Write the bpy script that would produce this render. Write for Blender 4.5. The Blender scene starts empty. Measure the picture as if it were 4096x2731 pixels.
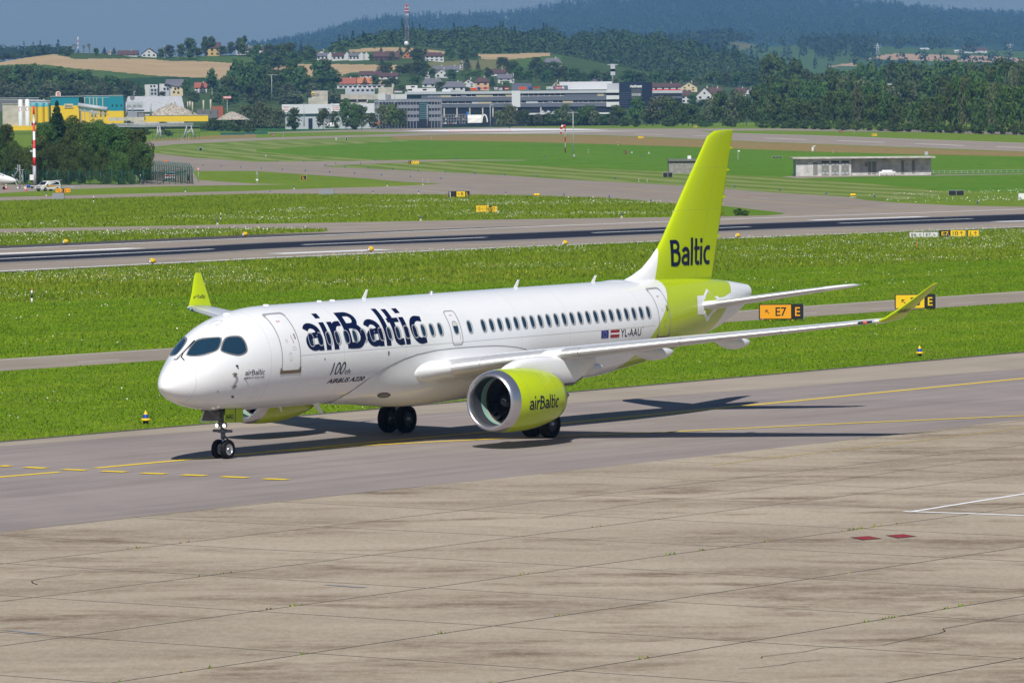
import bpy, bmesh, math, random
import numpy as np
from mathutils import Vector, Matrix
from math import sin, cos, pi, radians, sqrt, tan, atan2
random.seed(7); RNG = np.random.default_rng(11)
S = bpy.context.scene
COL = S.collection
# ---------------------------------------------------------------- camera
F, CH, YH, ROLL, CX, CY = 20542.0, 12.30, 453.3, -0.0084, 2048.0, 1365.5
PITCH = math.atan((CY - YH) / F)
cd = bpy.data.cameras.new('camera'); cam = bpy.data.objects.new('camera', cd); COL.objects.link(cam)
cd.sensor_width = 36; cd.lens = F / 4096 * 36; cd.clip_start = 1; cd.clip_end = 40000
cam.matrix_world = Matrix.Translation((0, 0, CH)) @ Matrix.Rotation(pi/2 - PITCH, 4, 'X') @ Matrix.Rotation(ROLL, 4, 'Z')
S.camera = cam
# ---------------------------------------------------------------- sky and sun
SUN_EL, SUN_AZ = 48.0, 83.5            # light travels towards azimuth 83.5 (from +X)
W = bpy.data.worlds.new('World'); S.world = W; W.use_nodes = True
wt = W.node_tree; bg = wt.nodes['Background']
sky = wt.nodes.new('ShaderNodeTexSky'); sky.sky_type = 'NISHITA'; sky.sun_disc = False
sky.sun_elevation = radians(SUN_EL); sky.altitude = 500; sky.air_density = 1.3; sky.dust_density = 0.6; sky.ozone_density = 2.5
sky.sun_rotation = radians(90 - (SUN_AZ + 180))
tint = wt.nodes.new('ShaderNodeMix'); tint.data_type = 'RGBA'; tint.blend_type = 'MULTIPLY'; tint.inputs[0].default_value = 1.0
tint.inputs[7].default_value = (0.74, 0.87, 1.06, 1); wt.links.new(sky.outputs[0], tint.inputs[6])      # a clearer, bluer air than the sky model's
wt.links.new(tint.outputs[2], bg.inputs[0]); bg.inputs[1].default_value = 0.052
sd = bpy.data.lights.new('sun', 'SUN'); sd.energy = 5.0; sd.angle = radians(0.5); sd.color = (1.0, 0.96, 0.90)
sun = bpy.data.objects.new('sun', sd); COL.objects.link(sun)
sdir = Vector((cos(radians(SUN_AZ)) * cos(radians(SUN_EL)), sin(radians(SUN_AZ)) * cos(radians(SUN_EL)), -sin(radians(SUN_EL))))
sun.rotation_euler = sdir.to_track_quat('-Z', 'Y').to_euler(); sun.location = (0, -50, 80)
S.view_settings.view_transform = 'Standard'; S.view_settings.look = 'None'
S.view_settings.exposure = 0.0; S.view_settings.gamma = 1; S.view_settings.use_curve_mapping = False
S.cycles.volume_bounces = 1; S.cycles.max_bounces = 8; S.cycles.transparent_max_bounces = 12

# ---------------------------------------------------------------- ground profile and survey of pixels to places
ZB = [(-1e5, 0.), (900, 0.), (1150, 1.1), (1400, 2.7), (1700, 4.2), (2050, 5.2), (2500, 6.3), (3200, 9.), (5500, 16.), (1e5, 20.)]
def gz(Y):
    for (a, za), (b, zb) in zip(ZB, ZB[1:]):
        if Y <= b: return za + (zb - za) * (Y - a) / (b - a)
    return 20.
def ray(u, v):
    a = u - CX; b = v - CY; c, s = cos(ROLL), sin(ROLL)
    uu = c*a + s*b; vv = -s*a + c*b
    dy = F*cos(PITCH) - vv*sin(PITCH)
    return Vector((uu/dy, 1, (-vv*cos(PITCH) - F*sin(PITCH))/dy))
def G(u, v, z=0.0):
    """survey: place on the ground seen at photo pixel (4096 wide)"""
    d = ray(u, v); lo, hi = 20., 9000.
    g = lambda Y: CH + d.z*Y - gz(Y)
    if g(hi) > 0: return Vector((d.x*hi, hi, gz(hi)+z))
    for _ in range(60):
        m = (lo+hi)/2
        if g(m) > 0: lo = m
        else: hi = m
    return Vector((d.x*lo, lo, gz(lo)+z))
def AT(u, v, Y):
    d = ray(u, v); return Vector((d.x*Y, Y, CH + d.z*Y))
def PXM(Y): return F / Y          # photo pixels per metre at distance Y
def D(x, y): return (x*4096/2352, y*4096/2352)
z1 = lambda x, y: (560+x/1.8237, 1040+y/1.8237)
ZO = {'z0': (0, 480), 'z1': (1024, 480), 'z2': (2048, 480), 'z3': (3072, 480), 'h0': (0, 0), 'h1': (1024, 0), 'h2': (2048, 0), 'h3': (3072, 0)}
def Q(k, x, y): o = ZO[k]; return (o[0] + x/2.2969, o[1] + y/2.2969)

# ---------------------------------------------------------------- materials
def newmat(name):
    m = bpy.data.materials.new(name); m.use_nodes = True
    return m, m.node_tree, m.node_tree.nodes['Principled BSDF']
def NN(t, typ, **kw):
    n = t.nodes.new(typ)
    for k, v in kw.items():
        if k.startswith('i_'):
            key = k[2:]; key = int(key) if key.isdigit() else key
            n.inputs[key].default_value = v
        else: setattr(n, k, v)
    return n
def plain(name, col, rough=.6, metal=0., coat=0., spec=.5, noise=0.0, nscale=3.0, bump=0.0):
    m, t, b = newmat(name)
    b.inputs['Base Color'].default_value = (*col, 1); b.inputs['Roughness'].default_value = rough
    b.inputs['Metallic'].default_value = metal; b.inputs['Coat Weight'].default_value = coat
    b.inputs['Coat Roughness'].default_value = .08; b.inputs['Specular IOR Level'].default_value = spec
    if noise > 0:
        tc = NN(t, 'ShaderNodeTexCoord'); nz = NN(t, 'ShaderNodeTexNoise', i_Scale=nscale, i_Detail=6.0)
        t.links.new(tc.outputs['Object'], nz.inputs['Vector'])
        cr = NN(t, 'ShaderNodeValToRGB')
        cr.color_ramp.elements[0].position = .3; cr.color_ramp.elements[1].position = .7
        cr.color_ramp.elements[0].color = (*[c*(1-noise) for c in col], 1)
        cr.color_ramp.elements[1].color = (*[min(1, c*(1+noise)) for c in col], 1)
        t.links.new(nz.outputs['Fac'], cr.inputs[0]); t.links.new(cr.outputs[0], b.inputs['Base Color'])
        if bump > 0:
            bp = NN(t, 'ShaderNodeBump', i_Strength=bump, i_Distance=.05)
            t.links.new(nz.outputs['Fac'], bp.inputs['Height']); t.links.new(bp.outputs[0], b.inputs['Normal'])
    return m
def emis(name, col, st):
    m, t, b = newmat(name); b.inputs['Base Color'].default_value = (*col, 1)
    b.inputs['Emission Color'].default_value = (*col, 1); b.inputs['Emission Strength'].default_value = st; return m
class Sh:
    """tiny shader maths helper"""
    def __init__(s, t): s.t = t
    def m(s, op, a, b=0.0, c=None, clamp=False):
        n = s.t.nodes.new('ShaderNodeMath'); n.operation = op; n.use_clamp = clamp
        for i, v in enumerate([a, b] + ([c] if c is not None else [])):
            if hasattr(v, 'links') or hasattr(v, 'is_linked'): s.t.links.new(v, n.inputs[i])
            else: n.inputs[i].default_value = v
        return n.outputs[0]
    def noise(s, vec, scale, detail=4.0, rough=.55, dist=0.0):
        n = NN(s.t, 'ShaderNodeTexNoise', i_Scale=scale, i_Detail=detail, i_Roughness=rough, i_Distortion=dist)
        s.t.links.new(vec, n.inputs['Vector']); return n.outputs['Fac']
    def ramp(s, f, stops, interp='LINEAR'):
        n = NN(s.t, 'ShaderNodeValToRGB'); r = n.color_ramp; r.interpolation = interp
        r.elements[0].position, r.elements[0].color = stops[0][0], (*stops[0][1], 1)
        r.elements[1].position, r.elements[1].color = stops[-1][0], (*stops[-1][1], 1)
        for p, c in stops[1:-1]:
            e = r.elements.new(p); e.color = (*c, 1)
        s.t.links.new(f, n.inputs[0]); return n.outputs[0]
    def step(s, f, lo, hi):
        n = s.t.nodes.new('ShaderNodeMapRange'); n.clamp = True
        n.inputs['From Min'].default_value = lo; n.inputs['From Max'].default_value = hi
        s.t.links.new(f, n.inputs['Value']); return n.outputs[0]
    def mix(s, f, a, b, mode='MIX'):
        n = s.t.nodes.new('ShaderNodeMix'); n.data_type = 'RGBA'; n.blend_type = mode
        for k, v in ((0, f), (6, a), (7, b)):
            if hasattr(v, 'is_linked'): s.t.links.new(v, n.inputs[k])
            elif isinstance(v, tuple): n.inputs[k].default_value = (*v, 1)
            else: n.inputs[k].default_value = v
        return n.outputs[2]
    def map(s, vec, scale=(1, 1, 1), rot=0.0, loc=(0, 0, 0)):
        n = s.t.nodes.new('ShaderNodeMapping'); n.inputs['Scale'].default_value = scale
        n.inputs['Rotation'].default_value = (0, 0, rot); n.inputs['Location'].default_value = loc
        s.t.links.new(vec, n.inputs['Vector']); return n.outputs[0]
    def pos(s): return s.t.nodes.new('ShaderNodeNewGeometry').outputs['Position']
    def obj(s): return s.t.nodes.new('ShaderNodeTexCoord').outputs['Object']
    def sep(s, v):
        n = s.t.nodes.new('ShaderNodeSeparateXYZ'); s.t.links.new(v, n.inputs[0]); return n.outputs
    def bump(s, f, strength, dist=.02):
        n = NN(s.t, 'ShaderNodeBump', i_Strength=strength, i_Distance=dist); s.t.links.new(f, n.inputs['Height']); return n.outputs[0]

# ---------------------------------------------------------------- object helpers
def tag(o, label=None, cat=None, group=None, kind=None):
    if label: o['label'] = label
    if cat: o['category'] = cat
    if group: o['group'] = group
    if kind: o['kind'] = kind
    return o
def empty(name, loc=(0, 0, 0), rz=0, label=None, cat=None, group=None):
    o = bpy.data.objects.new(name, None); COL.objects.link(o); o.location = loc; o.rotation_euler = (0, 0, rz)
    o.empty_display_size = .5
    return tag(o, label, cat, group)
def link(name, me, parent=None, loc=None, rz=None):
    o = bpy.data.objects.new(name, me); COL.objects.link(o)
    if parent is not None: o.parent = parent
    if loc is not None: o.location = loc
    if rz is not None: o.rotation_euler = (0, 0, rz)
    return o
def copy_tree(o, parent=None):
    c = o.copy(); COL.objects.link(c); c.parent = parent
    for ch in KIDS(o): copy_tree(ch, c)
    return c
def KIDS(o): return [x for x in COL.objects if x.parent is o]
class MB:
    def __init__(s): s.v = []; s.f = []; s.m = []; s.sm = []; s.mats = []
    def mi(s, mat):
        if mat not in s.mats: s.mats.append(mat)
        return s.mats.index(mat)
    def add(s, vs, fs, mat, smooth=False):
        b = len(s.v); s.v += [tuple(v) for v in vs]; i = s.mi(mat)
        for f in fs: s.f.append(tuple(b+k for k in f)); s.m.append(i); s.sm.append(smooth)
        return s
    def box(s, c, size, mat, rz=0.0, taper=1.0):
        x, y, z = [q/2 for q in size]; R = Matrix.Rotation(rz, 3, 'Z'); vs = []
        for dz in (-z, z):
            k = taper if dz > 0 else 1
            for dx, dy in ((-x, -y), (x, -y), (x, y), (-x, y)): vs.append(Vector(c) + R @ Vector((dx*k, dy*k, dz)))
        return s.add(vs, [(0, 3, 2, 1), (4, 5, 6, 7), (0, 1, 5, 4), (1, 2, 6, 5), (2, 3, 7, 6), (3, 0, 4, 7)], mat)
    def tube(s, a, b, r, mat, r2=None, n=10, caps=True, smooth=True):
        a, b = Vector(a), Vector(b); r2 = r if r2 is None else r2; d = (b-a).normalized()
        u = d.cross(Vector((0, 0, 1)) if abs(d.z) < .9 else Vector((1, 0, 0))).normalized(); w = d.cross(u)
        vs = [p + (u*cos(2*pi*k/n) + w*sin(2*pi*k/n))*q for p, q in ((a, r), (b, r2)) for k in range(n)]
        s.add(vs, [(k, (k+1) % n, n+(k+1) % n, n+k) for k in range(n)], mat, smooth)
        if caps: s.add(vs, [tuple(range(n-1, -1, -1)), tuple(range(n, 2*n))], mat)
        return s
    def rev(s, prof, mat, n=48, c=(0, 0, 0), axis='X', smooth=True, mats=None):
        """profile (along, radius) turned about an axis"""
        c = Vector(c); vs = []
        for a, r in prof:
            for k in range(n):
                p, q = r*cos(2*pi*k/n), r*sin(2*pi*k/n)
                vs.append(c + Vector({'X': (a, p, q), 'Y': (p, a, q), 'Z': (p, q, a)}[axis]))
        b = len(s.v); s.v += [tuple(v) for v in vs]
        for i in range(len(prof)-1):
            mm = s.mi(mats[i] if mats else mat)
            for k in range(n):
                q = (k+1) % n; s.f.append((b+i*n+k, b+i*n+q, b+(i+1)*n+q, b+(i+1)*n+k)); s.m.append(mm); s.sm.append(smooth)
        return s
    def poly(s, pts, mat, thick=None):
        """flat polygon, or a prism of that polygon along vector thick"""
        n = len(pts)
        if thick is None: return s.add(pts, [tuple(range(n))], mat)
        t = Vector(thick); vs = [Vector(p) for p in pts] + [Vector(p)+t for p in pts]
        return s.add(vs, [tuple(range(n-1, -1, -1)), tuple(range(n, 2*n))] + [(k, (k+1) % n, n+(k+1) % n, n+k) for k in range(n)], mat)
    def build(s, name, parent=None, loc=None, rz=None, recalc=True):
        me = bpy.data.meshes.new(name); me.from_pydata(s.v, [], s.f)
        for m in s.mats: me.materials.append(m)
        me.polygons.foreach_set('material_index', s.m); me.polygons.foreach_set('use_smooth', s.sm)
        if recalc:
            bm = bmesh.new(); bm.from_mesh(me); bmesh.ops.remove_doubles(bm, verts=bm.verts, dist=1e-5)
            bmesh.ops.recalc_face_normals(bm, faces=bm.faces); bm.to_mesh(me); bm.free()
        me.update()
        return link(name, me, parent, loc, rz)
def arrmesh(name, V, Fq, mats, midx=None, smooth=False):
    """fast mesh from numpy arrays, all faces with the same corner count"""
    me = bpy.data.meshes.new(name); k = Fq.shape[1]
    me.vertices.add(len(V)); me.vertices.foreach_set('co', V.astype(np.float32).ravel())
    me.loops.add(Fq.size); me.loops.foreach_set('vertex_index', Fq.astype(np.int32).ravel())
    me.polygons.add(len(Fq)); me.polygons.foreach_set('loop_start', (np.arange(len(Fq))*k).astype(np.int32))
    me.polygons.foreach_set('loop_total', np.full(len(Fq), k, np.int32))
    for m in mats: me.materials.append(m)
    if midx is not None: me.polygons.foreach_set('material_index', midx.astype(np.int32))
    if smooth: me.polygons.foreach_set('use_smooth', np.ones(len(Fq), bool))
    me.update(calc_edges=True); me.validate(); return me
def text_mesh(txt, size=1.0, offset=0.0, res=3, space=1.0, shear=0.0, xs=1.0):
    """text outline as bmesh in its own plane, origin at the left of the baseline; returns (bm, width, height of capitals)"""
    cu = bpy.data.curves.new('t', 'FONT'); cu.body = txt; cu.size = size; cu.offset = offset; cu.resolution_u = res
    cu.space_character = space; cu.shear = shear; cu.fill_mode = 'FRONT' if hasattr(cu, 'fill_mode') else cu.fill_mode
    o = bpy.data.objects.new('t', cu); COL.objects.link(o); bpy.context.view_layer.update()
    me = bpy.data.meshes.new_from_object(o.evaluated_get(bpy.context.evaluated_depsgraph_get()))
    bm = bmesh.new(); bm.from_mesh(me); bpy.data.objects.remove(o); bpy.data.meshes.remove(me)
    bmesh.ops.remove_doubles(bm, verts=bm.verts, dist=1e-5)
    for v in bm.verts: v.co.x *= xs
    return bm
def fit_text(txt, w, h, offset=.0, space=1.0, shear=0.0, res=3):
    """text scaled so that its outline box is w by h with its lower left at 0,0"""
    bm = text_mesh(txt, 1.0, offset, res, space, shear)
    xs = [v.co.x for v in bm.verts]; ys = [v.co.y for v in bm.verts]
    sx = w/(max(xs)-min(xs)); sy = h/(max(ys)-min(ys)); x0, y0 = min(xs), min(ys)
    for v in bm.verts: v.co.x = (v.co.x-x0)*sx; v.co.y = (v.co.y-y0)*sy
    return bm
def bm_obj(name, bm, mat, parent=None, fn=None, mw=None):
    if fn:
        for v in bm.verts: v.co = fn(v.co)
    if mw is not None: bm.transform(mw)
    me = bpy.data.meshes.new(name); bm.to_mesh(me); bm.free(); me.materials.append(mat)
    return link(name, me, parent)
# ================================================================ GROUND
HDG = radians(54.8)
def grass_mat(name, c1, c2, c3, stripes=None, dry=0.0):
    m, t, b = newmat(name); s = Sh(t); p = s.pos()
    big = s.noise(p, .035, 5, .6); mid = s.noise(s.map(p, (1, .35, 1), .15), .5, 5, .65); fin = s.noise(p, 5.0, 4, .75)
    col = s.ramp(big, [(.36, c1), (.5, c2), (.66, c3)])
    col = s.mix(s.step(mid, .35, .75), col, tuple(c*1.45 for c in c2), 'MIX')
    if stripes:
        ang, per, amt, ca, cb = stripes
        warp = s.noise(p, .012, 2, .5)
        q = s.sep(s.map(p, (1, 1, 1), ang))
        w = s.m('SINE', s.m('ADD', s.m('MULTIPLY', q[0], 2*pi/per), s.m('ADD', s.m('MULTIPLY', warp, 11.0), s.m('MULTIPLY', mid, 1.2))))
        col = s.mix(s.m('MULTIPLY', s.step(w, -.5, .7), amt), col, s.mix(s.step(mid, .3, .7), ca, cb))
    col = s.mix(s.m('MULTIPLY', s.step(fin, .42, .72), .45), col, tuple(c*1.5 for c in c3))
    col = s.mix(s.m('MULTIPLY', s.step(fin, .55, .35), .5), col, tuple(c*.45 for c in c1))
    dr = s.noise(s.map(p, (1, .5, 1), .3, (9, 3, 0)), .09, 5, .65)
    col = s.mix(s.m('MULTIPLY', s.step(dr, .60, .74), .6), col, (.22, .22, .045))
    if dry: col = s.mix(dry, col, s.mix(s.step(mid, .3, .7), (.33, .235, .095), (.24, .165, .06)))
    t.links.new(col, b.inputs['Base Color']); b.inputs['Roughness'].default_value = .95; b.inputs['Specular IOR Level'].default_value = .15
    t.links.new(s.bump(fin, .8, .12), b.inputs['Normal']); return m
M_GRASS = grass_mat('meadow_grass', (.09, .16, .009), (.12, .195, .011), (.165, .22, .018))
M_LUSH = grass_mat('lush_grass', (.065, .145, .005), (.09, .18, .007), (.13, .20, .012))
M_FAR = grass_mat('far_grass', (.055, .15, .006), (.08, .185, .008), (.115, .195, .016))
M_MOWN = grass_mat('mown_grass', (.09, .16, .015), (.11, .175, .02), (.14, .19, .035), (-.18, 9.0, .85, (.30, .33, .12), (.24, .285, .09)))
M_DRY = grass_mat('dry_grass', (.09, .13, .03), (.12, .14, .04), (.15, .15, .05), None, .85)
M_MAIZE = grass_mat('maize', (.02, .085, .02), (.025, .10, .022), (.035, .11, .025))

def concrete_mat():
    m, t, b = newmat('apron_concrete'); s = Sh(t); p = s.pos()
    q = s.map(p, (1, 1, 1), -HDG)          # slab frame
    xy = s.sep(q); L = 7.22
    ox, oy = OXY
    u = s.m('DIVIDE', s.m('SUBTRACT', xy[0], ox), L); v = s.m('DIVIDE', s.m('SUBTRACT', xy[1], oy), L)
    wob = s.m('MULTIPLY', s.m('SUBTRACT', s.noise(p, 1.4, 3), .5), .006)
    fu = s.m('PINGPONG', s.m('ADD', u, wob), .5); fv = s.m('PINGPONG', s.m('ADD', v, wob), .5)
    # every slab its own tone
    wn = t.nodes.new('ShaderNodeTexWhiteNoise'); cb = t.nodes.new('ShaderNodeCombineXYZ')
    t.links.new(s.m('FLOOR', u), cb.inputs[0]); t.links.new(s.m('FLOOR', v), cb.inputs[1]); t.links.new(cb.outputs[0], wn.inputs['Vector'])
    big = s.noise(s.map(p, (.55, 1, 1), .1), .16, 5, .6, .8); mid = s.noise(s.map(p, (.6, 1, 1), .25), .75, 6, .7); fin = s.noise(p, 14., 4, .8)
    col = s.ramp(big, [(.33, (.31, .255, .19)), (.5, (.385, .32, .238)), (.68, (.45, .38, .288))])
    col = s.mix(s.m('MULTIPLY', wn.outputs['Value'], .22), col, (.27, .22, .155))
    # brown run-off stains, fade from one side of a slab
    st = s.m('MULTIPLY', s.step(s.noise(s.map(p, (.5, 1.3, 1), HDG - .25, (3, 5, 0)), .23, 6, .62, .6), .47, .63), s.step(mid, .38, .62))
    col = s.mix(s.m('MULTIPLY', st, .88), col, (.125, .078, .042))
    lt = s.step(s.noise(s.map(p, (.3, 1.0, 1), HDG, (13, 5, 0)), .9, 5, .7), .56, .72)
    col = s.mix(s.m('MULTIPLY', lt, .35), col, (.52, .46, .37))
    gr = s.noise(s.map(p, (1, .35, 1), .2), 4.5, 5, .85); col = s.mix(s.m('MULTIPLY', s.step(gr, .46, .70), .24), col, (.19, .145, .095)); col = s.mix(s.m('MULTIPLY', s.step(gr, .52, .36), .22), col, (.50, .45, .37))
    col = s.mix(s.m('MULTIPLY', s.step(fin, .5, .72), .35), col, (.20, .165, .12))
    col = s.mix(s.m('MULTIPLY', s.step(fin, .5, .3), .25), col, (.50, .45, .37))
    jf = s.m('MULTIPLY', s.step(s.m('MINIMUM', fu, fv), .0075, .0045), .95)
    halo = s.m('MULTIPLY', s.step(s.m('MINIMUM', fu, fv), .03, .0), .22)
    col = s.mix(halo, col, (.40, .34, .25))
    col = s.mix(jf, col, (.055, .045, .035))
    # hairline crack through the middle of some rows
    mid_u = s.m('ABSOLUTE', s.m('SUBTRACT', fv, .245)); cw = s.m('ADD', mid_u, s.m('MULTIPLY', s.m('ABSOLUTE', s.m('SUBTRACT', s.noise(p, .55, 5, .7), .5)), .12))
    col = s.mix(s.m('MULTIPLY', s.step(cw, .0032, .0016), .6), col, (.12, .10, .08))
    t.links.new(col, b.inputs['Base Color']); b.inputs['Roughness'].default_value = .9; b.inputs['Specular IOR Level'].default_value = .25
    t.links.new(s.bump(fin, .25, .01), b.inputs['Normal']); return m
def _fr(P): c, s = cos(-HDG), sin(-HDG); return (P.x*c - P.y*s, P.x*s + P.y*c)
OXY = _fr(G(22/1.1484, 1600+752/1.1484))
M_CONC = concrete_mat()
def asphalt_mat(name, c, streak=HDG, tint=(.17, .14, .13), amt=.5, sc=1.0, light=.25):
    m, t, b = newmat(name); s = Sh(t); p = s.pos()
    st = s.noise(s.map(s.map(p, (1, 1, 1), -streak), (.06, 1, 1)), .9*sc, 6, .7); st2 = s.noise(s.map(s.map(p, (1, 1, 1), -streak), (.02, 1, 1)), .25*sc, 5, .6)
    blot = s.noise(p, .12, 6, .65, .5); fin = s.noise(p, 10., 4, .8)
    col = s.ramp(blot, [(.32, tuple(x*.86 for x in c)), (.5, c), (.7, tuple(x*1.13 for x in c))])
    col = s.mix(s.m('MULTIPLY', s.step(st, .5, .68), amt), col, tint)
    col = s.mix(s.m('MULTIPLY', s.step(st2, .45, .7), amt*.7), col, tint)
    col = s.mix(s.m('MULTIPLY', s.step(st, .47, .33), light), col, tuple(x*1.35 for x in c))
    col = s.mix(s.m('MULTIPLY', s.step(fin, .5, .75), .3), col, tuple(x*.6 for x in c))
    t.links.new(col, b.inputs['Base Color']); b.inputs['Roughness'].default_value = .88; b.inputs['Specular IOR Level'].default_value = .25
    t.links.new(s.bump(fin, .2, .01), b.inputs['Normal']); return m
M_TAXI = asphalt_mat('taxiway_concrete', (.285, .245, .225), HDG, (.20, .165, .155), .6)
M_TAXE = asphalt_mat('taxiway_shoulder', (.36, .305, .24), HDG, (.24, .205, .17), .4)
M_ROAD = asphalt_mat('road_asphalt', (.29, .245, .195), HDG, (.22, .19, .16), .2)
M_RWY = asphalt_mat('runway_asphalt', (.31, .26, .21), HDG, (.20, .17, .15), .45)
M_EXIT = asphalt_mat('exit_asphalt', (.28, .235, .19), 2.1, (.20, .165, .14), .45)
M_DARKA = asphalt_mat('dark_shoulder', (.085, .075, .07), HDG, (.05, .045, .045), .5)
def rubber_mat():
    m, t, b = newmat('rubber_marks'); s = Sh(t); p = s.pos(); uv = NN(t, 'ShaderNodeTexCoord').outputs['UV']; v = s.sep(uv)[1]
    st = s.noise(s.map(s.map(p, (1, 1, 1), -HDG), (.012, 1, 1)), 1.1, 7, .75)
    e = s.m('MULTIPLY', s.m('SUBTRACT', .5, s.m('ABSOLUTE', s.m('SUBTRACT', v, .5))), 2.0)
    f = s.m('ADD', s.m('MULTIPLY', e, 2.6), s.m('SUBTRACT', st, 1.02))
    f = s.step(f, 0.0, .75)
    c = s.ramp(f, [(.0, (.27, .24, .21)), (.35, (.10, .09, .095)), (.75, (.018, .019, .028)), (1., (.008, .009, .018))])
    t.links.new(c, b.inputs['Base Color']); b.inputs['Roughness'].default_value = .75; b.inputs['Specular IOR Level'].default_value = .3; return m
M_RUB = rubber_mat()
def paint_mat(name, c, wear=.25):
    m, t, b = newmat(name); s = Sh(t); n = s.noise(s.pos(), 3.0, 6, .75)
    t.links.new(s.mix(s.m('MULTIPLY', s.step(n, .5, .7), wear), c, (.26, .23, .19)), b.inputs['Base Color']); b.inputs['Roughness'].default_value = .8; return m
M_YEL = paint_mat('yellow_marking', (.85, .60, .01)); M_YELW = paint_mat('worn_yellow_marking', (.48, .36, .09), .7)
M_WHT = paint_mat('white_marking', (.80, .80, .80), .15); M_WHTW = paint_mat('worn_white_marking', (.50, .47, .43), .6)
M_REDM = paint_mat('red_marking', (.27, .012, .018), .25); M_PINK = paint_mat('faded_red_marking', (.42, .13, .12), .6)
M_SEAL = plain('crack_sealant', (.05, .04, .035), .8); M_BLKM = plain('black_border_paint', (.03, .028, .035), .8)

def cutz(bm):
    for yb, _ in ZB[1:-1]:
        bmesh.ops.bisect_plane(bm, geom=bm.verts[:]+bm.edges[:]+bm.faces[:], plane_co=(0, yb, 0), plane_no=(0, 1, 0), dist=1e-4)
def sheet(name, px, mat, lvl, parent=None, world=False, kind='structure', label=None):
    pts = [Vector((p[0], p[1], 0)) if world else G(*p) for p in px]
    bm = bmesh.new(); vs = [bm.verts.new((p.x, p.y, 0)) for p in pts]; bm.faces.new(vs)
    bmesh.ops.triangulate(bm, faces=bm.faces[:]); cutz(bm); bmesh.ops.triangulate(bm, faces=bm.faces[:])
    for v in bm.verts: v.co.z = gz(v.co.y) + .004*lvl
    bmesh.ops.recalc_face_normals(bm, faces=bm.faces)
    if bm.faces and sum(f.normal.z for f in bm.faces) < 0: bmesh.ops.reverse_faces(bm, faces=bm.faces[:])
    me = bpy.data.meshes.new(name); bm.to_mesh(me); bm.free(); me.materials.append(mat)
    o = link(name, me, parent)
    if kind and parent is None: o['kind'] = kind
    if label: o['label'] = label
    return o
def ribbon(pts, w):
    """world polygon of a line of width w through points"""
    L, R = [], []
    for i, p in enumerate(pts):
        a = pts[max(0, i-1)]; b = pts[min(len(pts)-1, i+1)]; d = Vector((b[0]-a[0], b[1]-a[1])).normalized(); n = Vector((-d.y, d.x))*w/2
        L.append((p[0]+n.x, p[1]+n.y)); R.append((p[0]-n.x, p[1]-n.y))
    return L + R[::-1]
def multi(name, polys, mat, lvl, world=True, label=None):
    """several painted marks of one kind lie in one sheet of paint"""
    bm = bmesh.new()
    for pl in polys:
        pts = [Vector((p[0], p[1], 0)) if world else G(*p) for p in pl]
        bm.faces.new([bm.verts.new((p.x, p.y, 0)) for p in pts])
    bmesh.ops.triangulate(bm, faces=bm.faces[:]); cutz(bm); bmesh.ops.triangulate(bm, faces=bm.faces[:])
    for v in bm.verts: v.co.z = gz(v.co.y) + .004*lvl
    for f in bm.faces:
        f.normal_update()
        if f.normal.z < 0: f.normal_flip()
    me = bpy.data.meshes.new(name); bm.to_mesh(me); bm.free(); me.materials.append(mat)
    o = link(name, me); o['kind'] = 'structure'
    if label: o['label'] = label
    return o
def line(name, px, w, mat, lvl): return multi(name, [ribbon([G(*p) for p in px], w)], mat, lvl)
def ext(pl, l=-1900, r=6200):
    """run a left to right polyline on past the frame"""
    (a, b), (c, d) = pl[0], pl[1]; (e, f), (g, h) = pl[-2], pl[-1]
    return [(l, b + (d-b)/(c-a)*(l-a))] + list(pl) + [(r, h + (h-f)/(g-e)*(r-g))]

bm = bmesh.new(); ys = [-400] + [z[0] for z in ZB[1:-1]] + [19000]
for a, b_ in zip(ys, ys[1:]):
    q = [bm.verts.new((x, y, gz(y))) for x, y in ((-6000, a), (6000, a), (6000, b_), (-6000, b_))]; bm.faces.new(q)
bmesh.ops.remove_doubles(bm, verts=bm.verts, dist=.01)
tag(bm_obj('ground', bm, M_GRASS), kind='structure', label='flat green airfield grass reaching to the hills')

TAXTOP = [(-2000, 1942), (0, 1767.5), (1360, 1649), (2700, 1531.5), (3800, 1435), (4096, 1409), (6500, 1200)]
APRTOP = [(-2000, 2350), (0, 2129), (1027, 2014), (2048, 1908), (3032, 1801), (4096, 1677), (6500, 1396)]
GA = G(-3500, 2731+700); GB = G(6500, 3600)
sheet('taxiway', TAXTOP + [(p[0], p[1]) for p in APRTOP[::-1]], M_TAXI, 1)
sheet('taxiway_shoulder', TAXTOP + [(x, y+12+.012*(x+500)) for x, y in TAXTOP[::-1]], M_TAXE, 2)
ap = [G(*p) for p in APRTOP]
sheet('apron', [(p.x, p.y) for p in ap] + [(160, 30), (-160, 30)], M_CONC, 3, world=True)
sheet('taxiway_edge_strip', [(x, y-2) for x, y in TAXTOP] + [(x, y+2.2) for x, y in TAXTOP[::-1]], M_DARKA, 3)
R_ = lambda x, y: (x/1.1484, 1600+y/1.1484)
L_ = lambda x, y: (2048+x/1.1484, 1600+y/1.1484)
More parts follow.
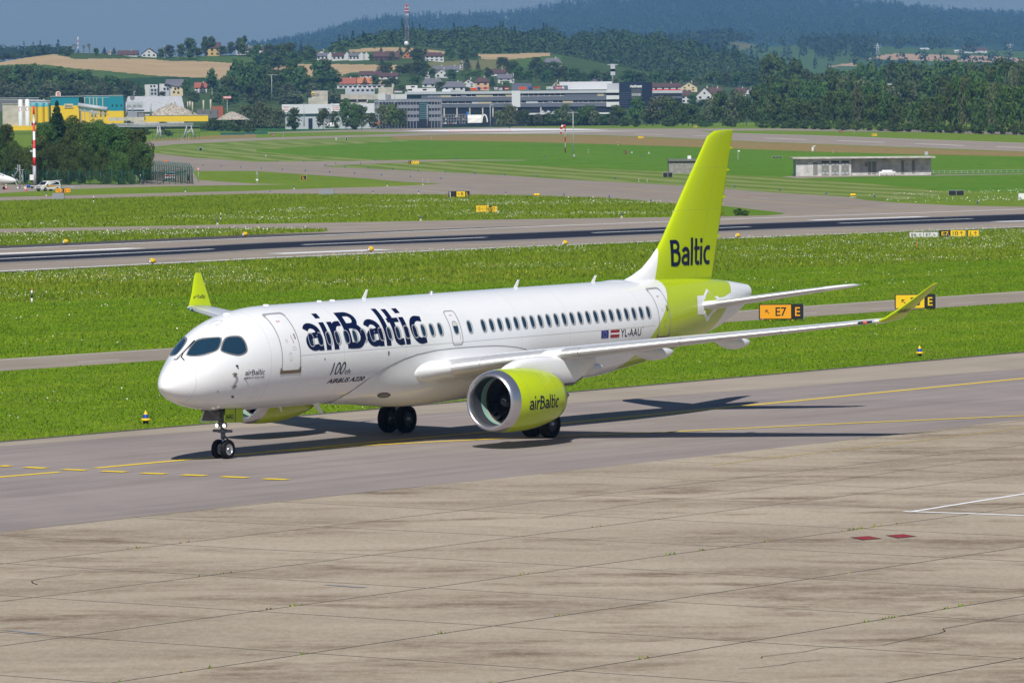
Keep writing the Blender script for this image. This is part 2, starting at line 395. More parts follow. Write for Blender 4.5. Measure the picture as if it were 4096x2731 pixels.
# yellow guide lines
line('yellow_guide_line', [R_(438, 313), R_(840, 276), R_(1080, 254), R_(1500, 214), R_(2250, 146), L_(230, 108), L_(950, 38), (3140, 1608), (4096, 1514), (4500, 1476)], .34, M_YEL, 4)
line('yellow_branch_line', [R_(1190, 243), R_(1500, 221), R_(1850, 200), R_(2230, 181), L_(150, 170), L_(700, 148), L_(1500, 110), L_(2352, 73), (4500, 1645)], .30, M_YEL, 5)
line('yellow_guide_line', [(-300, 1938), R_(0, 354), R_(275, 331)], .34, M_YEL, 4)
line('faint_yellow_line', [L_(920, 300), L_(1240, 262), L_(1660, 214), L_(2000, 172), L_(2352, 128), (4600, 1640)], .12, M_YELW, 5)
dash = [((0, 303), (45, 306)), ((117, 310), (212, 315)), ((290, 320), (398, 324)), ((468, 328), (578, 332)), ((650, 337), (760, 341)), ((836, 345), (946, 349)), ((1022, 353), (1136, 358)), ((1212, 363), (1320, 367)), ((-75, 299), (-25, 301)), ((-160, 293), (-110, 296))]
multi('yellow_dashes', [ribbon([G(*R_(*a)), G(*R_(*b))], .45) for a, b in dash], M_YEL, 6)
line('white_stand_line', [L_(1822, 516), L_(2352, 432), (4600, 1899)], .20, M_WHT, 5)
line('white_stand_line', [L_(1800, 513), L_(2352, 532), (4600, 2082)], .26, M_WHT, 6)
for k, c in enumerate([((1552, 632), (1640, 626), (1700, 638), (1610, 645)), ((1713, 623), (1800, 617), (1860, 628), (1772, 636))]):
    q = [G(*L_(*p)) for p in c]; cen = sum(q, Vector())/4
    sheet('red_marking_border', [L_(*p) for p in c], M_BLKM, 5)
    sheet('red_marking', [tuple((cen+(p-cen)*.84)[:2]) for p in q], M_REDM, 6, world=True)
# cracks and patches in the apron
line('crack', [R_(172, 850), R_(150, 842), R_(145, 832), R_(190, 822), R_(270, 812), R_(350, 802)], .035, M_SEAL, 6)
line('crack', [L_(1145, 1187), L_(1150, 1180), L_(1330, 1160), L_(1430, 1140), L_(1700, 1128), L_(1830, 1100), L_(1960, 1074), L_(1990, 1064), L_(1980, 1052), L_(2100, 1030), L_(2230, 1006), L_(2352, 984)], .03, M_SEAL, 6)
line('crack', [L_(1040, 1237), L_(1140, 1230), L_(1240, 1218), L_(1300, 1206), L_(1420, 1196)], .03, M_SEAL, 6)
line('crack', [L_(130, 545), L_(300, 515), L_(440, 500), L_(520, 486), L_(700, 462), L_(960, 436), L_(1200, 402), L_(1500, 370), L_(1800, 325), L_(2230, 268)], .03, M_SEAL, 6)
M_PATCH = plain('repair_patch', (.25, .25, .26), .8, noise=.15)
sheet('repair_patch', [R_(1480, 850), R_(1520, 850), R_(1690, 862), R_(1650, 864)], M_PATCH, 6)
sheet('repair_patch', [R_(0, 1058), R_(60, 1060), R_(215, 1076), R_(140, 1074)], M_PATCH, 6)

# service road
RT = [(0, 1436), (716, 1390), (2953, 1243), (3800, 1184), (4096, 1164)]; RB = [(0, 1484), (689, 1438), (2887, 1290), (3800, 1228), (4096, 1208)]
sheet('service_road', ext(RT) + ext(RB)[::-1], M_ROAD, 1)
line('white_edge_line', [(x, y+3) for x, y in ext(RT)], .14, M_WHT, 2)
rc = [G(x, y+25) for x, y in ((-300, 1456), (4400, 1141))]
N = 26; ds = []
a0 = G(0, 1477); a1 = G(166, 1466); step = 0
pc = [G(-1900, 1596), G(2000, 1336), G(4096, 1196), G(4600, 1163)]
def along(P, s0):
    for a, b in zip(P, P[1:]):
        l = (b-a).length
        if s0 <= l: return a + (b-a)*s0/l
        s0 -= l
    return P[-1]
tot = sum((b-a).length for a, b in zip(pc, pc[1:])); s0 = 0
while s0 < tot-4: ds.append(ribbon([along(pc, s0), along(pc, s0+3.2)], .12)); s0 += 9.3
multi('white_road_dashes', ds, M_WHT, 2)

# main runway with its rubber marks
def strip(name, top, bot, mat, lvl, seg=40.):
    """a long strip between two polylines, uv v runs 0..1 across it"""
    T = [G(*p) for p in top]; B = [G(*p) for p in bot]; vs = []; fs = []; uv = []
    n = 60
    def samp(P, k):
        L = [0]; 
        for a, b in zip(P, P[1:]): L.append(L[-1]+(b-a).length)
        s_ = L[-1]*k/n; return along(P, s_)
    for k in range(n+1):
        for P, v in ((T, 1.), (B, 0.)):
            q = samp(P, k); vs.append((q.x, q.y, gz(q.y)+.004*lvl)); uv.append((k/n*20, v))
    fs = [(2*k+1, 2*k+3, 2*k+2, 2*k) for k in range(n)]
    me = bpy.data.meshes.new(name); me.from_pydata(vs, [], fs); me.materials.append(mat); l = me.uv_layers.new(name='UVMap')
    for i, lo in enumerate(me.loops): l.data[i].uv = uv[lo.vertex_index]
    return tag(link(name, me), kind='structure')
P1T = [(0, 916), (700, 903), (1024, 896), (2048, 878), (2692, 869), (3072, 862), (3142, 854), (3594, 811), (3812, 822), (4096, 827)]
P1B = [(0, 1095), (700, 1058), (1024, 1041), (2048, 994), (3072, 952), (3634, 929), (4096, 915)]
sheet('runway', ext(P1T) + ext(P1B)[::-1], M_RWY, 1)
sheet('runway_dark_shoulder', ext([(0, 1087), (700, 1053), (1024, 1036), (2048, 990), (3072, 948), (4096, 908)]) + ext(P1B)[::-1], M_DARKA, 2)
sheet('runway_dark_shoulder', ext([(0, 983), (700, 952), (1024, 938), (1400, 930), (2048, 906)], r=2200) + ext([(0, 998), (700, 967), (1024, 954), (1400, 939), (2048, 908)], r=2200)[::-1], M_DARKA, 2)
RTL = ext([(0, 996.6), (700, 965.6), (1024, 952.4), (2048, 910), (3072, 871.8), (4096, 837)]); RBL = ext([(0, 1085.5), (700, 1051), (1024, 1034), (2048, 989), (3072, 947.5), (4096, 907.5)])
line('white_runway_edge_line', RTL, .95, M_WHT, 4); line('white_runway_edge_line', RBL, .95, M_WHT, 4)
strip('runway_rubber_marks', ext([(0, 1016), (700, 987), (1024, 968), (2048, 930), (3072, 888), (4096, 852)]), ext([(0, 1057), (700, 1025), (1024, 1002), (2048, 967), (3072, 923), (4096, 890)]), M_RUB, 5)
wd = []
for a, b in (((-260, 1048), (850, 997)), ((1211, 979.8), (1943, 950)), ((2372, 932), (2999, 907.5)), ((3355, 893.6), (3890, 875.3)), ((4250, 862), (4600, 850))): wd.append(ribbon([G(*a), G(*b)], .8))
for a, b, w in (((-300, 1028), (545, 993.5), 2.6), ((1100, 1016), (1541, 999), 2.6), ((3246, 881.8), (3699, 867.3), 2.2), ((3986, 887.5), (4500, 872), 2.2), ((3300, 908), (3302, 908), .1)): wd.append(ribbon([G(*a), G(*b)], w))
multi('white_runway_markings', wd[:-1], M_WHT, 6)
# the grass island left of the parallel taxiway
I1 = ext([(0, 937.6), (700, 922), (1024, 917.5)])[:-1] + [(1313, 921), (1300, 927), (1024, 938), (700, 952.6), (0, 983.5), (-1900, 1070)]
sheet('grass_verge', I1, M_LUSH, 3)
# parallel taxiway and fast exit
sheet('narrow_taxiway', ext([(0, 789), (1024, 763), (1285, 753.4), (1546, 746.4)])[:-1] + [(1751, 737), (2200, 745), (2200, 786), (2048, 781), (1459, 777), (1024, 776), (0, 804), (-1900, 854)], M_ROAD, 1)
sheet('exit_taxiway', [(560, 600), (614, 612), (653, 617), (784, 632), (1024, 648), (1294, 667), (1459, 674.6), (1851, 693), (2048, 704), (2179, 713), (2483, 730), (2736, 743.4), (2906, 756.4), (3072, 769), (3377, 787), (3464, 801), (3594, 811.5), (3200, 858), (3142, 854),
      (3072, 845), (2893, 824), (2701, 815), (2414, 792.6), (2048, 781.5), (1900, 760), (1751, 734.7), (1612, 728), (1459, 713.8), (1024, 685), (771, 684.6), (700, 700), (560, 730)], M_EXIT, 2)
sheet('upper_taxiway', [(1024, 648), (1459, 644), (1634, 641), (1825, 639), (2100, 641), (2100, 643), (1825, 643.5), (1634, 650), (1459, 657), (1307, 664), (1294, 668), (1100, 655)], M_ROAD, 3)
sheet('grass_verge', [(3142, 853.5), (3100, 848), (3072, 845), (2893, 824), (2893, 866), (3072, 861.5), (3120, 858)], M_LUSH, 4)
# van apron on the left
sheet('side_apron', [(-1900, 750), (0, 739), (784, 735), (1024, 735), (1150, 737.5), (1024, 740), (653, 746), (283, 757), (0, 773), (-1900, 845)], M_ROAD, 1)
sheet('side_road', [(560, 690), (771, 684), (790, 720), (1024, 736), (1024, 741), (560, 745)], M_ROAD, 2)
# far pavement
sheet('far_taxiway', [(500, 572), (605, 566), (1024, 552), (1242, 545.5), (1459, 540), (1703, 531.4), (1416, 527), (1024, 534), (1024, 531), (1111, 528.8), (1459, 518), (1764, 509.8), (2048, 509.8), (2440, 514.8), (3072, 514.8), (3725, 520), (4096, 531), (4500, 545), (4500, 556), (4096, 541.8), (3594, 528), (3072, 522), (2790, 524.8), (2850, 530), (3072, 536.6), (4096, 572), (4500, 587), (4500, 624), (4096, 607), (3594, 588.8), (3072, 569), (2396, 541), (2048, 537), (1764, 540), (1677, 543), (1546, 547.5), (1459, 548), (1024, 562.7), (700, 578), (614, 587), (500, 592)], M_RWY, 1)
line('far_runway_edge_line', [(2420, 516), (3072, 538), (3600, 555.5), (4096, 573), (4500, 588)], .9, M_WHTW, 2)
multi('far_runway_dashes', [ribbon([G(*a), G(*b)], 1.2) for a, b in (((2540, 536), (2660, 539.5)), ((2772, 543), (2850, 545)), ((3060, 553), (3230, 559.5)), ((3348, 562.5), (3537, 570.5)), ((3660, 575), (3857, 583)), ((3988, 587.5), (4150, 593)))], M_WHT, 2)
sheet('white_threshold_paint', [(1612, 524), (1700, 521), (2048, 515), (2300, 516), (2440, 519), (2300, 521), (2048, 524), (1800, 526)], M_WHT, 3)
sheet('worn_threshold_paint', [(1800, 533), (2048, 529), (2400, 522.5), (2600, 525), (2400, 527.5), (2048, 535.5)], M_WHTW, 3)
# faint yellow and red marks on the exits
line('exit_guide_line', [(1100, 669), (1500, 690), (1900, 712), (2048, 722), (2300, 739), (2700, 772), (2900, 793), (3072, 806), (3400, 830), (3600, 845), (3880, 862)], .30, M_YELW, 3)
line('exit_side_line', [(1080, 684), (1500, 705), (1765, 724), (2048, 742)], .2, M_YELW, 3)
line('red_exit_marking', [(2560, 780), (2800, 781), (2950, 782), (3070, 784)], 1.1, M_PINK, 3)
line('worn_white_line', [(1540, 748), (1780, 772)], .3, M_WHTW, 3)
line('worn_white_line', [(3000, 789), (3072, 793)], .4, M_WHTW, 3)
line('worn_white_line', [(3340, 867), (3900, 880)], .15, M_YELW, 3)
# mown and unmown meadows
sheet('mown_meadow', [(614, 594), (660, 588), (1024, 565), (1459, 550), (1677, 561), (1500, 575), (1250, 590), (1100, 600), (1024, 605), (1024, 645), (784, 631), (653, 616)], M_MOWN, 1)
sheet('mown_meadow', [(1024, 606), (1200, 622), (1500, 638), (1634, 640), (1459, 644), (1024, 647)], M_MOWN, 1)
sheet('mown_meadow', [(1310, 664), (1634, 651), (1825, 645), (2048, 660), (2483, 680), (2736, 690), (2900, 700), (3072, 707), (3200, 712), (3500, 738), (3790, 770), (3740, 785), (3594, 800), (3464, 798), (3377, 786), (3072, 767.5), (2906, 755), (2736, 742), (2483, 729), (2179, 712), (1851, 692), (1459, 673.6)], M_MOWN, 1)
sheet('green_meadow', [(1024, 600), (1250, 586), (1500, 572), (1677, 562), (2048, 568), (2483, 580), (2788, 590), (3072, 601), (3224, 607), (3616, 618), (4096, 627), (4500, 632), (4500, 790), (4096, 770), (3800, 765), (3500, 735), (3200, 711), (3072, 706), (2736, 689), (2483, 679), (2048, 659), (1825, 638), (1500, 637), (1200, 620), (1024, 605)], M_FAR, 2)
sheet('dry_meadow', [(1581, 546), (1677, 545), (1764, 542), (2048, 540), (2413, 544), (2743, 557), (3072, 571), (3594, 591), (3855, 602), (4096, 609), (4500, 625), (4500, 640), (4096, 626), (3616, 617), (3224, 606), (3072, 600), (2788, 589), (2483, 579), (2048, 567), (1677, 560.5), (1560, 556)], M_DRY, 3)
sheet('green_meadow', [(1024, 552.5), (1198, 547.5), (1459, 540.5), (1703, 531.4), (1416, 527), (1024, 534.4)], M_GRASS, 2)
sheet('dry_meadow', [(600, 565), (1024, 551), (1024, 533), (900, 540), (600, 560)], M_DRY, 1)
sheet('maize_field', [(800, 524), (1111, 528), (1459, 517), (1764, 509), (2048, 508.5), (2048, 504), (1400, 505), (900, 505), (800, 510)], M_MAIZE, 2)

# ---------------------------------------------------------------- blades of grass and flowers
def poly_in(P, pts):
    x, y = pts[:, 0], pts[:, 1]; ins = np.zeros(len(x), bool)
    for (x1, y1), (x2, y2) in zip(P, P[1:]+P[:1]):
        c = ((y1 > y) != (y2 > y)) & (x < (x2-x1)*(y-y1)/(y2-y1+1e-12)+x1); ins ^= c
    return ins
def wpoly(px): return [tuple(G(*p)[:2]) for p in px]
def vnoise(P, s, seed):
    r = np.random.default_rng(seed).random((64, 64)); q = P/s; i = np.floor(q).astype(int); f = q-i; f = f*f*(3-2*f)
    g = lambda a, b: r[a % 64, b % 64]
    return (g(i[:, 0], i[:, 1])*(1-f[:, 0])+g(i[:, 0]+1, i[:, 1])*f[:, 0])*(1-f[:, 1]) + (g(i[:, 0], i[:, 1]+1)*(1-f[:, 0])+g(i[:, 0]+1, i[:, 1]+1)*f[:, 0])*f[:, 1]
def scatter(px, n, seed):
    P = wpoly(px); a = np.array(P); lo, hi = a.min(0), a.max(0); r = np.random.default_rng(seed)
    out = np.zeros((0, 2))
    while len(out) < n:
        q = lo + r.random((n, 2))*(hi-lo); q = q[poly_in(P, q)]
        # keep what a camera could see near the photo's field of view
        q = q[np.abs(q[:, 0]) < q[:, 1]*.118+6]; out = np.vstack([out, q])
    return out[:n]
def tuft_mat(name, a, b_, c):
    m, t, b = newmat(name); s = Sh(t); p = s.pos(); n = s.m('ADD', s.m('MULTIPLY', s.noise(p, .30, 5, .7), .55), s.m('MULTIPLY', s.noise(s.map(s.map(p, (1, 1, 1), -HDG), (.12, 1, 1)), .16, 4, .6), .45)); n2 = s.noise(p, 7., 2, .5)
    col = s.ramp(n, [(.38, a), (.49, b_), (.60, c)]); col = s.mix(s.m('MULTIPLY', s.step(n2, .4, .7), .35), col, tuple(x*1.4 for x in c)); col = s.mix(s.m('MULTIPLY', s.step(s.noise(s.map(p, (1, .5, 1), .3, (9, 3, 0)), .07, 5, .65), .58, .72), .4), col, (.24, .25, .04))
    t.links.new(col, b.inputs['Base Color']); b.inputs['Roughness'].default_value = .9; b.inputs['Specular IOR Level'].default_value = .08; return m
M_BL = tuft_mat('grass_blades', (.075, .165, .004), (.115, .215, .005), (.175, .255, .012))
M_BL2 = tuft_mat('tall_grass_blades', (.09, .16, .006), (.135, .205, .009), (.19, .235, .022))
M_BLD = tuft_mat('dry_grass_blades', (.24, .19, .07), (.30, .22, .09), (.36, .26, .12))
def tufts(name, px, n, hgt, wid, mat, seed, label, dens=None):
    q = scatter(px, n, seed); r = np.random.default_rng(seed+5)
    if dens: q = q[vnoise(q, dens[0], seed) + .5*vnoise(q, dens[0]/4, seed+1) > dens[1]]
    n = len(q); th = r.random(n)*pi; h = hgt*(.5+r.random(n)); w = wid*(.5+r.random(n)); le = r.normal(0, .35, (n, 2))*h[:, None]
    zb = np.interp(q[:, 1], [z[0] for z in ZB], [z[1] for z in ZB])
    A = np.stack([q[:, 0]-np.cos(th)*w, q[:, 1]-np.sin(th)*w, zb-.01], 1); B = np.stack([q[:, 0]+np.cos(th)*w, q[:, 1]+np.sin(th)*w, zb-.01], 1)
    T = np.stack([q[:, 0]+le[:, 0], q[:, 1]+le[:, 1], zb+h], 1)
    V = np.stack([A, B, T], 1).reshape(-1, 3)
    return tag(link(name, arrmesh(name, V, np.arange(3*n).reshape(-1, 3), [mat])), label, None, None, 'stuff')
def flowers(name, px, n, hgt, size, mat, seed, dens, label):
    q = scatter(px, n, seed); r = np.random.default_rng(seed+9)
    if dens: q = q[vnoise(q, dens[0], seed+3) + .6*vnoise(q, dens[0]/5, seed+4) > dens[1]]
    n = len(q); h = hgt*(.5+r.random(n)*.8); s_ = size*(.5+r.random(n)); zb = np.interp(q[:, 1], [z[0] for z in ZB], [z[1] for z in ZB])
    tl = r.normal(0, .5, (n, 2)); V = []
    for dx, dy in ((-1, 0), (0, -1), (1, 0), (0, 1)):
        V.append(np.stack([q[:, 0]+dx*s_, q[:, 1]+dy*s_, zb+h+(dx*tl[:, 0]+dy*tl[:, 1])*s_], 1))
    V = np.stack(V, 1).reshape(-1, 3)
    return tag(link(name, arrmesh(name, V, np.arange(4*n).reshape(-1, 4), [mat])), label, None, None, 'stuff')
M_FLW = plain('white_blossom', (.72, .72, .62), .8); M_FLY = plain('yellow_blossom', (.55, .42, .02), .8)
LOW = [(p[0], p[1]-2) for p in TAXTOP] + [(x, y+3) for x, y in ext(RB)[::-1]]            # between taxiway and service road
UPP = [(x, y-2) for x, y in ext(RT)] + [(x, y+1) for x, y in ext(P1B)[::-1]]              # between service road and runway
UPL = [(x, y-2) for x, y in ext(RT)] + ext([(0, 1212), (700, 1190), (1200, 1160), (2048, 1128), (3072, 1075), (4096, 1040)])[::-1]
UPH = ext([(0, 1212), (700, 1190), (1200, 1160), (2048, 1128), (3072, 1075), (4096, 1040)]) + ext([(x, y+1) for x, y in P1B])[::-1]
tufts('grass', LOW, 180000, .07, .035, M_BL, 1, 'short mown grass between the near taxiway and the service road')
tufts('grass', UPL, 180000, .085, .045, M_BL, 2, 'green grass above the service road')
tufts('grass', UPH, 130000, .22, .05, M_BL2, 3, 'taller pale grass along the near edge of the runway')
G1 = [(x, y-1) for x, y in ext([(0, 916), (700, 903), (1024, 896), (2048, 878), (2692, 869)], r=2893)[:-1]] + [(2893, 866), (2893, 826), (2701, 817), (2414, 794), (2048, 783), (1459, 779), (1024, 778), (0, 806), (-500, 819)]
G1L = [(-500, 925), (0, 916), (1024, 896), (2048, 878), (2893, 866), (2893, 826), (2701, 817), (2414, 794), (1900, 792), (1500, 812), (1024, 850), (700, 870), (0, 906)]
tufts('grass', G1, 110000, .22, .07, M_BL2, 4, 'meadow grass beyond the runway')
tufts('grass', I1, 30000, .25, .07, M_BL2, 5, 'grass island between runway and narrow taxiway')
flowers('wildflowers', UPH, 34000, .32, .028, M_FLW, 6, (11., .92), 'white wild flowers along the near edge of the runway')
flowers('wildflowers', UPH, 9000, .35, .035, M_FLY, 7, (12., .95), 'yellow wild flowers in the tall grass')
flowers('wildflowers', G1L, 20000, .34, .04, M_FLW, 8, (14., .98), 'white wild flowers beyond the runway')
flowers('wildflowers', I1, 5000, .32, .045, M_FLW, 9, (12., .8), 'white wild flowers on the grass island')
flowers('wildflowers', [(3377, 790), (3594, 814), (4096, 829), (4500, 832), (4500, 790), (4096, 765), (3700, 778)], 2500, .35, .05, M_FLW, 10, (16., .7), 'white wild flowers right of the exit taxiway')
flowers('wildflowers', LOW, 1200, .12, .03, M_FLW, 12, (7., .98), 'few white flowers in the mown grass')
flowers('wildflowers', UPL, 2500, .2, .035, M_FLW, 13, (9., .95), 'scattered white flowers above the service road')

# weeds in the slab joints
_r = random.Random(9); W_ = MB()
for k in range(34):
    u, v = _r.randrange(4096)*1.0, _r.uniform(2100, 2728); P = G(u, v); a, b_ = _fr(P); b_ = OXY[1]+round((b_-OXY[1])/7.22)*7.22; c, s_ = cos(HDG), sin(HDG); x, y = a*c-b_*s_, a*s_+b_*c
    for q in range(_r.randrange(3, 10)):
        dx = _r.gauss(0, .16); X, Y = x+dx*c+_r.gauss(0, .02), y+dx*s_+_r.gauss(0, .02); t = _r.random()*6.3; w = .03; W_.add([(X-cos(t)*w, Y-sin(t)*w, .012), (X+cos(t)*w, Y+sin(t)*w, .012), (X+_r.gauss(0, .03), Y+_r.gauss(0, .03), _r.uniform(.04, .11))], [(0, 1, 2)], M_BLD if _r.random() < .4 else M_BL)
tag(W_.build('joint_weeds', recalc=False), 'small weeds growing in the slab joints', None, None, 'stuff')
# ================================================================ AIRLINER  (local frame: x aft from the nose, y to starboard, z up)
AH = radians(54.958)
air = empty('airliner', (-12.48, 181.17, 0), AH, 'white and lime green twin engine airliner taxiing with airBaltic lettering', 'airplane')
M_AIR = air.matrix_world.copy()
air_mw = Matrix.Translation((-12.48, 181.17, 0)) @ Matrix.Rotation(AH, 4, 'Z')
WHITE = (.83, .835, .84); LIME = (.46, .58, .001); NAVY = (.008, .012, .045)
def zone_green(n): return n in ('fin_paint', 'nacelle_paint', 'lime_paint')
def paintwork(name, zone):
    """glossy paint; zone(s, x, y, z) gives the share of lime green"""
    m, t, b = newmat(name); s = Sh(t); x, y, z = s.sep(s.obj())
    f, ln = zone(s, x, y, z)
    dirt = s.noise(s.map(s.obj(), (.6, 1, 2)), .9, 5, .6)
    wc = s.mix(s.m('MULTIPLY', s.step(dirt, .5, .8), .22), WHITE, (.66, .66, .66)); gc = s.mix(s.m('MULTIPLY', s.step(dirt, .5, .8), .2), LIME, (.36, .50, .01))
    col = s.mix(f, wc, gc) if f is not None else wc
    if ln is not None: col = s.mix(s.m('MULTIPLY', ln, .5), col, (.20, .20, .21))
    t.links.new(col, b.inputs['Base Color']); b.inputs['Roughness'].default_value = .32; b.inputs['Coat Weight'].default_value = .35 if zone_green(name) else .6; b.inputs['Specular IOR Level'].default_value = .3 if zone_green(name) else .5; b.inputs['Coat Roughness'].default_value = .05
    return m
def lines_at(s, v, xs, w=.014):
    o = None
    for q in xs:
        l = s.step(s.m('ABSOLUTE', s.m('SUBTRACT', v, q)), w, w*.5); o = l if o is None else s.m('MAXIMUM', o, l)
    return o
def fus_zone(s, x, y, z):
    d1 = s.m('SUBTRACT', x, s.m('ADD', s.m('MULTIPLY', z, 1.1), 28.9-3.2*1.1)); d2 = s.m('SUBTRACT', s.m('ADD', s.m('MULTIPLY', z, .95), 35.35-3.7*.95), x)
    f = s.m('MULTIPLY', s.step(d1, -.006, .006), s.step(d2, -.006, .006))
    ln = lines_at(s, x, [1.05, 4.35, 8.6, 12.4, 19.9, 23.2, 28.4, 31.2, 33.0, 35.0, 37.0]); ln = s.m('MULTIPLY', ln, .6)
    sl = s.m('MULTIPLY', s.step(s.m('ABSOLUTE', s.m('SUBTRACT', z, s.m('ADD', s.m('MULTIPLY', x, .0075), 3.59))), 0.020, .010), s.m('MULTIPLY', s.step(x, 5.98, 6.0), s.step(x, 29.3, 29.28)))
    return f, s.m('MAXIMUM', ln, sl)
M_FUS = paintwork('fuselage_paint', fus_zone)
def fin_zone(s, x, y, z):
    d = s.m('SUBTRACT', x, s.m('ADD', s.m('MULTIPLY', s.m('SUBTRACT', z, 5.5), .41), 31.45))
    rud = s.m('SUBTRACT', x, s.m('ADD', s.m('MULTIPLY', s.m('SUBTRACT', z, 5.5), .36), 34.65))
    return s.step(d, -.006, .006), s.m('MULTIPLY', s.m('MAXIMUM', s.step(s.m('ABSOLUTE', rud), .026, .014), lines_at(s, z, [10.0, 8.3], .012)), .6)
M_FIN = paintwork('fin_paint', fin_zone)
M_NAC = paintwork('nacelle_paint', lambda s, x, y, z: (s.step(x, 0., 1.), lines_at(s, x, [12.95, 14.05, 14.9], .012)))
M_WHP = paintwork('white_paint', lambda s, x, y, z: (None, None))
M_LIM = paintwork('lime_paint', lambda s, x, y, z: (s.step(x, -900., -899.), None))
M_WING = plain('wing_grey_paint', (.62, .63, .65), .35, coat=.3, noise=.06)
M_SLAT = plain('bare_leading_edge', (.70, .70, .70), .42, metal=.55, noise=.05, nscale=2)
M_LIP = plain('polished_inlet_lip', (.60, .59, .62), .30, metal=.9, noise=.06)
M_NAVY = plain('navy_lettering', (.003, .008, .045), .45, spec=.25); M_BLK = plain('black_paint', (.012, .012, .014), .5)
M_TYRE = plain('tyre_rubber', (.009, .009, .011), .85, spec=.2); M_RIM = plain('wheel_alloy', (.45, .46, .48), .35, metal=.6); M_RIMD = plain('dark_wheel', (.06, .06, .07), .4, metal=.5)
M_GEAR = plain('gear_metal', (.16, .17, .19), .45, metal=.4); M_CHR = plain('chrome_strut', (.7, .7, .7), .15, metal=1.)
M_GLASSD = plain('window_glass', (.012, .038, .065), .06, spec=.8, coat=.6); M_FRAME = plain('window_rim', (.46, .47, .48), .4, metal=.3)
M_FRMD = plain('windshield_surround', (.20, .205, .21), .45, metal=.3); M_CREAM = plain('cabin_lining', (.62, .60, .55), .6); M_GREYP = plain('grey_panel', (.17, .17, .18), .55); M_BRONZE = plain('scuff_plate', (.22, .17, .11), .45, metal=.4)
M_MINT = plain('fan_case_liner', (.26, .46, .40), .5); M_BAR = plain('inlet_barrel', (.045, .05, .06), .5); M_RUBS = plain('rub_strip', (.50, .42, .28), .6)
M_FAN = plain('fan_blade', (.035, .04, .05), .35, metal=.5); M_DKMET = plain('hot_section_metal', (.12, .11, .11), .45, metal=.6)
M_LAMP = emis('landing_lamp', (1., .97, .9), 1.6); M_NAVR = plain('navigation_lens', (.55, .12, .07), .2)
M_REDF = plain('flag_red', (.35, .012, .03), .4); M_EUB = plain('flag_blue', (.01, .03, .25), .4); M_STAR = plain('flag_yellow', (.8, .6, .02), .5)
M_REDT = plain('small_red_print', (.4, .04, .05), .5)

def pch(xs, ys, x):
    """smooth monotone-ish interpolation"""
    xs, ys = np.array(xs, float), np.array(ys, float); h = np.diff(xs); d = np.diff(ys)/h; m = np.zeros(len(xs))
    for i in range(1, len(xs)-1):
        if d[i-1]*d[i] > 0: w1 = 2*h[i]+h[i-1]; w2 = h[i]+2*h[i-1]; m[i] = (w1+w2)/(w1/d[i-1]+w2/d[i])
    m[0], m[-1] = d[0], d[-1]
    x = np.clip(x, xs[0], xs[-1]); i = np.clip(np.searchsorted(xs, x, 'right')-1, 0, len(xs)-2); t = (x-xs[i])/h[i]
    return float((2*t**3-3*t**2+1)*ys[i]+(t**3-2*t**2+t)*h[i]*m[i]+(-2*t**3+3*t**2)*ys[i+1]+(t**3-t**2)*h[i]*m[i+1])
TOPX = [.06, .10, .21, .37, .61, 1.04, 1.45, 1.87, 2.81, 3.77, 4.57, 5.61, 7.4, 10.8, 21.1, 29.83, 33.5, 36.2, 37., 38.62]
TOPZ = [2.74, 2.88, 3.06, 3.25, 3.45, 3.74, 4.04, 4.38, 4.87, 5.16, 5.30, 5.40, 5.43, 5.45, 5.54, 5.59, 5.55, 5.42, 5.35, 5.15]
BOTX = [.06, .12, .28, .51, .81, 1.35, 2.13, 2.92, 4.5, 7., 11.8, 20., 25., 27., 28.2, 29.8, 31.2, 33., 34.86, 36.3, 37.5, 38.4, 38.62]
BOTZ = [2.70, 2.60, 2.44, 2.29, 2.17, 2.0, 1.86, 1.77, 1.71, 1.69, 1.71, 1.74, 1.78, 1.85, 1.98, 2.17, 2.38, 2.74, 3.13, 3.5, 3.9, 4.33, 4.5]
WX = [.06, .12, .28, .55, 1.04, 1.5, 1.87, 2.8, 3.77, 4.6, 5.6, 6.8, 25., 27., 29.8, 31.2, 33., 34.86, 36.3, 37.5, 38.62]
WY = [.03, .19, .38, .58, .88, 1.09, 1.22, 1.46, 1.62, 1.69, 1.735, 1.75, 1.75, 1.74, 1.63, 1.50, 1.26, .98, .75, .54, .30]
MX = [.06, .6, 1.04, 1.87, 2.8, 3.77, 4.6, 5.6, 7., 21., 29.8, 33., 36.3, 38.62]
MZ = [2.72, 2.84, 2.94, 3.14, 3.30, 3.44, 3.52, 3.56, 3.565, 3.64, 3.92, 4.2, 4.5, 4.83]
_nz = lambda L: [q+.12*(1-q/3) if q < 3 else q for q in L]
TOPX, BOTX, WX, MX = _nz(TOPX), _nz(BOTX), _nz(WX), _nz(MX)
def FS(x): return pch(TOPX, TOPZ, x), pch(BOTX, BOTZ, x), pch(WX, WY, x), pch(MX, MZ, x)
def fring(x, n=96, off=0.):
    t, b, w, m = FS(x); out = []
    for k in range(n):
        a = 2*pi*k/n; ca, sa = cos(a), sin(a); hh = (t-m) if sa > 0 else (m-b)
        out.append(Vector((x, (w+off)*ca, m+(hh+off)*sa)))
    return out
mb = MB(); n = 96
xs = [.06, .08, .10, .13, .17, .21, .26, .32, .38, .45, .52, .61, .7, .8, .92, 1.04, 1.17, 1.3, 1.45, 1.6, 1.75, 1.87, 2.1, 2.35, 2.6, 2.85, 3.1, 3.4, 3.8, 4.2, 4.6, 5.1, 5.6, 6.2] + list(np.arange(7, 25, 1.0)) + list(np.arange(25, 38.5, .35)) + [38.62]
vs = []; xs = _nz(xs)
for x in xs: vs += fring(x, n)
fs = [(i*n+k, i*n+(k+1) % n, (i+1)*n+(k+1) % n, (i+1)*n+k) for i in range(len(xs)-1) for k in range(n)]
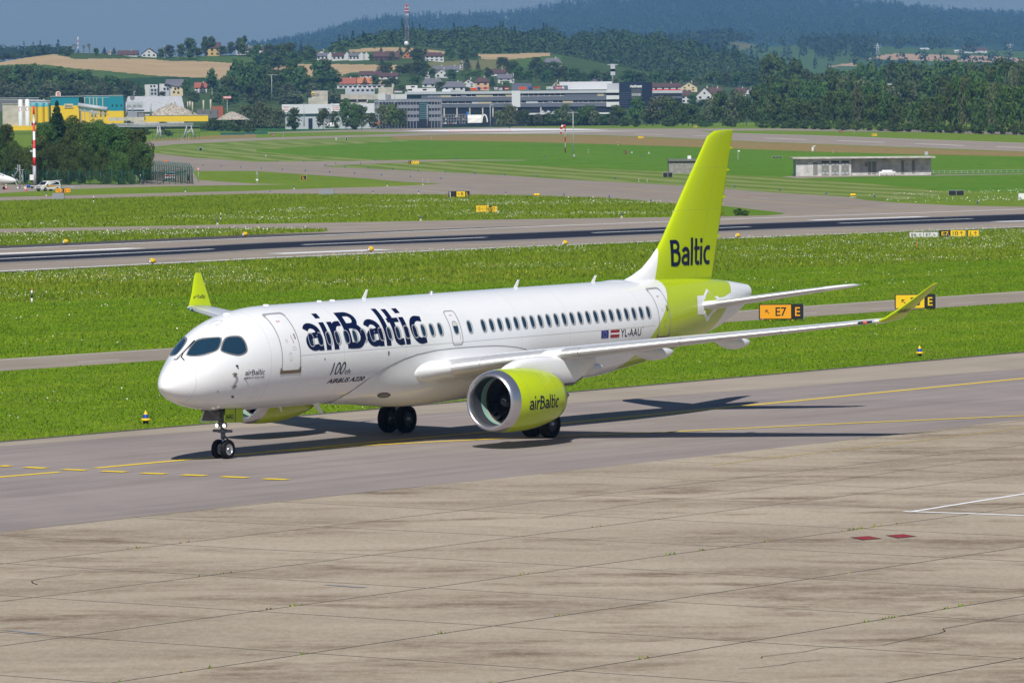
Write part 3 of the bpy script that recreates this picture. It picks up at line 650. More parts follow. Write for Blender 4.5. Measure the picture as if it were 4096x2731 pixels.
mb.add(vs, fs, M_FUS, True); mb.add(vs[:n], [tuple(range(n))], M_FUS, True)
mb.rev([(38.62, .28), (38.6, .24), (38.3, .2)], M_DKMET, 24, (0, 0, 4.83))
fus = mb.build('fuselage', air)
def surf_y(x, z, off=0.):
    t, b, w, m = FS(x); hh = (t-m) if z > m else (m-b); q = max(0., 1-((z-m)/hh)**2); return w*sqrt(q)+off
def skin(x, z0, h, off=.008):
    """point on the port skin, h metres of arc above height z0 at station x"""
    t, b, w, m = FS(x); z = z0 + .0; hh = (t-m) if z > m else (m-b)
    a = math.asin(max(-1, min(1, (z-m)/hh))) + h/((w+(t-m))/2)
    hh = (t-m) if a > 0 else (m-b)
    return Vector((x, -(w+off)*cos(a), m+(hh+off)*sin(a)))
def slice_bm(bm, step=.12, sx=None):
    for ax, st in ((1, step), (0, sx or 10)):
        if not bm.verts: return bm
        lo = min(v.co[ax] for v in bm.verts); hi = max(v.co[ax] for v in bm.verts); q = math.ceil(lo/st)*st
        while q < hi:
            no = (1, 0, 0) if ax == 0 else (0, 1, 0); co = [0, 0, 0]; co[ax] = q
            bmesh.ops.bisect_plane(bm, geom=bm.verts[:]+bm.edges[:]+bm.faces[:], plane_co=co, plane_no=no, dist=1e-5); q += st
    bmesh.ops.triangulate(bm, faces=bm.faces[:])
    return bm
def flat(pts):
    bm = bmesh.new(); bm.faces.new([bm.verts.new((p[0], p[1], 0)) for p in pts]); return bm
def rrect(x0, y0, x1, y1, r, n=6):
    o = []
    for cx, cy, a0 in ((x1-r, y1-r, 0), (x0+r, y1-r, pi/2), (x0+r, y0+r, pi), (x1-r, y0+r, 1.5*pi)):
        for k in range(n+1): a = a0+pi/2*k/n; o.append((cx+r*cos(a), cy+r*sin(a)))
    return o
def sup(cx, cy, a, b, e=2.6, n=28): return [(cx+a*abs(cos(t))**(2/e)*(1 if cos(t) >= 0 else -1), cy+b*abs(sin(t))**(2/e)*(1 if sin(t) >= 0 else -1)) for t in [2*pi*k/n for k in range(n)]]
def ringbm(out, inn):
    bm = bmesh.new(); n = len(out); a = [bm.verts.new((p[0], p[1], 0)) for p in out]; b = [bm.verts.new((p[0], p[1], 0)) for p in inn]
    for k in range(n): bm.faces.new((a[k], a[(k+1) % n], b[(k+1) % n], b[k]))
    return bm
def decal(name, bm, mat, z0, parent=air, off=.008, step=.12, sx=None, xoff=0.):
    slice_bm(bm, step, sx)
    for v in bm.verts: v.co = skin(v.co.x+xoff, z0, v.co.y, off)
    bmesh.ops.recalc_face_normals(bm, faces=bm.faces)
    me = bpy.data.meshes.new(name); bm.to_mesh(me); bm.free(); me.materials.append(mat); return link(name, me, parent)
ZB0 = 3.60                                   # reference height on the side
ARC = lambda x, z: (lambda t, b, w, m: (math.asin(max(-1, min(1, (z-m)/((t-m) if z > m else (m-b))))) - math.asin((ZB0-m)/((t-m) if ZB0 > m else (m-b))))*((w+(t-m))/2))(*FS(x))

# the airline's letter shapes as broad strokes; each stroke lies a hair above the last
def arcp(cx, cy, rx, ry, a0, a1, n=12): return [(cx+rx*cos(radians(a0+(a1-a0)*k/n)), cy+ry*sin(radians(a0+(a1-a0)*k/n))) for k in range(n+1)]
def gl(ch):
    W_ = .155; h = W_/2; X = .72
    if ch == 'a': return .60, [(arcp(.27, X-.30, .20, .225, 150, 90, 5)+arcp(.27, X-.27, .20, .195, 90, 0, 6)+[(.47, 0)], W_), (arcp(.27, .225, .19, .15, 90, 270, 14)+[(.47, .10)], W_*.92), ([(.27, .375), (.47, .40)], W_*.9)]
    if ch == 'i': return .25, [([(.10, 0), (.10, X)], W_), ([(.10, X+.13), (.10, X+.30)], W_)]
    if ch == 'l': return .25, [([(.10, 0), (.10, 1.06)], W_)]
    if ch == 'r': return .42, [([(.10, 0), (.10, X)], W_), ([(.14, .42)]+arcp(.33, .42, .19, .235, 170, 82, 7)+[(.43, .655)], W_*.9)]
    if ch == 'B': return .70, [([(.13, 0), (.13, 1.)], W_*1.1), ([(.13, .93), (.30, .93)]+arcp(.34, .75, .17, .18, 90, -90, 10)+[(.13, .57)], W_*.95), ([(.34, .555)]+arcp(.38, .31, .20, .245, 80, -90, 12)+[(.13, .07)], W_*.98)]
    if ch == 't': return .40, [([(.14, 1.02), (.14, .22)]+arcp(.27, .20, .13, .13, 180, 270, 6)+[(.38, .085)], W_), ([(.0, X-.07), (.38, X-.07)], W_*.8)]
    if ch == 'c': return .50, [([(.48, X-.09)]+arcp(.33, X/2, .245, X/2-.065, 75, 285, 18)+[(.48, .09)], W_)]
def logo(txt, w, h, bold=1.0):
    """list of bmeshes, one per stroke rank"""
    tot = sum(gl(c)[0] for c in txt)-.05; out = [bmesh.new() for _ in range(3)]; x = 0
    for c in txt:
        adv, st = gl(c)
        for r, (P, wd) in enumerate(st):
            wd *= bold; L = []; R = []
            for i, p in enumerate(P):
                a = P[max(0, i-1)]; b = P[min(len(P)-1, i+1)]; d = Vector((b[0]-a[0], b[1]-a[1])).normalized(); n = Vector((-d.y, d.x))*wd/2
                L.append((p[0]+n.x, p[1]+n.y)); R.append((p[0]-n.x, p[1]-n.y))
            bm = out[r]; lv = [bm.verts.new(((x+q[0])*w/tot, q[1]*h, 0)) for q in L]; rv = [bm.verts.new(((x+q[0])*w/tot, q[1]*h, 0)) for q in R]
            for i in range(len(P)-1): bm.faces.new((rv[i], rv[i+1], lv[i+1], lv[i]))
        x += adv
    return out
def logo_obj(name, txt, w, h, mat, fn, parent, step=.1, bold=1.0):
    """fn(x, y, lift) puts the flat letters on their surface"""
    full = bmesh.new()
    for r, bm in enumerate(logo(txt, w, h, bold)):
        slice_bm(bm, step, step*2)
        for v in bm.verts: v.co = fn(v.co.x, v.co.y, .0022*r)
        me = bpy.data.meshes.new('t'); bm.to_mesh(me); full.from_mesh(me); bm.free(); bpy.data.meshes.remove(me)
    me = bpy.data.meshes.new(name); full.to_mesh(me); full.free(); me.materials.append(mat); return link(name, me, parent)
# cabin windows
wx = [6.72+.5333*k for k in range(16)] + [16.62] + [17.53+.5414*k for k in range(22)]
for x in wx:
    zc = 4.12+.0085*x; h = ARC(x, zc)
    w = decal('window', ringbm(sup(x, h, .178, .262), sup(x, h, .138, .222)), M_FRAME, ZB0, off=.014)
    p = decal('pane', flat(sup(x, h, .140, .224)), M_GLASSD, ZB0, parent=w, off=.006)
    cr = bmesh.new(); o1 = sup(x, h, .137, .220); 
    q = [p_ for p_ in o1 if p_[0] >= x-.01]; q.sort(key=lambda p_: p_[1]); inn = [(x+(p_[0]-x)*.70, h+(p_[1]-h)*.93) for p_ in q]
    for i in range(len(q)-1): cr.faces.new([cr.verts.new((*c, 0)) for c in (q[i], q[i+1], inn[i+1], inn[i])])
    decal('blind', cr, M_CREAM, ZB0, parent=w, off=.009)
# doors
def door(name, x0, x1, z0, z1, r, win=False, scuff=True):
    a, b = ARC((x0+x1)/2, z0), ARC((x0+x1)/2, z1)
    d = decal(name, flat(rrect(x0, a, x1, b, r)), M_FUS, ZB0, off=.006, step=.1, sx=.2)
    decal('door_frame', ringbm(rrect(x0-.05, a-.05, x1+.05, b+.05, r+.04), rrect(x0, a, x1, b, r)), M_FRAME, ZB0, parent=d, off=.012, step=.1)
    if scuff:
        decal('sill_plate', flat([(x0-.10, a-.10), (x1+.10, a-.10), (x1+.10, a+.12), (x1+.05, a+.10), (x1+.03, a+.02), (x0-.03, a+.02), (x0-.05, a+.10), (x0-.10, a+.12)]), M_BRONZE, ZB0, parent=d, off=.016)
        decal('door_hinge', flat([(x0-.08, b-.14), (x0-.04, b-.1), (x0+.06, b+.03), (x1-.06, b+.03), (x1+.04, b-.1), (x1+.08, b-.14), (x1+.06, b+.04), (x1-.05, b+.10), (x0+.05, b+.10), (x0-.06, b+.04)]), M_FRAME, ZB0, parent=d, off=.018)
        decal('door_handle', ringbm(sup(x1-.12, (a+b)/2+.08, .035, .11, 2.5, 20), sup(x1-.12, (a+b)/2+.08, .012, .06, 2.5, 20)), M_BLK, ZB0, parent=d, off=.012)
        decal('placard', ringbm(rrect(x0+.38, a+.35, x0+.52, a+.62, .04), rrect(x0+.395, a+.365, x0+.505, a+.605, .03)), M_FRAME, ZB0, parent=d, off=.010)
        for (px, py, w_, h_) in ((x0+.28, a+1.0, .13, .10), (x0+.62, a+.72, .18, .10)):
            decal('placard', ringbm(rrect(px, py, px+w_, py+h_, .02), rrect(px+.012, py+.012, px+w_-.012, py+h_-.012, .015)), M_FRAME, ZB0, parent=d, off=.010)
        decal('exit_mark', fitat('EXIT', x0+.30, b-.42, .20, .07), M_REDT, ZB0, parent=d, off=.011)
        decal('arrow_mark', flat([(x0+.70, a+.95), (x0+.73, a+.95), (x0+.66, a+1.25), (x0+.64, a+1.24)]), M_REDT, ZB0, parent=d, off=.011)
    if win:
        xm = (x0+x1)/2+.01; h = ARC(xm, 4.26)
        w = decal('window', ringbm(sup(xm, h, .178, .262), sup(xm, h, .138, .222)), M_FRAME, ZB0, parent=d, off=.016)
        p_ = decal('pane', flat(sup(xm, h, .14, .224)), M_GLASSD, ZB0, parent=d, off=.013)
        decal('blind', flat([c for c in sup(xm, h, .137, .22) if c[1] > h+.06]), M_CREAM, ZB0, parent=d, off=.015)
        decal('exit_mark', fitat('EXIT', x0+.22, b-.20, .18, .06), M_REDT, ZB0, parent=d, off=.011)
        decal('arrow_mark', flat([(x1-.13, a+.12), (x1-.11, a+.12), (x1-.10, a+.42), (x1-.12, a+.42)]), M_REDT, ZB0, parent=d, off=.011)
    return d
def fitat(txt, x, y, w, h, **k):
    bm = fit_text(txt, w, h, **k)
    for v in bm.verts: v.co.x += x; v.co.y += y
    return bm
door('passenger_door', 4.95, 5.93, 3.12, 5.12, .16)
door('rear_door', 29.66, 30.52, 3.35, 5.22, .16)
door('emergency_exit', 15.38, 16.0, 3.66, 4.86, .12, True, False)
# lettering on the side; h measured as arc above ZB0
def side_text(name, txt, x0, x1, z0, z1, mat, **k):
    a, b = ARC((x0+x1)/2, z0), ARC((x0+x1)/2, z1); return decal(name, fitat(txt, x0, a, x1-x0, b-a, **k), mat, ZB0, off=.010, step=.1)
_a, _b = ARC(10, 3.77), ARC(10, 5.06)
logo_obj('airline_name', 'airBaltic', 7.30, _b-_a, M_NAVY, lambda x, y, l: skin(6.38+x, ZB0, _a+y, .010+l), air)
side_text('anniversary_number', '100', 7.86, 8.72, 2.84, 3.30, M_NAVY, offset=-.008, shear=.25, space=.95)
side_text('anniversary_suffix', 'th', 8.76, 9.07, 2.84, 3.03, M_NAVY, shear=.25)
side_text('aircraft_type', 'AIRBUS A220', 7.86, 10.12, 2.53, 2.70, M_NAVY, offset=.02, shear=.3)
logo_obj('small_airline_name', 'airBaltic', .98, .19, M_NAVY, lambda x, y, l: skin(3.02+x, ZB0, ARC(3.5, 3.05)+y, .008+l), air, bold=.7)
side_text('small_aircraft_type', 'AIRBUS A220-300', 3.0, 4.02, 2.93, 2.99, M_NAVY, offset=.01, shear=.25)
side_text('registration', 'YL-AAU', 26.72, 28.22, 3.47, 3.77, M_NAVY, offset=.004, space=1.05)
decal('registration_dot', flat(sup(28.35, ARC(28.3, 3.78), .022, .022, 2, 12)), M_NAVY, ZB0, off=.01)
fl = decal('european_flag', flat([(25.33, ARC(25.6, 3.47)), (25.85, ARC(25.6, 3.47)), (25.85, ARC(25.6, 3.77)), (25.33, ARC(25.6, 3.77))]), M_EUB, ZB0, off=.010)
st = bmesh.new()
for k in range(12):
    c = (25.59+.12*cos(k*pi/6), ARC(25.6, 3.62)+.10*sin(k*pi/6)); v = [st.verts.new((c[0]+.018*cos(t)*(1 if i % 2 == 0 else .45), c[1]+.018*sin(t)*(1 if i % 2 == 0 else .45), 0)) for i, t in enumerate([pi/2+j*pi/5 for j in range(10)])]; st.faces.new(v)
decal('stars', st, M_STAR, ZB0, parent=fl, off=.014)
fl = decal('latvian_flag', flat([(25.98, ARC(26.3, 3.47)), (26.62, ARC(26.3, 3.47)), (26.62, ARC(26.3, 3.77)), (25.98, ARC(26.3, 3.77))]), M_REDF, ZB0, off=.010)
hm = ARC(26.3, 3.62); decal('white_band', flat([(25.98, hm-.03), (26.62, hm-.03), (26.62, hm+.03), (25.98, hm+.03)]), M_WHP, ZB0, parent=fl, off=.014)
# small fittings on the skin
decal('static_port', flat(sup(7.4, ARC(7.4, 3.45), .03, .035, 2, 12)), M_BLK, ZB0, off=.01)
decal('drain_port', ringbm(sup(11.3, ARC(11.3, 3.50), .06, .085, 2, 16), sup(11.3, ARC(11.3, 3.50), .045, .07, 2, 16)), M_FRAME, ZB0, off=.012)
decal('drain_port', flat(sup(11.3, ARC(11.3, 3.50), .045, .07, 2, 16)), M_GREYP, ZB0, off=.011)
for (x, z, l) in ((2.55, 3.12, .12), (2.62, 2.68, .12)):
    mb = MB(); y = -surf_y(x, z)
    mb.box((x, y-.04, z), (.10, .09, .05), M_GEAR); mb.tube((x+.02, y-.09, z), (x-.26, y-.10, z+.01), .016, M_BRONZE, n=8); decal('probe_plate', flat([(x-.06, ARC(x, z)-.1), (x+.07, ARC(x, z)-.1), (x+.07, ARC(x, z)+.05), (x-.06, ARC(x, z)+.05)]), M_RIM, ZB0, off=.006); mb.build('pitot_probe', air)
for (x, z) in ((2.62, 3.42), (2.75, 2.30)): mb = MB(); y = -surf_y(x, z); mb.tube((x, y, z), (x+.03, y-.07, z-.02), .035, M_BLK, n=10); mb.build('temperature_probe', air)
mb = MB(); mb.tube((3.0, -surf_y(3.0, 2.95), 2.95), (3.14, -surf_y(3.14, 2.92)-.05, 2.93), .012, M_BLK)
mb.build('ice_probe', air)
side_text('service_mark', 'L', 1.95, 2.05, 2.50, 2.55, M_BLK)
decal('service_hatch', ringbm(sup(3.85, ARC(3.8, 2.32), .17, .25, 2, 28), sup(3.85, ARC(3.8, 2.32), .163, .243, 2, 28)), M_FRAME, ZB0, off=.006)
decal('belly_light', ringbm(sup(11.35, 0, .20, .09, 2, 24), sup(11.35, 0, .17, .07, 2, 24)), M_BLK, 1.98, off=.30) if False else None
# antennas on the roof
for (x, h_) in ((12.15, .33), (22.0, .30), (27.35, .27)):
    t = FS(x)[0]; a = MB(); a.poly([(x-.14, -.012, t-.03), (x+.10, -.012, t-.03), (x+.26, -.012, t+h_), (x+.16, -.012, t+h_)], M_WHP, (0, .024, 0)); a.build('blade_antenna', air)
for (x, r) in ((6.2, .12), (9.4, .10), (10.2, .11), (3.9, .14)):
    t = FS(x)[0]; a = MB(); a.rev([(t-.03, r), (t+.02, r), (t+.04, r*.7), (t+.045, .001)], M_WHP, 16, (x, 0, 0), 'Z'); a.v = [(p[0], p[1], p[2]) for p in a.v]; a.build('antenna_dome', air)
t = FS(16.45)[0]; a = MB(); a.rev([(t-.02, .11), (t+.05, .10), (t+.10, .06), (t+.115, .001)], M_RIM, 16, (16.45, 0, 0), 'Z'); a.build('beacon', air)
t = FS(28.9)[0]; a = MB(); a.add([Vector((28.9+1.3*cos(u)*q, .42*sin(u)*q, t-.06+.10*(1-q*q))) for q in (1, .7, .35, .02) for u in [2*pi*k/24 for k in range(24)]], [(i*24+k, i*24+(k+1) % 24, (i+1)*24+(k+1) % 24, (i+1)*24+k) for i in range(3) for k in range(24)], M_WHP, True); a.build('antenna_fairing', air)
# cockpit glazing, surveyed on the photo and dropped onto the nose, both sides
from mathutils.bvhtree import BVHTree
bmf = bmesh.new(); bmf.from_mesh(fus.data); bvh = BVHTree.FromBMesh(bmf); INV = air_mw.inverted()
def onskin(u, v, off=.0):
    o = INV @ Vector((0, 0, CH)); d = (INV.to_3x3() @ ray(u, v)).normalized(); h = bvh.ray_cast(o, d)
    return None if h[0] is None else h[0] + (h[1] if h[1].dot(d) < 0 else -h[1])*off
def chaikin(P, n=2):
    for _ in range(n):
        Q_ = []
        for a, b in zip(P, P[1:]+P[:1]): Q_ += [(a[0]*.75+b[0]*.25, a[1]*.75+b[1]*.25), (a[0]*.25+b[0]*.75, a[1]*.25+b[1]*.75)]
        P = Q_
    return P
def glaze(px, grow):
    cx = sum(p[0] for p in px)/len(px); cy = sum(p[1] for p in px)/len(px)
    out = []
    for p in px:
        d = Vector((p[0]-cx, p[1]-cy)); d2 = d*(1+grow/d.length); out.append((cx+d2.x, cy+d2.y))
    return out
def cockpit(name, px, sgn, both=True):
    px = chaikin([z1(*p) for p in px], 1); outer = glaze(px, 6.0)
    for sy in ((1, -1) if both else (1,)):
        for nm, bm, mat, off, in (('windshield_frame', ringbm(outer, px), M_FRMD, .012), (name, flat(px), M_GLASSD, .008)):
            if nm == name: slice_bm(bm, 6, 8)
            for v in bm.verts:
                q = onskin(v.co.x, v.co.y, off); v.co = q if q is not None else Vector((0, 0, 0)); v.co.y *= sy
            bmesh.ops.recalc_face_normals(bm, faces=bm.faces); me = bpy.data.meshes.new(nm); bm.to_mesh(me); bm.free(); me.materials.append(mat)
            if nm == 'windshield_frame': me_f = me
            else:
                g_ = link(nm, me, air); link('window_rim', me_f, g_)
cockpit('windshield', [(344, 693), (352, 672), (372, 640), (402, 600), (436, 582), (515, 571), (585, 566), (589, 590), (572, 638), (554, 659), (505, 676), (452, 692), (390, 699)], 1)
cockpit('side_window', [(594, 660), (597, 640), (612, 592), (636, 566), (700, 561), (733, 566), (752, 588), (768, 620), (776, 656), (762, 676), (724, 690), (690, 686), (632, 674)], 1)
mb = MB()
for a, b in (((395, 596), (272, 728)), ((402, 592), (318, 680)), ((318, 680), (303, 712)), ((303, 712), (325, 735)), ((272, 728), (252, 733))):
    pa, pb = onskin(*z1(*a), .05), onskin(*z1(*b), .05)
    if pa and pb: mb.tube(pa, pb, .016, M_BLK, n=6)
mb.build('windshield_wipers', air)
# roof hatch outline over the cockpit
hp = chaikin([z1(*p) for p in ((492, 480), (545, 441), (608, 441), (590, 462), (555, 480))], 1); bm = ringbm(hp, glaze(hp, -1.2))
for v in bm.verts: v.co = onskin(v.co.x, v.co.y, .01)
bm_obj('escape_hatch', bm, M_FRAME, air)

# ---------------- belly fairing
mb = MB(); ring = []; N_ = 40
FX = [9.5, 9.7, 10., 10.35, 10.75, 11.2, 11.6, 12.3, 13.1, 14.3, 15.5, 17., 18.2, 18.9, 19.6, 20.2, 20.6, 21.0]
FT = [1.95, 2.1, 2.34, 2.57, 2.78, 2.95, 3.07, 3.24, 3.37, 3.47, 3.50, 3.50, 3.48, 3.43, 3.36, 3.26, 3.12, 2.9]
FB = [.005, .03, .06, .08, .10, .13, .17, .24, .32, .38, .38, .34, .31, .28, .22, .14, .06, .01]
for x, zt, B in zip(FX, FT, FB):
    t, b, w, m = FS(x); a0 = math.asin(max(-1, (zt-m)/((t-m) if zt > m else (m-b))))
    rr = []
    for k in range(N_+1):
        a = a0 + (-pi-2*a0)*k/N_ if True else 0
        e = min(k, N_-k)/N_*2; e = min(1, e*1.9); e = e*e*(3-2*e); hh = (t-m) if sin(a) > 0 else (m-b)
        off = .015 + B*e
        rr.append(Vector((x, (w+off)*cos(a), m+(hh+off)*sin(a))))
    ring.append(rr)
for i in range(len(ring)-1):
    mb.add(ring[i]+ring[i+1], [(k, k+1, N_+2+k, N_+1+k) for k in range(N_)], M_WHP, True)
bf = mb.build('belly_fairing', air)
seal = MB(); 
for sgn in (0, -1):
    P = [r[sgn] for r in ring]
    for a, b in zip(P, P[1:]): seal.tube(a, b, .012, M_GREYP, n=6, caps=False)
seal.build('fairing_seal', bf)
o_ = bf.data; bmb = bmesh.new(); bmb.from_mesh(o_); bvb = BVHTree.FromBMesh(bmb)
def onbelly(u, v, off):
    o = INV @ Vector((0, 0, CH)); d = (INV.to_3x3() @ ray(u, v)).normalized(); h = bvb.ray_cast(o, d)
    return None if h[0] is None else h[0] - (h[1] if h[1].dot(d) > 0 else -h[1])*off
zz2 = lambda x, y: (1100+x/2.24, 1100+y/2.24)
for nm, a, b, mat, off in (('light_housing', 60, 24, M_BLK, .006), ('landing_light', 50, 17, M_GREYP, .010)):
    bm = flat([zz2(975+a*cos(t), 1075+b*sin(t)-.05*a*cos(t)) for t in [2*pi*k/24 for k in range(24)]]); bmesh.ops.triangulate(bm, faces=bm.faces[:])
    for v in bm.verts: v.co = onbelly(v.co.x, v.co.y, off) or Vector((11.3, -1.7, 1.9))
    bm_obj(nm, bm, mat, bf)

# ---------------- lifting surfaces
def foil(n=14, t=.12, cam=.0):
    """closed outline, list of (chord fraction, thickness fraction) from the trailing edge over the top to the trailing edge"""
    xs_ = [(1-cos(pi*k/n))/2 for k in range(n+1)]
    th = lambda x: 5*t*(.2969*sqrt(x)-.126*x-.3516*x*x+.2843*x**3-.1036*x**4)
    cm = lambda x: cam*4*x*(1-x)
    up = [(x, cm(x)+th(x)) for x in xs_]; lo = [(x, cm(x)-th(x)) for x in xs_]
    return up[::-1] + lo[1:-1]
def loft(name, secs, matf, parent=air, sub=None, caps=True):
    """secs: (le point, chord vector, up vector, t/c, camber)"""
    mb = MB(); rings = []
    for le, ch, up, t, cam in secs:
        f = foil(14, t, cam); c = Vector(ch).length
        rings.append([Vector(le)+Vector(ch)*x+Vector(up).normalized()*y*c for x, y in f])
    n = len(rings[0]); fo = foil(14, .1, 0)
    for i in range(len(rings)-1):
        for k in range(n):
            q = (k+1) % n; mb.add([rings[i][k], rings[i][q], rings[i+1][q], rings[i+1][k]], [(0, 1, 2, 3)], matf(i, (fo[k][0]+fo[q][0])/2, k < n//2), True)
    if caps: mb.add(rings[-1], [tuple(range(n))], matf(len(rings)-2, .5, True), True); mb.add(rings[0], [tuple(range(n))], matf(0, .5, True), True)
    return mb.build(name, parent)
LEZ = ([1.0, 2., 5., 9.8, 13.4, 16.3], [2.58, 2.76, 3.20, 3.77, 4.17, 4.50]); CHD = ([1.0, 2., 5.9, 16.3], [7.0, 6.35, 4.35, 1.62])
lex = lambda y: 13.97+.56*(y-2)
def wing(sg):
    ys_ = [1.0, 1.7, 2., 2.6, 3.6, 4.8, 5.4, 6.0, 6.6, 8., 9.8, 11.6, 13.4, 15., 16.2]; secs = []
    for y in ys_:
        c = float(np.interp(y, *CHD)); tw = radians(float(np.interp(y, [1, 6, 16], [2.5, 1.0, -1.0]))); t = float(np.interp(y, [1, 6, 16], [.14, .115, .10]))
        secs.append(((lex(y), sg*y, pch(*LEZ, y)), (c*cos(tw), 0, -c*sin(tw)), (sin(tw), 0, cos(tw)), t, .012))
    zk = pch(*LEZ, 16.2)
    wl = [(16.2, lex(16.2), zk, 1.64, 0), (16.34, 22.06, zk+.03, 1.58, 22), (16.46, 22.30, zk+.12, 1.46, 40), (16.66, 22.66, zk+.34, 1.24, 50), (16.92, 23.10, zk+.64, .98, 51), (17.24, 23.60, zk+1.02, .68, 52), (17.46, 23.96, zk+1.28, .48, 52), (17.54, 24.12, zk+1.37, .34, 52)]
    def mf(i, xc, up):
        y = (ys_[i]+ys_[i+1])/2
        if xc < .11 and not (5.35 < y < 6.05) and y > 2: return M_SLAT
        return M_WHP if y < 2 or xc < .16 else M_WING
    w = loft('wing', secs, mf, caps=True)
    ws = [((x, sg*y, z), (c, 0, 0), (0, -sg*sin(radians(a)), cos(radians(a))), .10, 0.) for y, x, z, c, a in wl]
    wgl = loft('winglet', ws, lambda i, xc, up: M_LIM if i > 0 else M_WHP, parent=w)
    # winglet name on the inner (far) and outer (near) face
    def wmap(u, v, side):   # u along chord, v up the winglet
        y = np.interp(v, [0, .34, .75], [16.58, 16.84, 17.1]); z = zk+np.interp(v, [0, .34, .75], [.24, .54, .86]); x = np.interp(v, [0, .34, .75], [22.52, 22.92, 23.4])
        n = Vector((0, -sg*.86, .5))*side; th = .066
        return Vector((x+u, sg*y, z))+n*th
    side = 1 if sg > 0 else -1
    logo_obj('winglet_name', 'airBaltic', .78, .17, M_NAVY, lambda x, y, l: wmap(x+.14, y+.10, side)+Vector((0, -sg*.86, .5))*side*l, wgl, .1, .75)
    # navigation light in the tip
    L = MB(); yy = 15.95; P = [Vector((lex(y_), sg*y_, pch(*LEZ, y_))) for y_ in (15.7, 15.85, 16.0, 16.15)]
    for a, b, m_, r in ((0, 1, M_GLASSD, .055), (1, 2, M_NAVR if sg < 0 else M_MINT, .06), (2, 3, M_GLASSD, .05)): L.tube(P[a]+Vector((.02, 0, 0)), P[b]+Vector((.02, 0, 0)), r, m_, n=12)
    L.build('navigation_light', w)
    # slat joints
    for y in (3.4, 6.6, 9.9, 13.2):
        J = MB(); p = Vector((lex(y), sg*y, pch(*LEZ, y))); c = float(np.interp(y, *CHD)); f = foil(14, .118, .012)
        pts = [p+Vector((x*c, 0, z_*c)) for x, z_ in f if x < .1]
        for a, b in zip(pts, pts[1:]):
            if (a-b).length < 1.2: J.tube(a, b, .010, M_GREYP, n=5, caps=False)
        J.build('slat_gap', w)
    # flap track fairings
    for y, l, zc, r, x1 in ((4.75, 3.0, 2.62, .25, 21.0), (7.35, 2.9, 3.22, .23, 21.95), (10.35, 2.5, 3.62, .20, 22.65)):
        fb = MB(); pr = [(0, .01), (.06, .35), (.18, .68), (.35, .93), (.55, 1.), (.75, .86), (.9, .55), (.97, .25), (1., .02)]; vs_ = []; n_ = 16
        for q, rr in pr:
            for k in range(n_):
                a = 2*pi*k/n_; vs_.append(Vector((x1-l+l*q, sg*y+r*.62*rr*cos(a), zc-.06*sin(pi*q)+(1-q)*.12+r*1.25*rr*sin(a)*(1 if sin(a) < 0 else .8))))
        fb.add(vs_, [(i*n_+k, i*n_+(k+1) % n_, (i+1)*n_+(k+1) % n_, (i+1)*n_+k) for i in range(len(pr)-1) for k in range(n_)], M_WHP, True)
        fb.build('flap_track_fairing', w)
    return w
wing(-1); wing(1)
# root fillet in front of the wing
for sg in (-1, 1):
    ys_ = [1.55, 1.75, 1.95, 2.15, 2.45]; off = [1.05, .72, .38, .14, .0]; secs = []
    for y, o in zip(ys_, off):
        c = float(np.interp(y, *CHD)); secs.append(((lex(y)-o, sg*y, pch(*LEZ, y)+.0), (c*.75+o, 0, -.3), (0, 0, 1), .150 if y < 2.4 else .138, .012))
    loft('wing_root_fillet', secs, lambda i, xc, up: M_WHP)
# tailplane
def stab(sg):
    secs = []
    for y in (.35, .9, 1.35, 1.6, 2.5, 4., 5.15, 5.5, 5.78):
        le = 33.55+.72*(y-1.2); c = float(np.interp(y, [.35, 5.5, 5.78], [3.3, 1.5, 1.1])); z = 4.46+.155*(y-1.)
        if y > 5.3: le += (y-5.3)*.9
        t = .115 if y > 1 else .13
        secs.append(((le, sg*y, z), (c, 0, 0), (0, -sg*.15, 1), t, -.008))
    s = loft('tailplane', secs, lambda i, xc, up: M_SLAT if (xc < .10 and 3 <= i <= 5) else (M_WHP if xc < .2 or i < 3 or i > 5 else M_WING))
    return s
stab(-1); stab(1)
# white frame round the tailplane root, surveyed on the photo
zz4 = lambda x, y: (2400+x/1.537, 480+y/1.537)
def skinpoly(name, px, mat, off, hole=None, parent=air):
    if hole: bm = ringbm([zz4(*p) for p in px], [zz4(*p) for p in hole])
    else: bm = flat([zz4(*p) for p in px]); bmesh.ops.triangulate(bm, faces=bm.faces[:]); slice_bm(bm, 8, 8)
    for v in bm.verts: v.co = onskin(v.co.x, v.co.y, off) or Vector((34, -.9, 4.5))
    bmesh.ops.recalc_face_normals(bm, faces=bm.faces); return bm_obj(name, bm, mat, parent)
skinpoly('trim_plate', [(597, 1082), (638, 1078), (640, 1196), (600, 1196)], M_WHP, .010)
fr_ = [(634, 1082), (652, 1038), (732, 1092), (728, 1150), (656, 1242), (636, 1196)]; fi_ = [(645, 1095), (660, 1056), (714, 1098), (712, 1146), (658, 1208), (646, 1180)]
skinpoly('trim_frame', fr_, M_WHP, .014, fi_)
skinpoly('trim_plate', [(728, 1092), (760, 1088), (800, 1062), (800, 1135), (728, 1152)], M_WHP, .012)
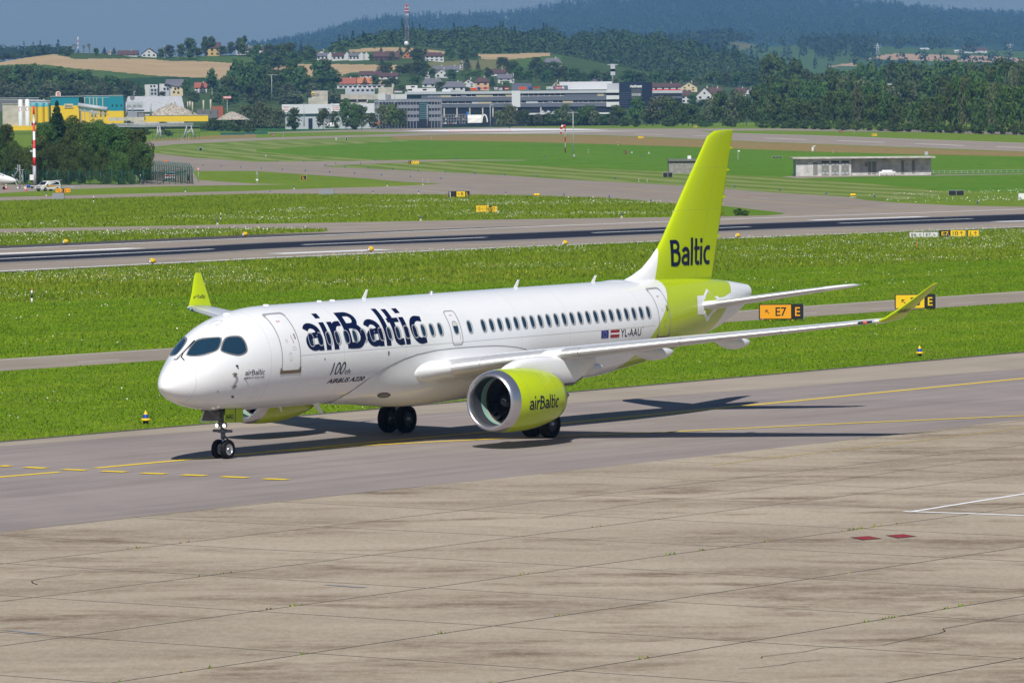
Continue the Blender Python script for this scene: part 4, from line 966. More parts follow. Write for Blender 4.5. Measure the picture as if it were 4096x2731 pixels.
# fin
FLE = ([5.35, 5.6, 5.77, 6.04, 6.42, 6.8, 7.18, 9.26, 11.29, 11.5, 11.56], [28.9, 29.6, 30.19, 30.9, 31.5, 31.98, 32.35, 34.06, 35.79, 36.29, 37.2])
FTE = ([5.35, 11.56], [36.02, 37.74])
secs = []
for z in (5.35, 5.6, 5.77, 5.9, 6.04, 6.2, 6.42, 6.6, 6.8, 7.0, 7.18, 7.8, 8.5, 9.26, 10., 10.7, 11.1, 11.29, 11.4, 11.5, 11.55):
    le = float(np.interp(z, *FLE)); te = float(np.interp(z, *FTE)); c = te-le; base = te-float(np.interp(z, [5.35, 6.8, 11.29], [31.2+0, 31.98, 35.79])) ; tt = .095*min(1, base/c)
    secs.append(((le, 0, z), (c, 0, 0), (0, 1, 0), tt, 0.))
fin = loft('fin', secs, lambda i, xc, up: M_FIN)
def fin_y(x, z, off):
    le = float(np.interp(z, *FLE)); te = float(np.interp(z, *FTE)); c = te-le; q = min(.999, max(0, (x-le)/c)); t = .095*min(1, (te-float(np.interp(z, [5.35, 6.8, 11.29], [31.2, 31.98, 35.79])))/c)
    return -(5*t*(.2969*sqrt(q)-.126*q-.3516*q*q+.2843*q**3-.1036*q**4)*c+off)
logo_obj('fin_name', 'Baltic', 3.16, 1.06, M_NAVY, lambda x, y, l: Vector((32.62+x, fin_y(32.62+x, 6.06+y, .012+l), 6.06+y)), fin, .2)
for z in (7.2, 8.8, 9.9, 10.8): mb = MB(); mb.box((float(np.interp(z, *FTE))-.02, -.06, z), (.16, .03, .08), M_LIM); mb.build('rudder_hinge', fin)
# ---------------- engines
NX = [12.0, 12.03, 12.10, 12.22, 12.45, 12.9, 13.4, 14.0, 14.6, 15.1, 15.5, 15.8]; NR = [.985, 1.03, 1.07, 1.105, 1.145, 1.175, 1.185, 1.165, 1.11, 1.035, .955, .88]
def engine(sg):
    cy, cz = sg*5.78, 1.765; e = MB()
    outer = list(zip(NX, NR)); inn = [(15.8, .86), (15.3, .92), (14.6, .95)]
    prof = outer + inn; mats = [M_LIP if a[0] < 12.4 else M_NAC for a in prof[:-1]]
    for i, (a, r) in enumerate(inn): pass
    e.rev(prof, M_NAC, 72, (0, cy, cz), 'X', True, [M_LIP if x < 12.45 else (M_NAC if x < 15.78 else M_DKMET) for x, r in prof[:-1]])
    nac = e.build('nacelle', air)
    l = MB(); lp = [(12.0, .985), (12.01, .955), (12.05, .925), (12.12, .90), (12.22, .885)]; l.rev(lp, M_LIP, 72, (0, cy, cz))
    l.rev([(12.22, .885), (12.5, .88), (12.74, .885)], M_BAR, 72, (0, cy, cz)); l.rev([(12.74, .885), (13.0, .893)], M_MINT, 72, (0, cy, cz)); l.rev([(13.0, .893), (13.08, .895)], M_RUBS, 72, (0, cy, cz)); l.rev([(13.08, .895), (13.5, .90)], M_BAR, 72, (0, cy, cz))
    inl = l.build('inlet', nac)
    f = MB()
    for k in range(18):
        a0 = 2*pi*k/18; vs_ = []
        for r in (.22, .38, .55, .72, .88):
            tw = radians(np.interp(r, [.22, .88], [25, 62])); ch = np.interp(r, [.22, .6, .88], [.16, .24, .22]); lean = .35*(r-.2)*(r-.3)
            a = a0+lean*1.1
            for s_ in (-.5, .5):
                dx = ch*s_*cos(tw); da = ch*s_*sin(tw)/r; vs_.append(Vector((13.22+dx, cy+r*cos(a+da), cz+r*sin(a+da))))
        f.add(vs_, [(2*i, 2*i+1, 2*i+3, 2*i+2) for i in range(4)], M_FAN, True)
    fan = f.build('fan', nac, recalc=False)
    s_ = MB(); s_.rev([(12.78, .001), (12.80, .05), (12.86, .11), (12.96, .18), (13.1, .235), (13.3, .25)], M_BAR, 32, (0, cy, cz)); s_.build('spinner', fan)
    sw = MB(); P = []
    for k in range(9):
        q = k/8; r = .05+.09*q; a = 1.9+1.7*q; P.append((12.80+.10*q-.004, r, a, .022*sin(pi*(q*.9+.08))))
    for a, b in zip(P, P[1:]): sw.add([Vector((x_, cy+(r+d*w_)*cos(an)*1.0, cz+(r+d*w_)*sin(an))) for (x_, r, an, w_), d in ((a, -1), (a, 1), (b, 1), (b, -1))], [(0, 1, 2, 3)], M_WHP)
    sw.build('spinner_swirl', fan)
    b_ = MB(); b_.rev([(13.5, .90), (13.5, .2)], M_BLK, 48, (0, cy, cz)); b_.build('fan_duct', nac)
    c_ = MB(); c_.rev([(14.5, .62), (15.2, .60), (15.9, .50), (16.5, .40), (16.5, .34)], M_DKMET, 40, (0, cy, cz)); c_.rev([(16.3, .3), (16.9, .16), (17.2, .01)], M_DKMET, 32, (0, cy, cz)); c_.build('exhaust', nac)
    # name on the outer side
    if sg < 0:
        def nfn(x, y, l):
            x += 12.92; r = pch(NX, NR, x)+.008+l; a = (y-.33)/r; return Vector((x, cy-r*cos(a), cz+r*sin(a)))
        logo_obj('engine_name', 'airBaltic', 2.02, .50, M_NAVY, nfn, nac, .08, .85)
    # strake, only on the inner side
    k_ = MB(); a = radians(48); r = 1.12
    ins = -sg; base = [Vector((13.1+q, cy+ins*cos(a)*r, cz+sin(a)*r)) for q in (0, 1.0)]; tip = [Vector((13.7+q, cy+ins*cos(a)*(r+.32), cz+sin(a)*(r+.32))) for q in (0, .45)]
    k_.poly([base[0], base[1], tip[1], tip[0]], M_WHP, (0, .015, .01)); k_.build('nacelle_strake', nac)
    # pylon: side outline at y = cy
    p = MB(); st_ = [(12.75, 2.92, 2.80, .05), (13.2, 3.08, 2.75, .17), (13.85, 3.24, 2.70, .24), (14.6, 3.29, 2.60, .27), (15.3, 3.29, 2.35, .28), (15.9, 3.27, 2.15, .27), (16.5, 3.24, 2.12, .25), (17.3, 3.2, 2.12, .19), (18.0, 3.2, 2.35, .12), (18.9, 3.2, 2.85, .05)]
    rings = []
    for x, zt, zb, w in st_:
        rings.append([Vector((x, cy+w*sx_, z)) for sx_, z in ((-.45, zb), (-1, zb+.12), (-1, (zt+zb)/2), (-1, zt-.18), (-.75, zt-.05), (-.3, zt), (.3, zt), (.75, zt-.05), (1, zt-.18), (1, (zt+zb)/2), (1, zb+.12), (.45, zb))])
    m_ = 12
    for i in range(len(rings)-1):
        for k in range(m_):
            q = (k+1) % m_; low = (rings[i][k].z+rings[i+1][q].z)/2 < 2.32 and st_[i][0] > 15.2
            p.add([rings[i][k], rings[i][q], rings[i+1][q], rings[i+1][k]], [(0, 1, 2, 3)], M_GREYP if low else M_WHP, True)
    p.add(rings[0], [tuple(range(m_))], M_WHP); p.add(rings[-1], [tuple(range(m_))], M_WHP)
    p.build('pylon', air)
engine(-1); engine(1)
# ---------------- landing gear
def wheel(name, c, r, w, rim, spokes, parent, face):
    t = MB(); c = Vector(c); h = w/2
    t.rev([(-h*.75, r*.58), (-h*.95, r*.68), (-h, r*.82), (-h*.85, r*.94), (-h*.5, r*.995), (0, r), (h*.5, r*.995), (h*.85, r*.94), (h, r*.82), (h*.95, r*.68), (h*.75, r*.58)], M_TYRE, 40, c, 'Y')
    for q in (-.35, -.12, .12, .35): t.rev([(w*q-.006, r*1.001), (w*q, r*.99), (w*q+.006, r*1.001)], M_BLK, 40, c, 'Y')
    ty = t.build('tyre', parent); rm = MB(); s_ = face
    rm.rev([(s_*h*.75, r*.58), (s_*h*.55, r*.56), (s_*h*.35, r*.46), (s_*h*.25, r*.25), (s_*h*.35, r*.2)], rim, 32, c, 'Y')
    rm.rev([(s_*h*.2, r*.22), (s_*h*.85, r*.15), (s_*h*.98, r*.08), (s_*h*1.0, .001)], M_RIM, 20, c, 'Y')
    for k in range(spokes):
        a = 2*pi*k/spokes; rm.tube(c+Vector((cos(a)*r*.2, s_*h*.55, sin(a)*r*.2)), c+Vector((cos(a)*r*.52, s_*h*.60, sin(a)*r*.52)), r*.025, M_RIM if rim is M_RIM else M_GEAR, n=6)
    rm.rev([(-s_*h*.75, r*.58), (-s_*h*.4, r*.4), (-s_*h*.4, .01)], M_RIMD, 24, c, 'Y'); rm.build('wheel_hub', ty)
ng = MB(); X0 = 3.61
ng.tube((X0, 0, .345), (X0, 0, .80), .05, M_CHR); ng.tube((X0, 0, .72), (X0, 0, .98), .085, M_GEAR); ng.tube((X0-.02, 0, .95), (X0-.10, 0, 1.9), .075, M_GEAR)
ng.tube((X0, -.30, .345), (X0, .30, .345), .045, M_GEAR); ng.box((X0-.02, 0, 1.0), (.16, .30, .13), M_GEAR); ng.tube((X0-.02, -.42, 1.0), (X0-.02, .42, 1.0), .05, M_GEAR, n=12)
ng.tube((X0+.05, 0, .85), (X0+.30, 0, .66), .035, M_GEAR); ng.tube((X0+.30, 0, .66), (X0+.06, 0, .42), .035, M_GEAR); ng.tube((X0-.05, .05, 1.3), (X0-.85, .05, 1.85), .035, M_GEAR); ng.tube((X0-.05, -.05, 1.3), (X0-.85, -.05, 1.85), .035, M_GEAR)
ng.box((X0-.06, 0, 1.24), (.12, .34, .12), M_GEAR)
ngo = ng.build('nose_gear', air)
wheel('w', (X0, -.20, .345), .345, .20, M_RIM, 0, ngo, -1); wheel('w', (X0, .20, .345), .345, .20, M_RIM, 0, ngo, -1)
for y in (-.17, .17):
    l = MB(); l.rev([(-.05, .001), (-.05, .075)], M_LAMP, 20, (X0-.10, y, 1.20)); l.rev([(-.05, .075), (-.06, .09), (.06, .07), (.10, .02)], M_RIM, 20, (X0-.10, y, 1.20)); l.build('taxi_light', ngo)
for sg in (-1, 1):
    d = MB(); y = sg*.47
    d.poly([(3.0, y*1.12, 1.34), (4.06, y*1.12, 1.30), (4.16, y, 1.78), (3.16, y, 1.82)], M_LIM if sg < 0 else M_WHP, (0, sg*.03, 0))
    d.poly([(3.05, y*1.10-sg*.012, 1.38), (4.02, y*1.10-sg*.012, 1.34), (4.12, y-sg*.012, 1.76), (3.2, y-sg*.012, 1.8)], M_GREYP, (0, sg*.008, 0)) if sg > 0 else None
    do = d.build('gear_door', ngo)
    if sg < 0:
        bm = fit_text('AAU', .42, .17, offset=.005)
        for v in bm.verts: x, z = 3.10+v.co.x+.1*v.co.y, 1.46+v.co.y; v.co = Vector((x, y*1.12+(z-1.34)/.46*(-y*.12)-.045, z-.02*(x-3.1)))
        bm_obj('door_letters', bm, M_NAVY, do)
        q = MB(); q.poly([(3.60, y*1.12-.034, 1.325), (3.62, y*1.12-.034, 1.325), (3.72, y-.034, 1.80), (3.70, y-.034, 1.80)], M_BLK, (0, -.004, 0)); q.build('door_seam', do)
b = MB(); b.box((3.6, 0, 1.90), (1.4, .86, .30), M_BLK); b.build('gear_bay', ngo)
for sg in (-1, 1):
    g = MB(); X1, Y1 = 18.77, sg*3.38
    g.tube((X1, Y1, .535), (X1, Y1, 1.15), .075, M_CHR); g.tube((X1, Y1, 1.05), (X1-.05, Y1-sg*.05, 2.9), .13, M_GEAR); g.tube((X1, Y1-.45, .535), (X1, Y1+.45, .535), .08, M_GEAR)
    g.tube((X1, Y1, 1.5), (X1-.1, Y1-sg*1.5, 2.4), .06, M_GEAR); g.tube((X1+.12, Y1, 1.25), (X1+.42, Y1, .95), .045, M_GEAR); g.tube((X1+.42, Y1, .95), (X1+.1, Y1, .65), .045, M_GEAR); g.box((X1, Y1, 1.32), (.26, .30, .2), M_GEAR)
    g.tube((X1-.1, Y1, .75), (X1-.1, Y1, 1.3), .03, M_CHR, n=8)
    gd = g.build('main_gear', air)
    wheel('w', (X1, Y1-.41, .535), .535, .39, M_RIMD, 18, gd, -1); wheel('w', (X1, Y1+.41, .535), .535, .39, M_RIMD, 18, gd, -1)
    d = MB(); d.poly([(X1-.35, Y1+sg*.18, 1.45), (X1+.35, Y1+sg*.18, 1.45), (X1+.45, Y1+sg*.10, 2.7), (X1-.5, Y1+sg*.10, 2.7)], M_WHP, (0, sg*.03, 0)); d.build('gear_door', gd)
# belly blades and drain mast
for x, z, dx in ((8.9, FS(8.9)[1], .5), (6.9, FS(6.9)[1], .16), (24.9, FS(24.9)[1], .3)):
    a = MB(); a.poly([(x, -.012, z+.03), (x+dx*.7, -.012, z+.03), (x+dx*1.3, -.012, z-.36 if dx > .2 else z-.2), (x+dx*.95, -.012, z-.36 if dx > .2 else z-.2)], M_WHP, (0, .024, 0)); a.build('belly_antenna', air)
for o in list(COL.objects):
    if o.parent is air and o.type == 'MESH' and o.name.split('.')[0] in ('fuselage',): pass
# ================================================================ HILLS AND FIELDS
def leaf_mat(name, a, b_, c, hue=.12):
    m, t, b = newmat(name); s = Sh(t); oi = t.nodes.new('ShaderNodeObjectInfo'); p = s.pos()
    n = s.noise(p, .22, 4, .65); n2 = s.noise(p, 1.1, 3, .7)
    col = s.ramp(n, [(.33, a), (.5, b_), (.68, c)]); col = s.mix(s.m('MULTIPLY', s.step(n2, .45, .75), .45), col, tuple(x*1.7 for x in c))
    hs = t.nodes.new('ShaderNodeHueSaturation'); t.links.new(col, hs.inputs['Color'])
    t.links.new(s.m('ADD', .5-hue*.25, s.m('MULTIPLY', oi.outputs['Random'], hue*.5)), hs.inputs['Hue'])
    t.links.new(s.m('ADD', .72, s.m('MULTIPLY', oi.outputs['Random'], .6)), hs.inputs['Value'])
    t.links.new(hs.outputs[0], b.inputs['Base Color']); b.inputs['Roughness'].default_value = .75; b.inputs['Specular IOR Level'].default_value = .25
    return m
M_LEAF = leaf_mat('leaves', (.026, .052, .010), (.042, .078, .013), (.070, .110, .020))
M_LEAFB = leaf_mat('olive_leaves', (.055, .075, .028), (.08, .10, .038), (.12, .145, .060), .05)
M_LEAFC = leaf_mat('conifer_needles', (.014, .036, .012), (.022, .050, .016), (.034, .066, .02), .04)
M_LEAFL = leaf_mat('light_leaves', (.05, .10, .02), (.075, .14, .025), (.11, .18, .035), .05)
M_FOR = leaf_mat('forest_canopy', (.014, .036, .010), (.024, .052, .012), (.048, .080, .018), 0.0)
M_BARK = plain('bark', (.14, .12, .095), .9, noise=.3, nscale=6); M_BIRCH = plain('pale_bark', (.42, .40, .34), .8, noise=.3, nscale=5)
def field_mat(name, c1, c2, ang=0.0, sc=1.0):
    m, t, b = newmat(name); s = Sh(t); p = s.pos(); w = s.noise(s.map(s.map(p, (1, 1, 1), ang), (.02, .25, 1)), .5*sc, 5, .65); n = s.noise(p, .02, 5, .6)
    col = s.mix(s.step(w, .35, .65), c1, c2); col = s.mix(s.m('MULTIPLY', s.step(n, .4, .65), .4), col, tuple(x*.8 for x in c1)); t.links.new(col, b.inputs['Base Color']); b.inputs['Roughness'].default_value = .95; b.inputs['Specular IOR Level'].default_value = .1; return m
M_STUB = field_mat('stubble', (.40, .28, .145), (.50, .37, .20)); M_STUB2 = field_mat('stubble_far', (.46, .29, .17), (.50, .33, .20))
M_PAST = field_mat('pasture', (.06, .12, .022), (.09, .145, .03)); M_PAST2 = field_mat('dry_pasture', (.15, .16, .055), (.20, .19, .075)); M_VINE = field_mat('maize_rows', (.02, .055, .016), (.03, .075, .02), 1.4, 2.)
M_HILLG = field_mat('village_green', (.045, .085, .022), (.075, .115, .03)); M_HILL = field_mat('wooded_ground', (.03, .065, .018), (.045, .085, .022))
def mk_interp(P): xs_ = [p[0] for p in P]; ys_ = [p[1] for p in P]; return lambda x: float(np.interp(x, xs_, ys_))
def pin(P, x, y):
    c = False
    for (x1, y1), (x2, y2) in zip(P, P[1:]+P[:1]):
        if (y1 > y) != (y2 > y) and x < (x2-x1)*(y-y1)/(y2-y1+1e-9)+x1: c = not c
    return c
class Hill:
    """a slope whose ridge is seen at photo row top(u): depth grows from d0 at the foot row to d1 at the ridge, then falls away behind"""
    def __init__(s, name, us, top, foot, d0, d1, mat, fields=(), rows=40, bump=0., back=400, label=None, pw=1.0):
        s.top, s.foot, s.d0, s.d1, s.pw, s.bump = top, foot, d0, d1, pw, bump
        V = []; nu = len(us); nr = rows+1
        for j in range(nr):
            for u in us: V.append(s.P(u, s.row(u, j/rows)))
        for u in us: q = s.P(u, top(u)); V.append(Vector((q.x*1.05, q.y+back, max(gz(q.y+back), q.z*.55))))
        F_ = []; mi = []; mats = [mat]+[f[1] for f in fields]
        for j in range(nr):
            for i in range(nu-1):
                F_.append((j*nu+i, j*nu+i+1, (j+1)*nu+i+1, (j+1)*nu+i)); k = 0
                if j < rows:
                    u = (us[i]+us[i+1])/2; v = s.row(u, (j+.5)/rows)
                    for q, f in enumerate(fields):
                        if pin(f[0], u, v): k = q+1
                mi.append(k)
        me = arrmesh(name, np.array([tuple(v) for v in V]), np.array(F_), mats, np.array(mi), True); s.o = tag(link(name, me), label, None, None, 'structure')
    def row(s, u, t): return s.foot(u)+(s.top(u)-s.foot(u))*t
    def depth(s, u, v):
        f, t = s.foot(u), s.top(u); q = min(1, max(0, (f-v)/max(1, f-t))); return s.d0(u)+(s.d1(u)-s.d0(u))*q**s.pw
    def P(s, u, v): return AT(u, v, s.depth(u, v))
K = lambda c: (lambda u: c)
# near rise with stubble fields, houses and orchards
NTOP = mk_interp([(-500, 262), (0, 250), (100, 232), (215, 217), (285, 212), (400, 214), (520, 224), (640, 228), (800, 226), (1000, 218), (1200, 205), (1380, 192), (1500, 186), (1650, 184), (1800, 200), (1950, 215), (2200, 212), (2400, 250), (2800, 330), (3300, 400), (3500, 452)])
NFOOT = mk_interp([(-500, 520), (0, 516), (1000, 508), (2000, 503), (3000, 500), (3500, 500)])
def hx(x, y): return Q('h0', x, y)
def h1x(x, y): return Q('h1', x, y)
F1 = [hx(0, 575), hx(300, 515), hx(490, 500), hx(600, 522), hx(690, 545), hx(1000, 540), hx(1380, 542), hx(1560, 562), hx(1880, 565), hx(2125, 582), hx(2125, 640), hx(2020, 735), hx(1700, 712), hx(1400, 695), hx(1000, 655), hx(700, 632), hx(450, 600), hx(250, 590), hx(0, 600), (-1700, 262), (-1700, 256)]
F2 = [(-1700, 262), hx(0, 600), hx(250, 590), hx(450, 600), hx(700, 632), hx(1000, 655), hx(1400, 695), hx(1580, 708), hx(1560, 722), hx(1150, 722), hx(800, 700), hx(500, 680), (0, 300), (-1700, 300)]
F3 = [hx(1150, 720), hx(1580, 708), hx(1900, 716), hx(2000, 780), hx(1600, 800), hx(1180, 790)]
F4 = [hx(660, 486), hx(950, 498), hx(1400, 522), hx(1800, 560), hx(2120, 578), hx(2352, 590), hx(2352, 520), hx(1900, 520), hx(1400, 515), hx(900, 490)]
F5 = [h1x(130, 597), h1x(220, 600), h1x(480, 590), h1x(800, 592), h1x(1090, 597), h1x(1300, 600), h1x(1300, 640), h1x(1070, 655), h1x(850, 670), h1x(740, 720), h1x(500, 735), h1x(400, 660), h1x(150, 640)]
F6 = [h1x(850, 460), h1x(1000, 447), h1x(1300, 438), h1x(1500, 450), h1x(1740, 475), h1x(1740, 500), h1x(1400, 475), h1x(1100, 475), h1x(870, 480)]
F7 = [h1x(1570, 575), h1x(1800, 560), h1x(2060, 550), h1x(2352, 545), h1x(2352, 620), h1x(2000, 650), h1x(1570, 640)]
F8 = [h1x(2050, 500), h1x(2352, 495), (2048+150, 212), (2048+147, 226), (2048, 238), h1x(2060, 545)]
F9 = [(2048, 238), (2150, 228), (2250, 222), (2250, 262), (2100, 270), (2048, 265)]
HN = Hill('near_hill', list(range(-1700, 3501, 12)), NTOP, NFOOT, mk_interp([(-500, 2450), (3500, 2450)]), mk_interp([(-500, 3700), (1000, 3900), (2200, 3900), (3500, 3500)]), M_HILLG, [(F1, M_STUB), (F2, M_PAST), (F3, M_VINE), (F4, M_PAST), (F5, M_STUB), (F6, M_STUB), (F7, M_PAST2), (F8, M_STUB), (F9, M_PAST)], 110, label='gentle hill with stubble fields and pasture', pw=.8)
# wooded hill in the middle
WTOP = mk_interp([(1340, 235), (1400, 185), (1500, 135), (1650, 125), (1900, 118), (2150, 128), (2300, 135), (2450, 132), (2560, 128), (2650, 140), (2720, 158), (2850, 190), (2950, 215), (3020, 245), (3120, 262), (3200, 300), (3260, 330), (3400, 350)])
WFOOT = mk_interp([(1340, 240), (1500, 225), (1900, 240), (2150, 260), (2300, 400), (2500, 430), (3000, 435), (3400, 435)])
HW = Hill('wooded_hill', list(range(1340, 3401, 20)), lambda u: WTOP(u)+92, lambda u: WFOOT(u)+60, K(3950), K(4700), M_HILL, (), 16, label='hill under the dark forest')
# the flat wooded ground at the right, valley fields and the far ridge
VTOP = mk_interp([(2500, 200), (2900, 158), (3072, 190), (3300, 178), (3600, 190), (4096, 205), (4700, 215)])
g3 = lambda x, y: Q('h3', x, y)
VF = [([g3(900, 548), g3(1130, 497), g3(1500, 500), g3(1800, 508), g3(1700, 560), g3(1300, 560)], M_STUB2), ([g3(1735, 562), g3(1840, 512), g3(2100, 520), g3(2352, 545), g3(2352, 580), g3(1950, 572)], M_STUB2), ([g3(650, 595), g3(760, 582), g3(840, 590), g3(820, 610), g3(560, 612)], M_STUB2), ([Q('h2', 1950, 365), Q('h2', 2352, 368), Q('h2', 2352, 380), Q('h2', 2180, 440), Q('h2', 2080, 460)], M_PAST2)]
HV = Hill('valley_slope', list(range(2500, 5601, 16)), VTOP, K(445), K(4300), K(8000), M_PAST, VF, 60, label='far valley with pastures and stubble fields')
RTOP = mk_interp([(-500, 190), (0, 192), (200, 200), (260, 212), (300, 216)])
HL = Hill('left_far_hill', list(range(-1700, 281, 20)), lambda u: RTOP(u)+52, K(250), K(5300), K(5900), M_HILL, (), 10, label='far wooded ridge at the left')
MTOP = mk_interp([(980, 205), (1060, 172), (1170, 150), (1300, 118), (1420, 78), (1560, 62), (1720, 54), (1900, 50), (2050, 42), (2140, 25), (2220, 10), (2340, -8), (2600, -40), (3000, -45), (3300, -22), (3480, -4), (3600, 10), (3780, 32), (3950, 42), (4096, 48), (4400, 60), (4720, 75)])
HR = Hill('far_ridge', list(range(980, 5601, 20)), lambda u: MTOP(u)+34, lambda u: 225 if u < 2800 else 200, K(10500), K(14500), M_HILL, (), 24, label='long far forested ridge')

# ---------------------------------------------------------------- forests as one mass of crowns
def crowns(name, P, R, H, mat, seed, nq, label, conif=None):
    """P (n,3) foot points, R radius, H height arrays; every crown is a cloud of leaf-clump faces"""
    r = np.random.default_rng(seed); n = len(P); con = np.zeros(n, bool) if conif is None else conif
    a = r.random((n, nq))*2*pi; zc = r.random((n, nq)); 
    rr = np.sqrt(np.clip(1-(2*zc-1)**2, 0, 1))*(.72+.5*r.random((n, nq)))
    lump = 1+.28*np.sin(3*a+r.random((n, 1))*6)*np.sin(5*zc+r.random((n, 1))*6)
    rc = (1-zc)**.9*(.75+.5*r.random((n, nq)))
    rad = np.where(con[:, None], rc*.62, rr*lump)
    zz = np.where(con[:, None], .12+.98*zc, .25+.75*zc)
    C = np.stack([P[:, None, 0]+R[:, None]*rad*np.cos(a), P[:, None, 1]+R[:, None]*rad*np.sin(a), P[:, None, 2]+H[:, None]*zz], -1).reshape(-1, 3)
    N_ = np.stack([np.cos(a)*rad, np.sin(a)*rad, (2*zc-1)*.8+.25], -1).reshape(-1, 3) + r.normal(0, .45, (n*nq, 3)); N_ /= np.linalg.norm(N_, axis=1)[:, None]
    U = np.cross(N_, r.normal(0, 1, (n*nq, 3))); U /= np.linalg.norm(U, axis=1)[:, None]+1e-9; W_ = np.cross(N_, U)
    sz = (np.repeat(R, nq)*(2.0/sqrt(nq))*(.55+.7*r.random(n*nq)))[:, None]
    V = np.stack([C-U*sz, C-W_*sz*.8, C+U*sz, C+W_*sz*.8], 1).reshape(-1, 3)
    return tag(link(name, arrmesh(name, V, np.arange(len(V)).reshape(-1, 4), [mat])), label, None, None, 'stuff')
def wood(hill, n, seed, u0, u1, hgt, name, label, nq, mat, conp=.25, region=None, top=None):
    r = np.random.default_rng(seed); P = []; 
    while len(P) < n:
        u = u0+(u1-u0)*r.random(); t = r.random()**.8; v = hill.row(u, t)
        if region and not region(u, v): continue
        P.append(tuple(hill.P(u, v)))
    P = np.array(P); k = len(P); H = hgt*(.7+.5*r.random(k)); con = r.random(k) < conp; R = H*.36*(.8+.4*r.random(k)); H = np.where(con, H*1.15, H); R = np.where(con, R*.8, R)
    return crowns(name, P, R, H, mat, seed+1, nq, label, con)
wood(HW, 1700, 21, 1350, 3380, 22, 'forest', 'dark mixed forest on the middle hill', 260, M_FOR, .12)
wood(HR, 8600, 22, 990, 5580, 24, 'far_forest', 'forest covering the far ridge', 70, M_FOR, .35)
# crowns standing on the skyline of the ridge
r = np.random.default_rng(5); P = []
for k in range(860):
    u = 990+4590*r.random(); P.append(tuple(HR.P(u, HR.row(u, .985+.015*r.random()))))
P = np.array(P); H = 24*(.6+.7*r.random(len(P))); crowns('skyline_forest', P, H*.24, H, M_FOR, 6, 60, 'spiky spruces on the crest of the far ridge', r.random(len(P)) < .8)
wood(HL, 560, 23, -1650, 275, 16, 'far_forest', 'forest on the far ridge at the left', 130, M_FOR, .15)
def vreg(u, v):
    if v > 350: return False
    if u > 3060 and any(pin(f[0], u, v) for f in VF): return False
    y = (v)*2.2969; x = (u-3072)*2.2969
    return (y < 420+.02*x and u > 2900) or (300 < x < 1000 and 455 < y < 560 and r.random() < .5) or (u < 2900) or r.random() < .06
wood(HV, 1500, 24, 2520, 5580, 17, 'valley_trees', 'woods and hedges in the far valley', 40, M_FOR, .2, vreg)
# ================================================================ TREES
def tree_kind(kind, seed, nq):
    """crown as leaf clumps spread through lobes, trunk with limbs; unit: 10 m tall"""
    r = np.random.default_rng(seed); rn = random.Random(seed)
    if kind == 'spruce':
        n = nq; t = r.random(n)**.75; k = np.floor(t*13)/13+.03*r.random(n); rad = (1-k)**.85*2.0*(.35+.65*r.random(n)**.5)*(.85+.3*np.sin(5*2*pi*r.random(n)))
        a = r.random(n)*2*pi; C = np.stack([rad*np.cos(a), rad*np.sin(a), 1.0+9.0*k-rad*.28+.15*r.normal(size=n)], 1)
        N_ = np.stack([np.cos(a)*.3, np.sin(a)*.3, np.full(n, 1.)], 1)+r.normal(0, .5, (n, 3)); sz = .30*(1.15-k)*(.6+.8*r.random(n))
    else:
        lobes = []; 
        W = {'broad': 3.6, 'tall': 2.2, 'willow': 3.9, 'bush': 4.2, 'birch': 2.4}[kind]; nl = {'broad': 26, 'tall': 20, 'willow': 26, 'bush': 26, 'birch': 22}[kind]
        for i in range(nl):
            z = (1.7 if kind in ('broad', 'willow') else 2.0)+7.2*rn.random()**.9 if kind != 'bush' else .9+7.6*rn.random(); q = 1-abs((z-5.0)/5.2)**2.6; a = rn.random()*2*pi; d = W*q*(.35+.6*rn.random()); lobes.append((d*cos(a), d*sin(a), z, (1.15+.9*rn.random())*(.55+.5*q)*(.75 if kind in ('tall', 'birch') else 1)))
        lobes.append((0, 0, 8.6, 1.3)); L = np.array(lobes); idx = r.integers(0, len(L), nq); d = r.normal(size=(nq, 3)); d /= np.linalg.norm(d, axis=1)[:, None]
        rr = (.55+.5*r.random(nq)**.4); C = L[idx, :3]+d*(L[idx, 3]*rr)[:, None]*np.array([1, 1, .85]); N_ = d+r.normal(0, .45, (nq, 3))+np.array([0, 0, .25]); sz = .40*sqrt(1500/nq)*(.5+r.random(nq))
        if kind == 'birch': keep = r.random(nq) < .75; C, N_, sz = C[keep], N_[keep], sz[keep]
        C[:, 2] = np.clip(C[:, 2], .3, 10.)
    N_ /= np.linalg.norm(N_, axis=1)[:, None]; U = np.cross(N_, r.normal(size=N_.shape)); U /= np.linalg.norm(U, axis=1)[:, None]+1e-9; W_ = np.cross(N_, U); s_ = sz[:, None]
    V = np.stack([C-U*s_, C-W_*s_*.6, C+U*s_, C+W_*s_*.6], 1).reshape(-1, 3)
    crown = arrmesh('crown', V, np.arange(len(V)).reshape(-1, 4), [{'broad': M_LEAF, 'tall': M_LEAF, 'willow': M_LEAFB, 'spruce': M_LEAFC, 'bush': M_LEAF, 'birch': M_LEAF}[kind]])
    mb = MB(); bk = M_BIRCH if kind == 'birch' else M_BARK
    if kind == 'spruce': mb.tube((0, 0, -.2), (0, 0, 9.6), .16, bk, .02, 8)
    else:
        p = Vector((0, 0, -.2)); rad = .20
        for i in range(5):
            q = p+Vector((rn.uniform(-.25, .25), rn.uniform(-.25, .25), 1.7)); mb.tube(p, q, rad, bk, rad*.78, 8, i == 0); p = q; rad *= .78
            if i > 0:
                for _ in range(3): a = rn.random()*2*pi; mb.tube(p, p+Vector((cos(a)*1.5, sin(a)*1.5, rn.uniform(.7, 1.7))), rad*.5, bk, rad*.12, 6, False)
    t = mb.build('trunk', None, recalc=False); tm = t.data; bpy.data.objects.remove(t); return crown, tm
PROTO = {}
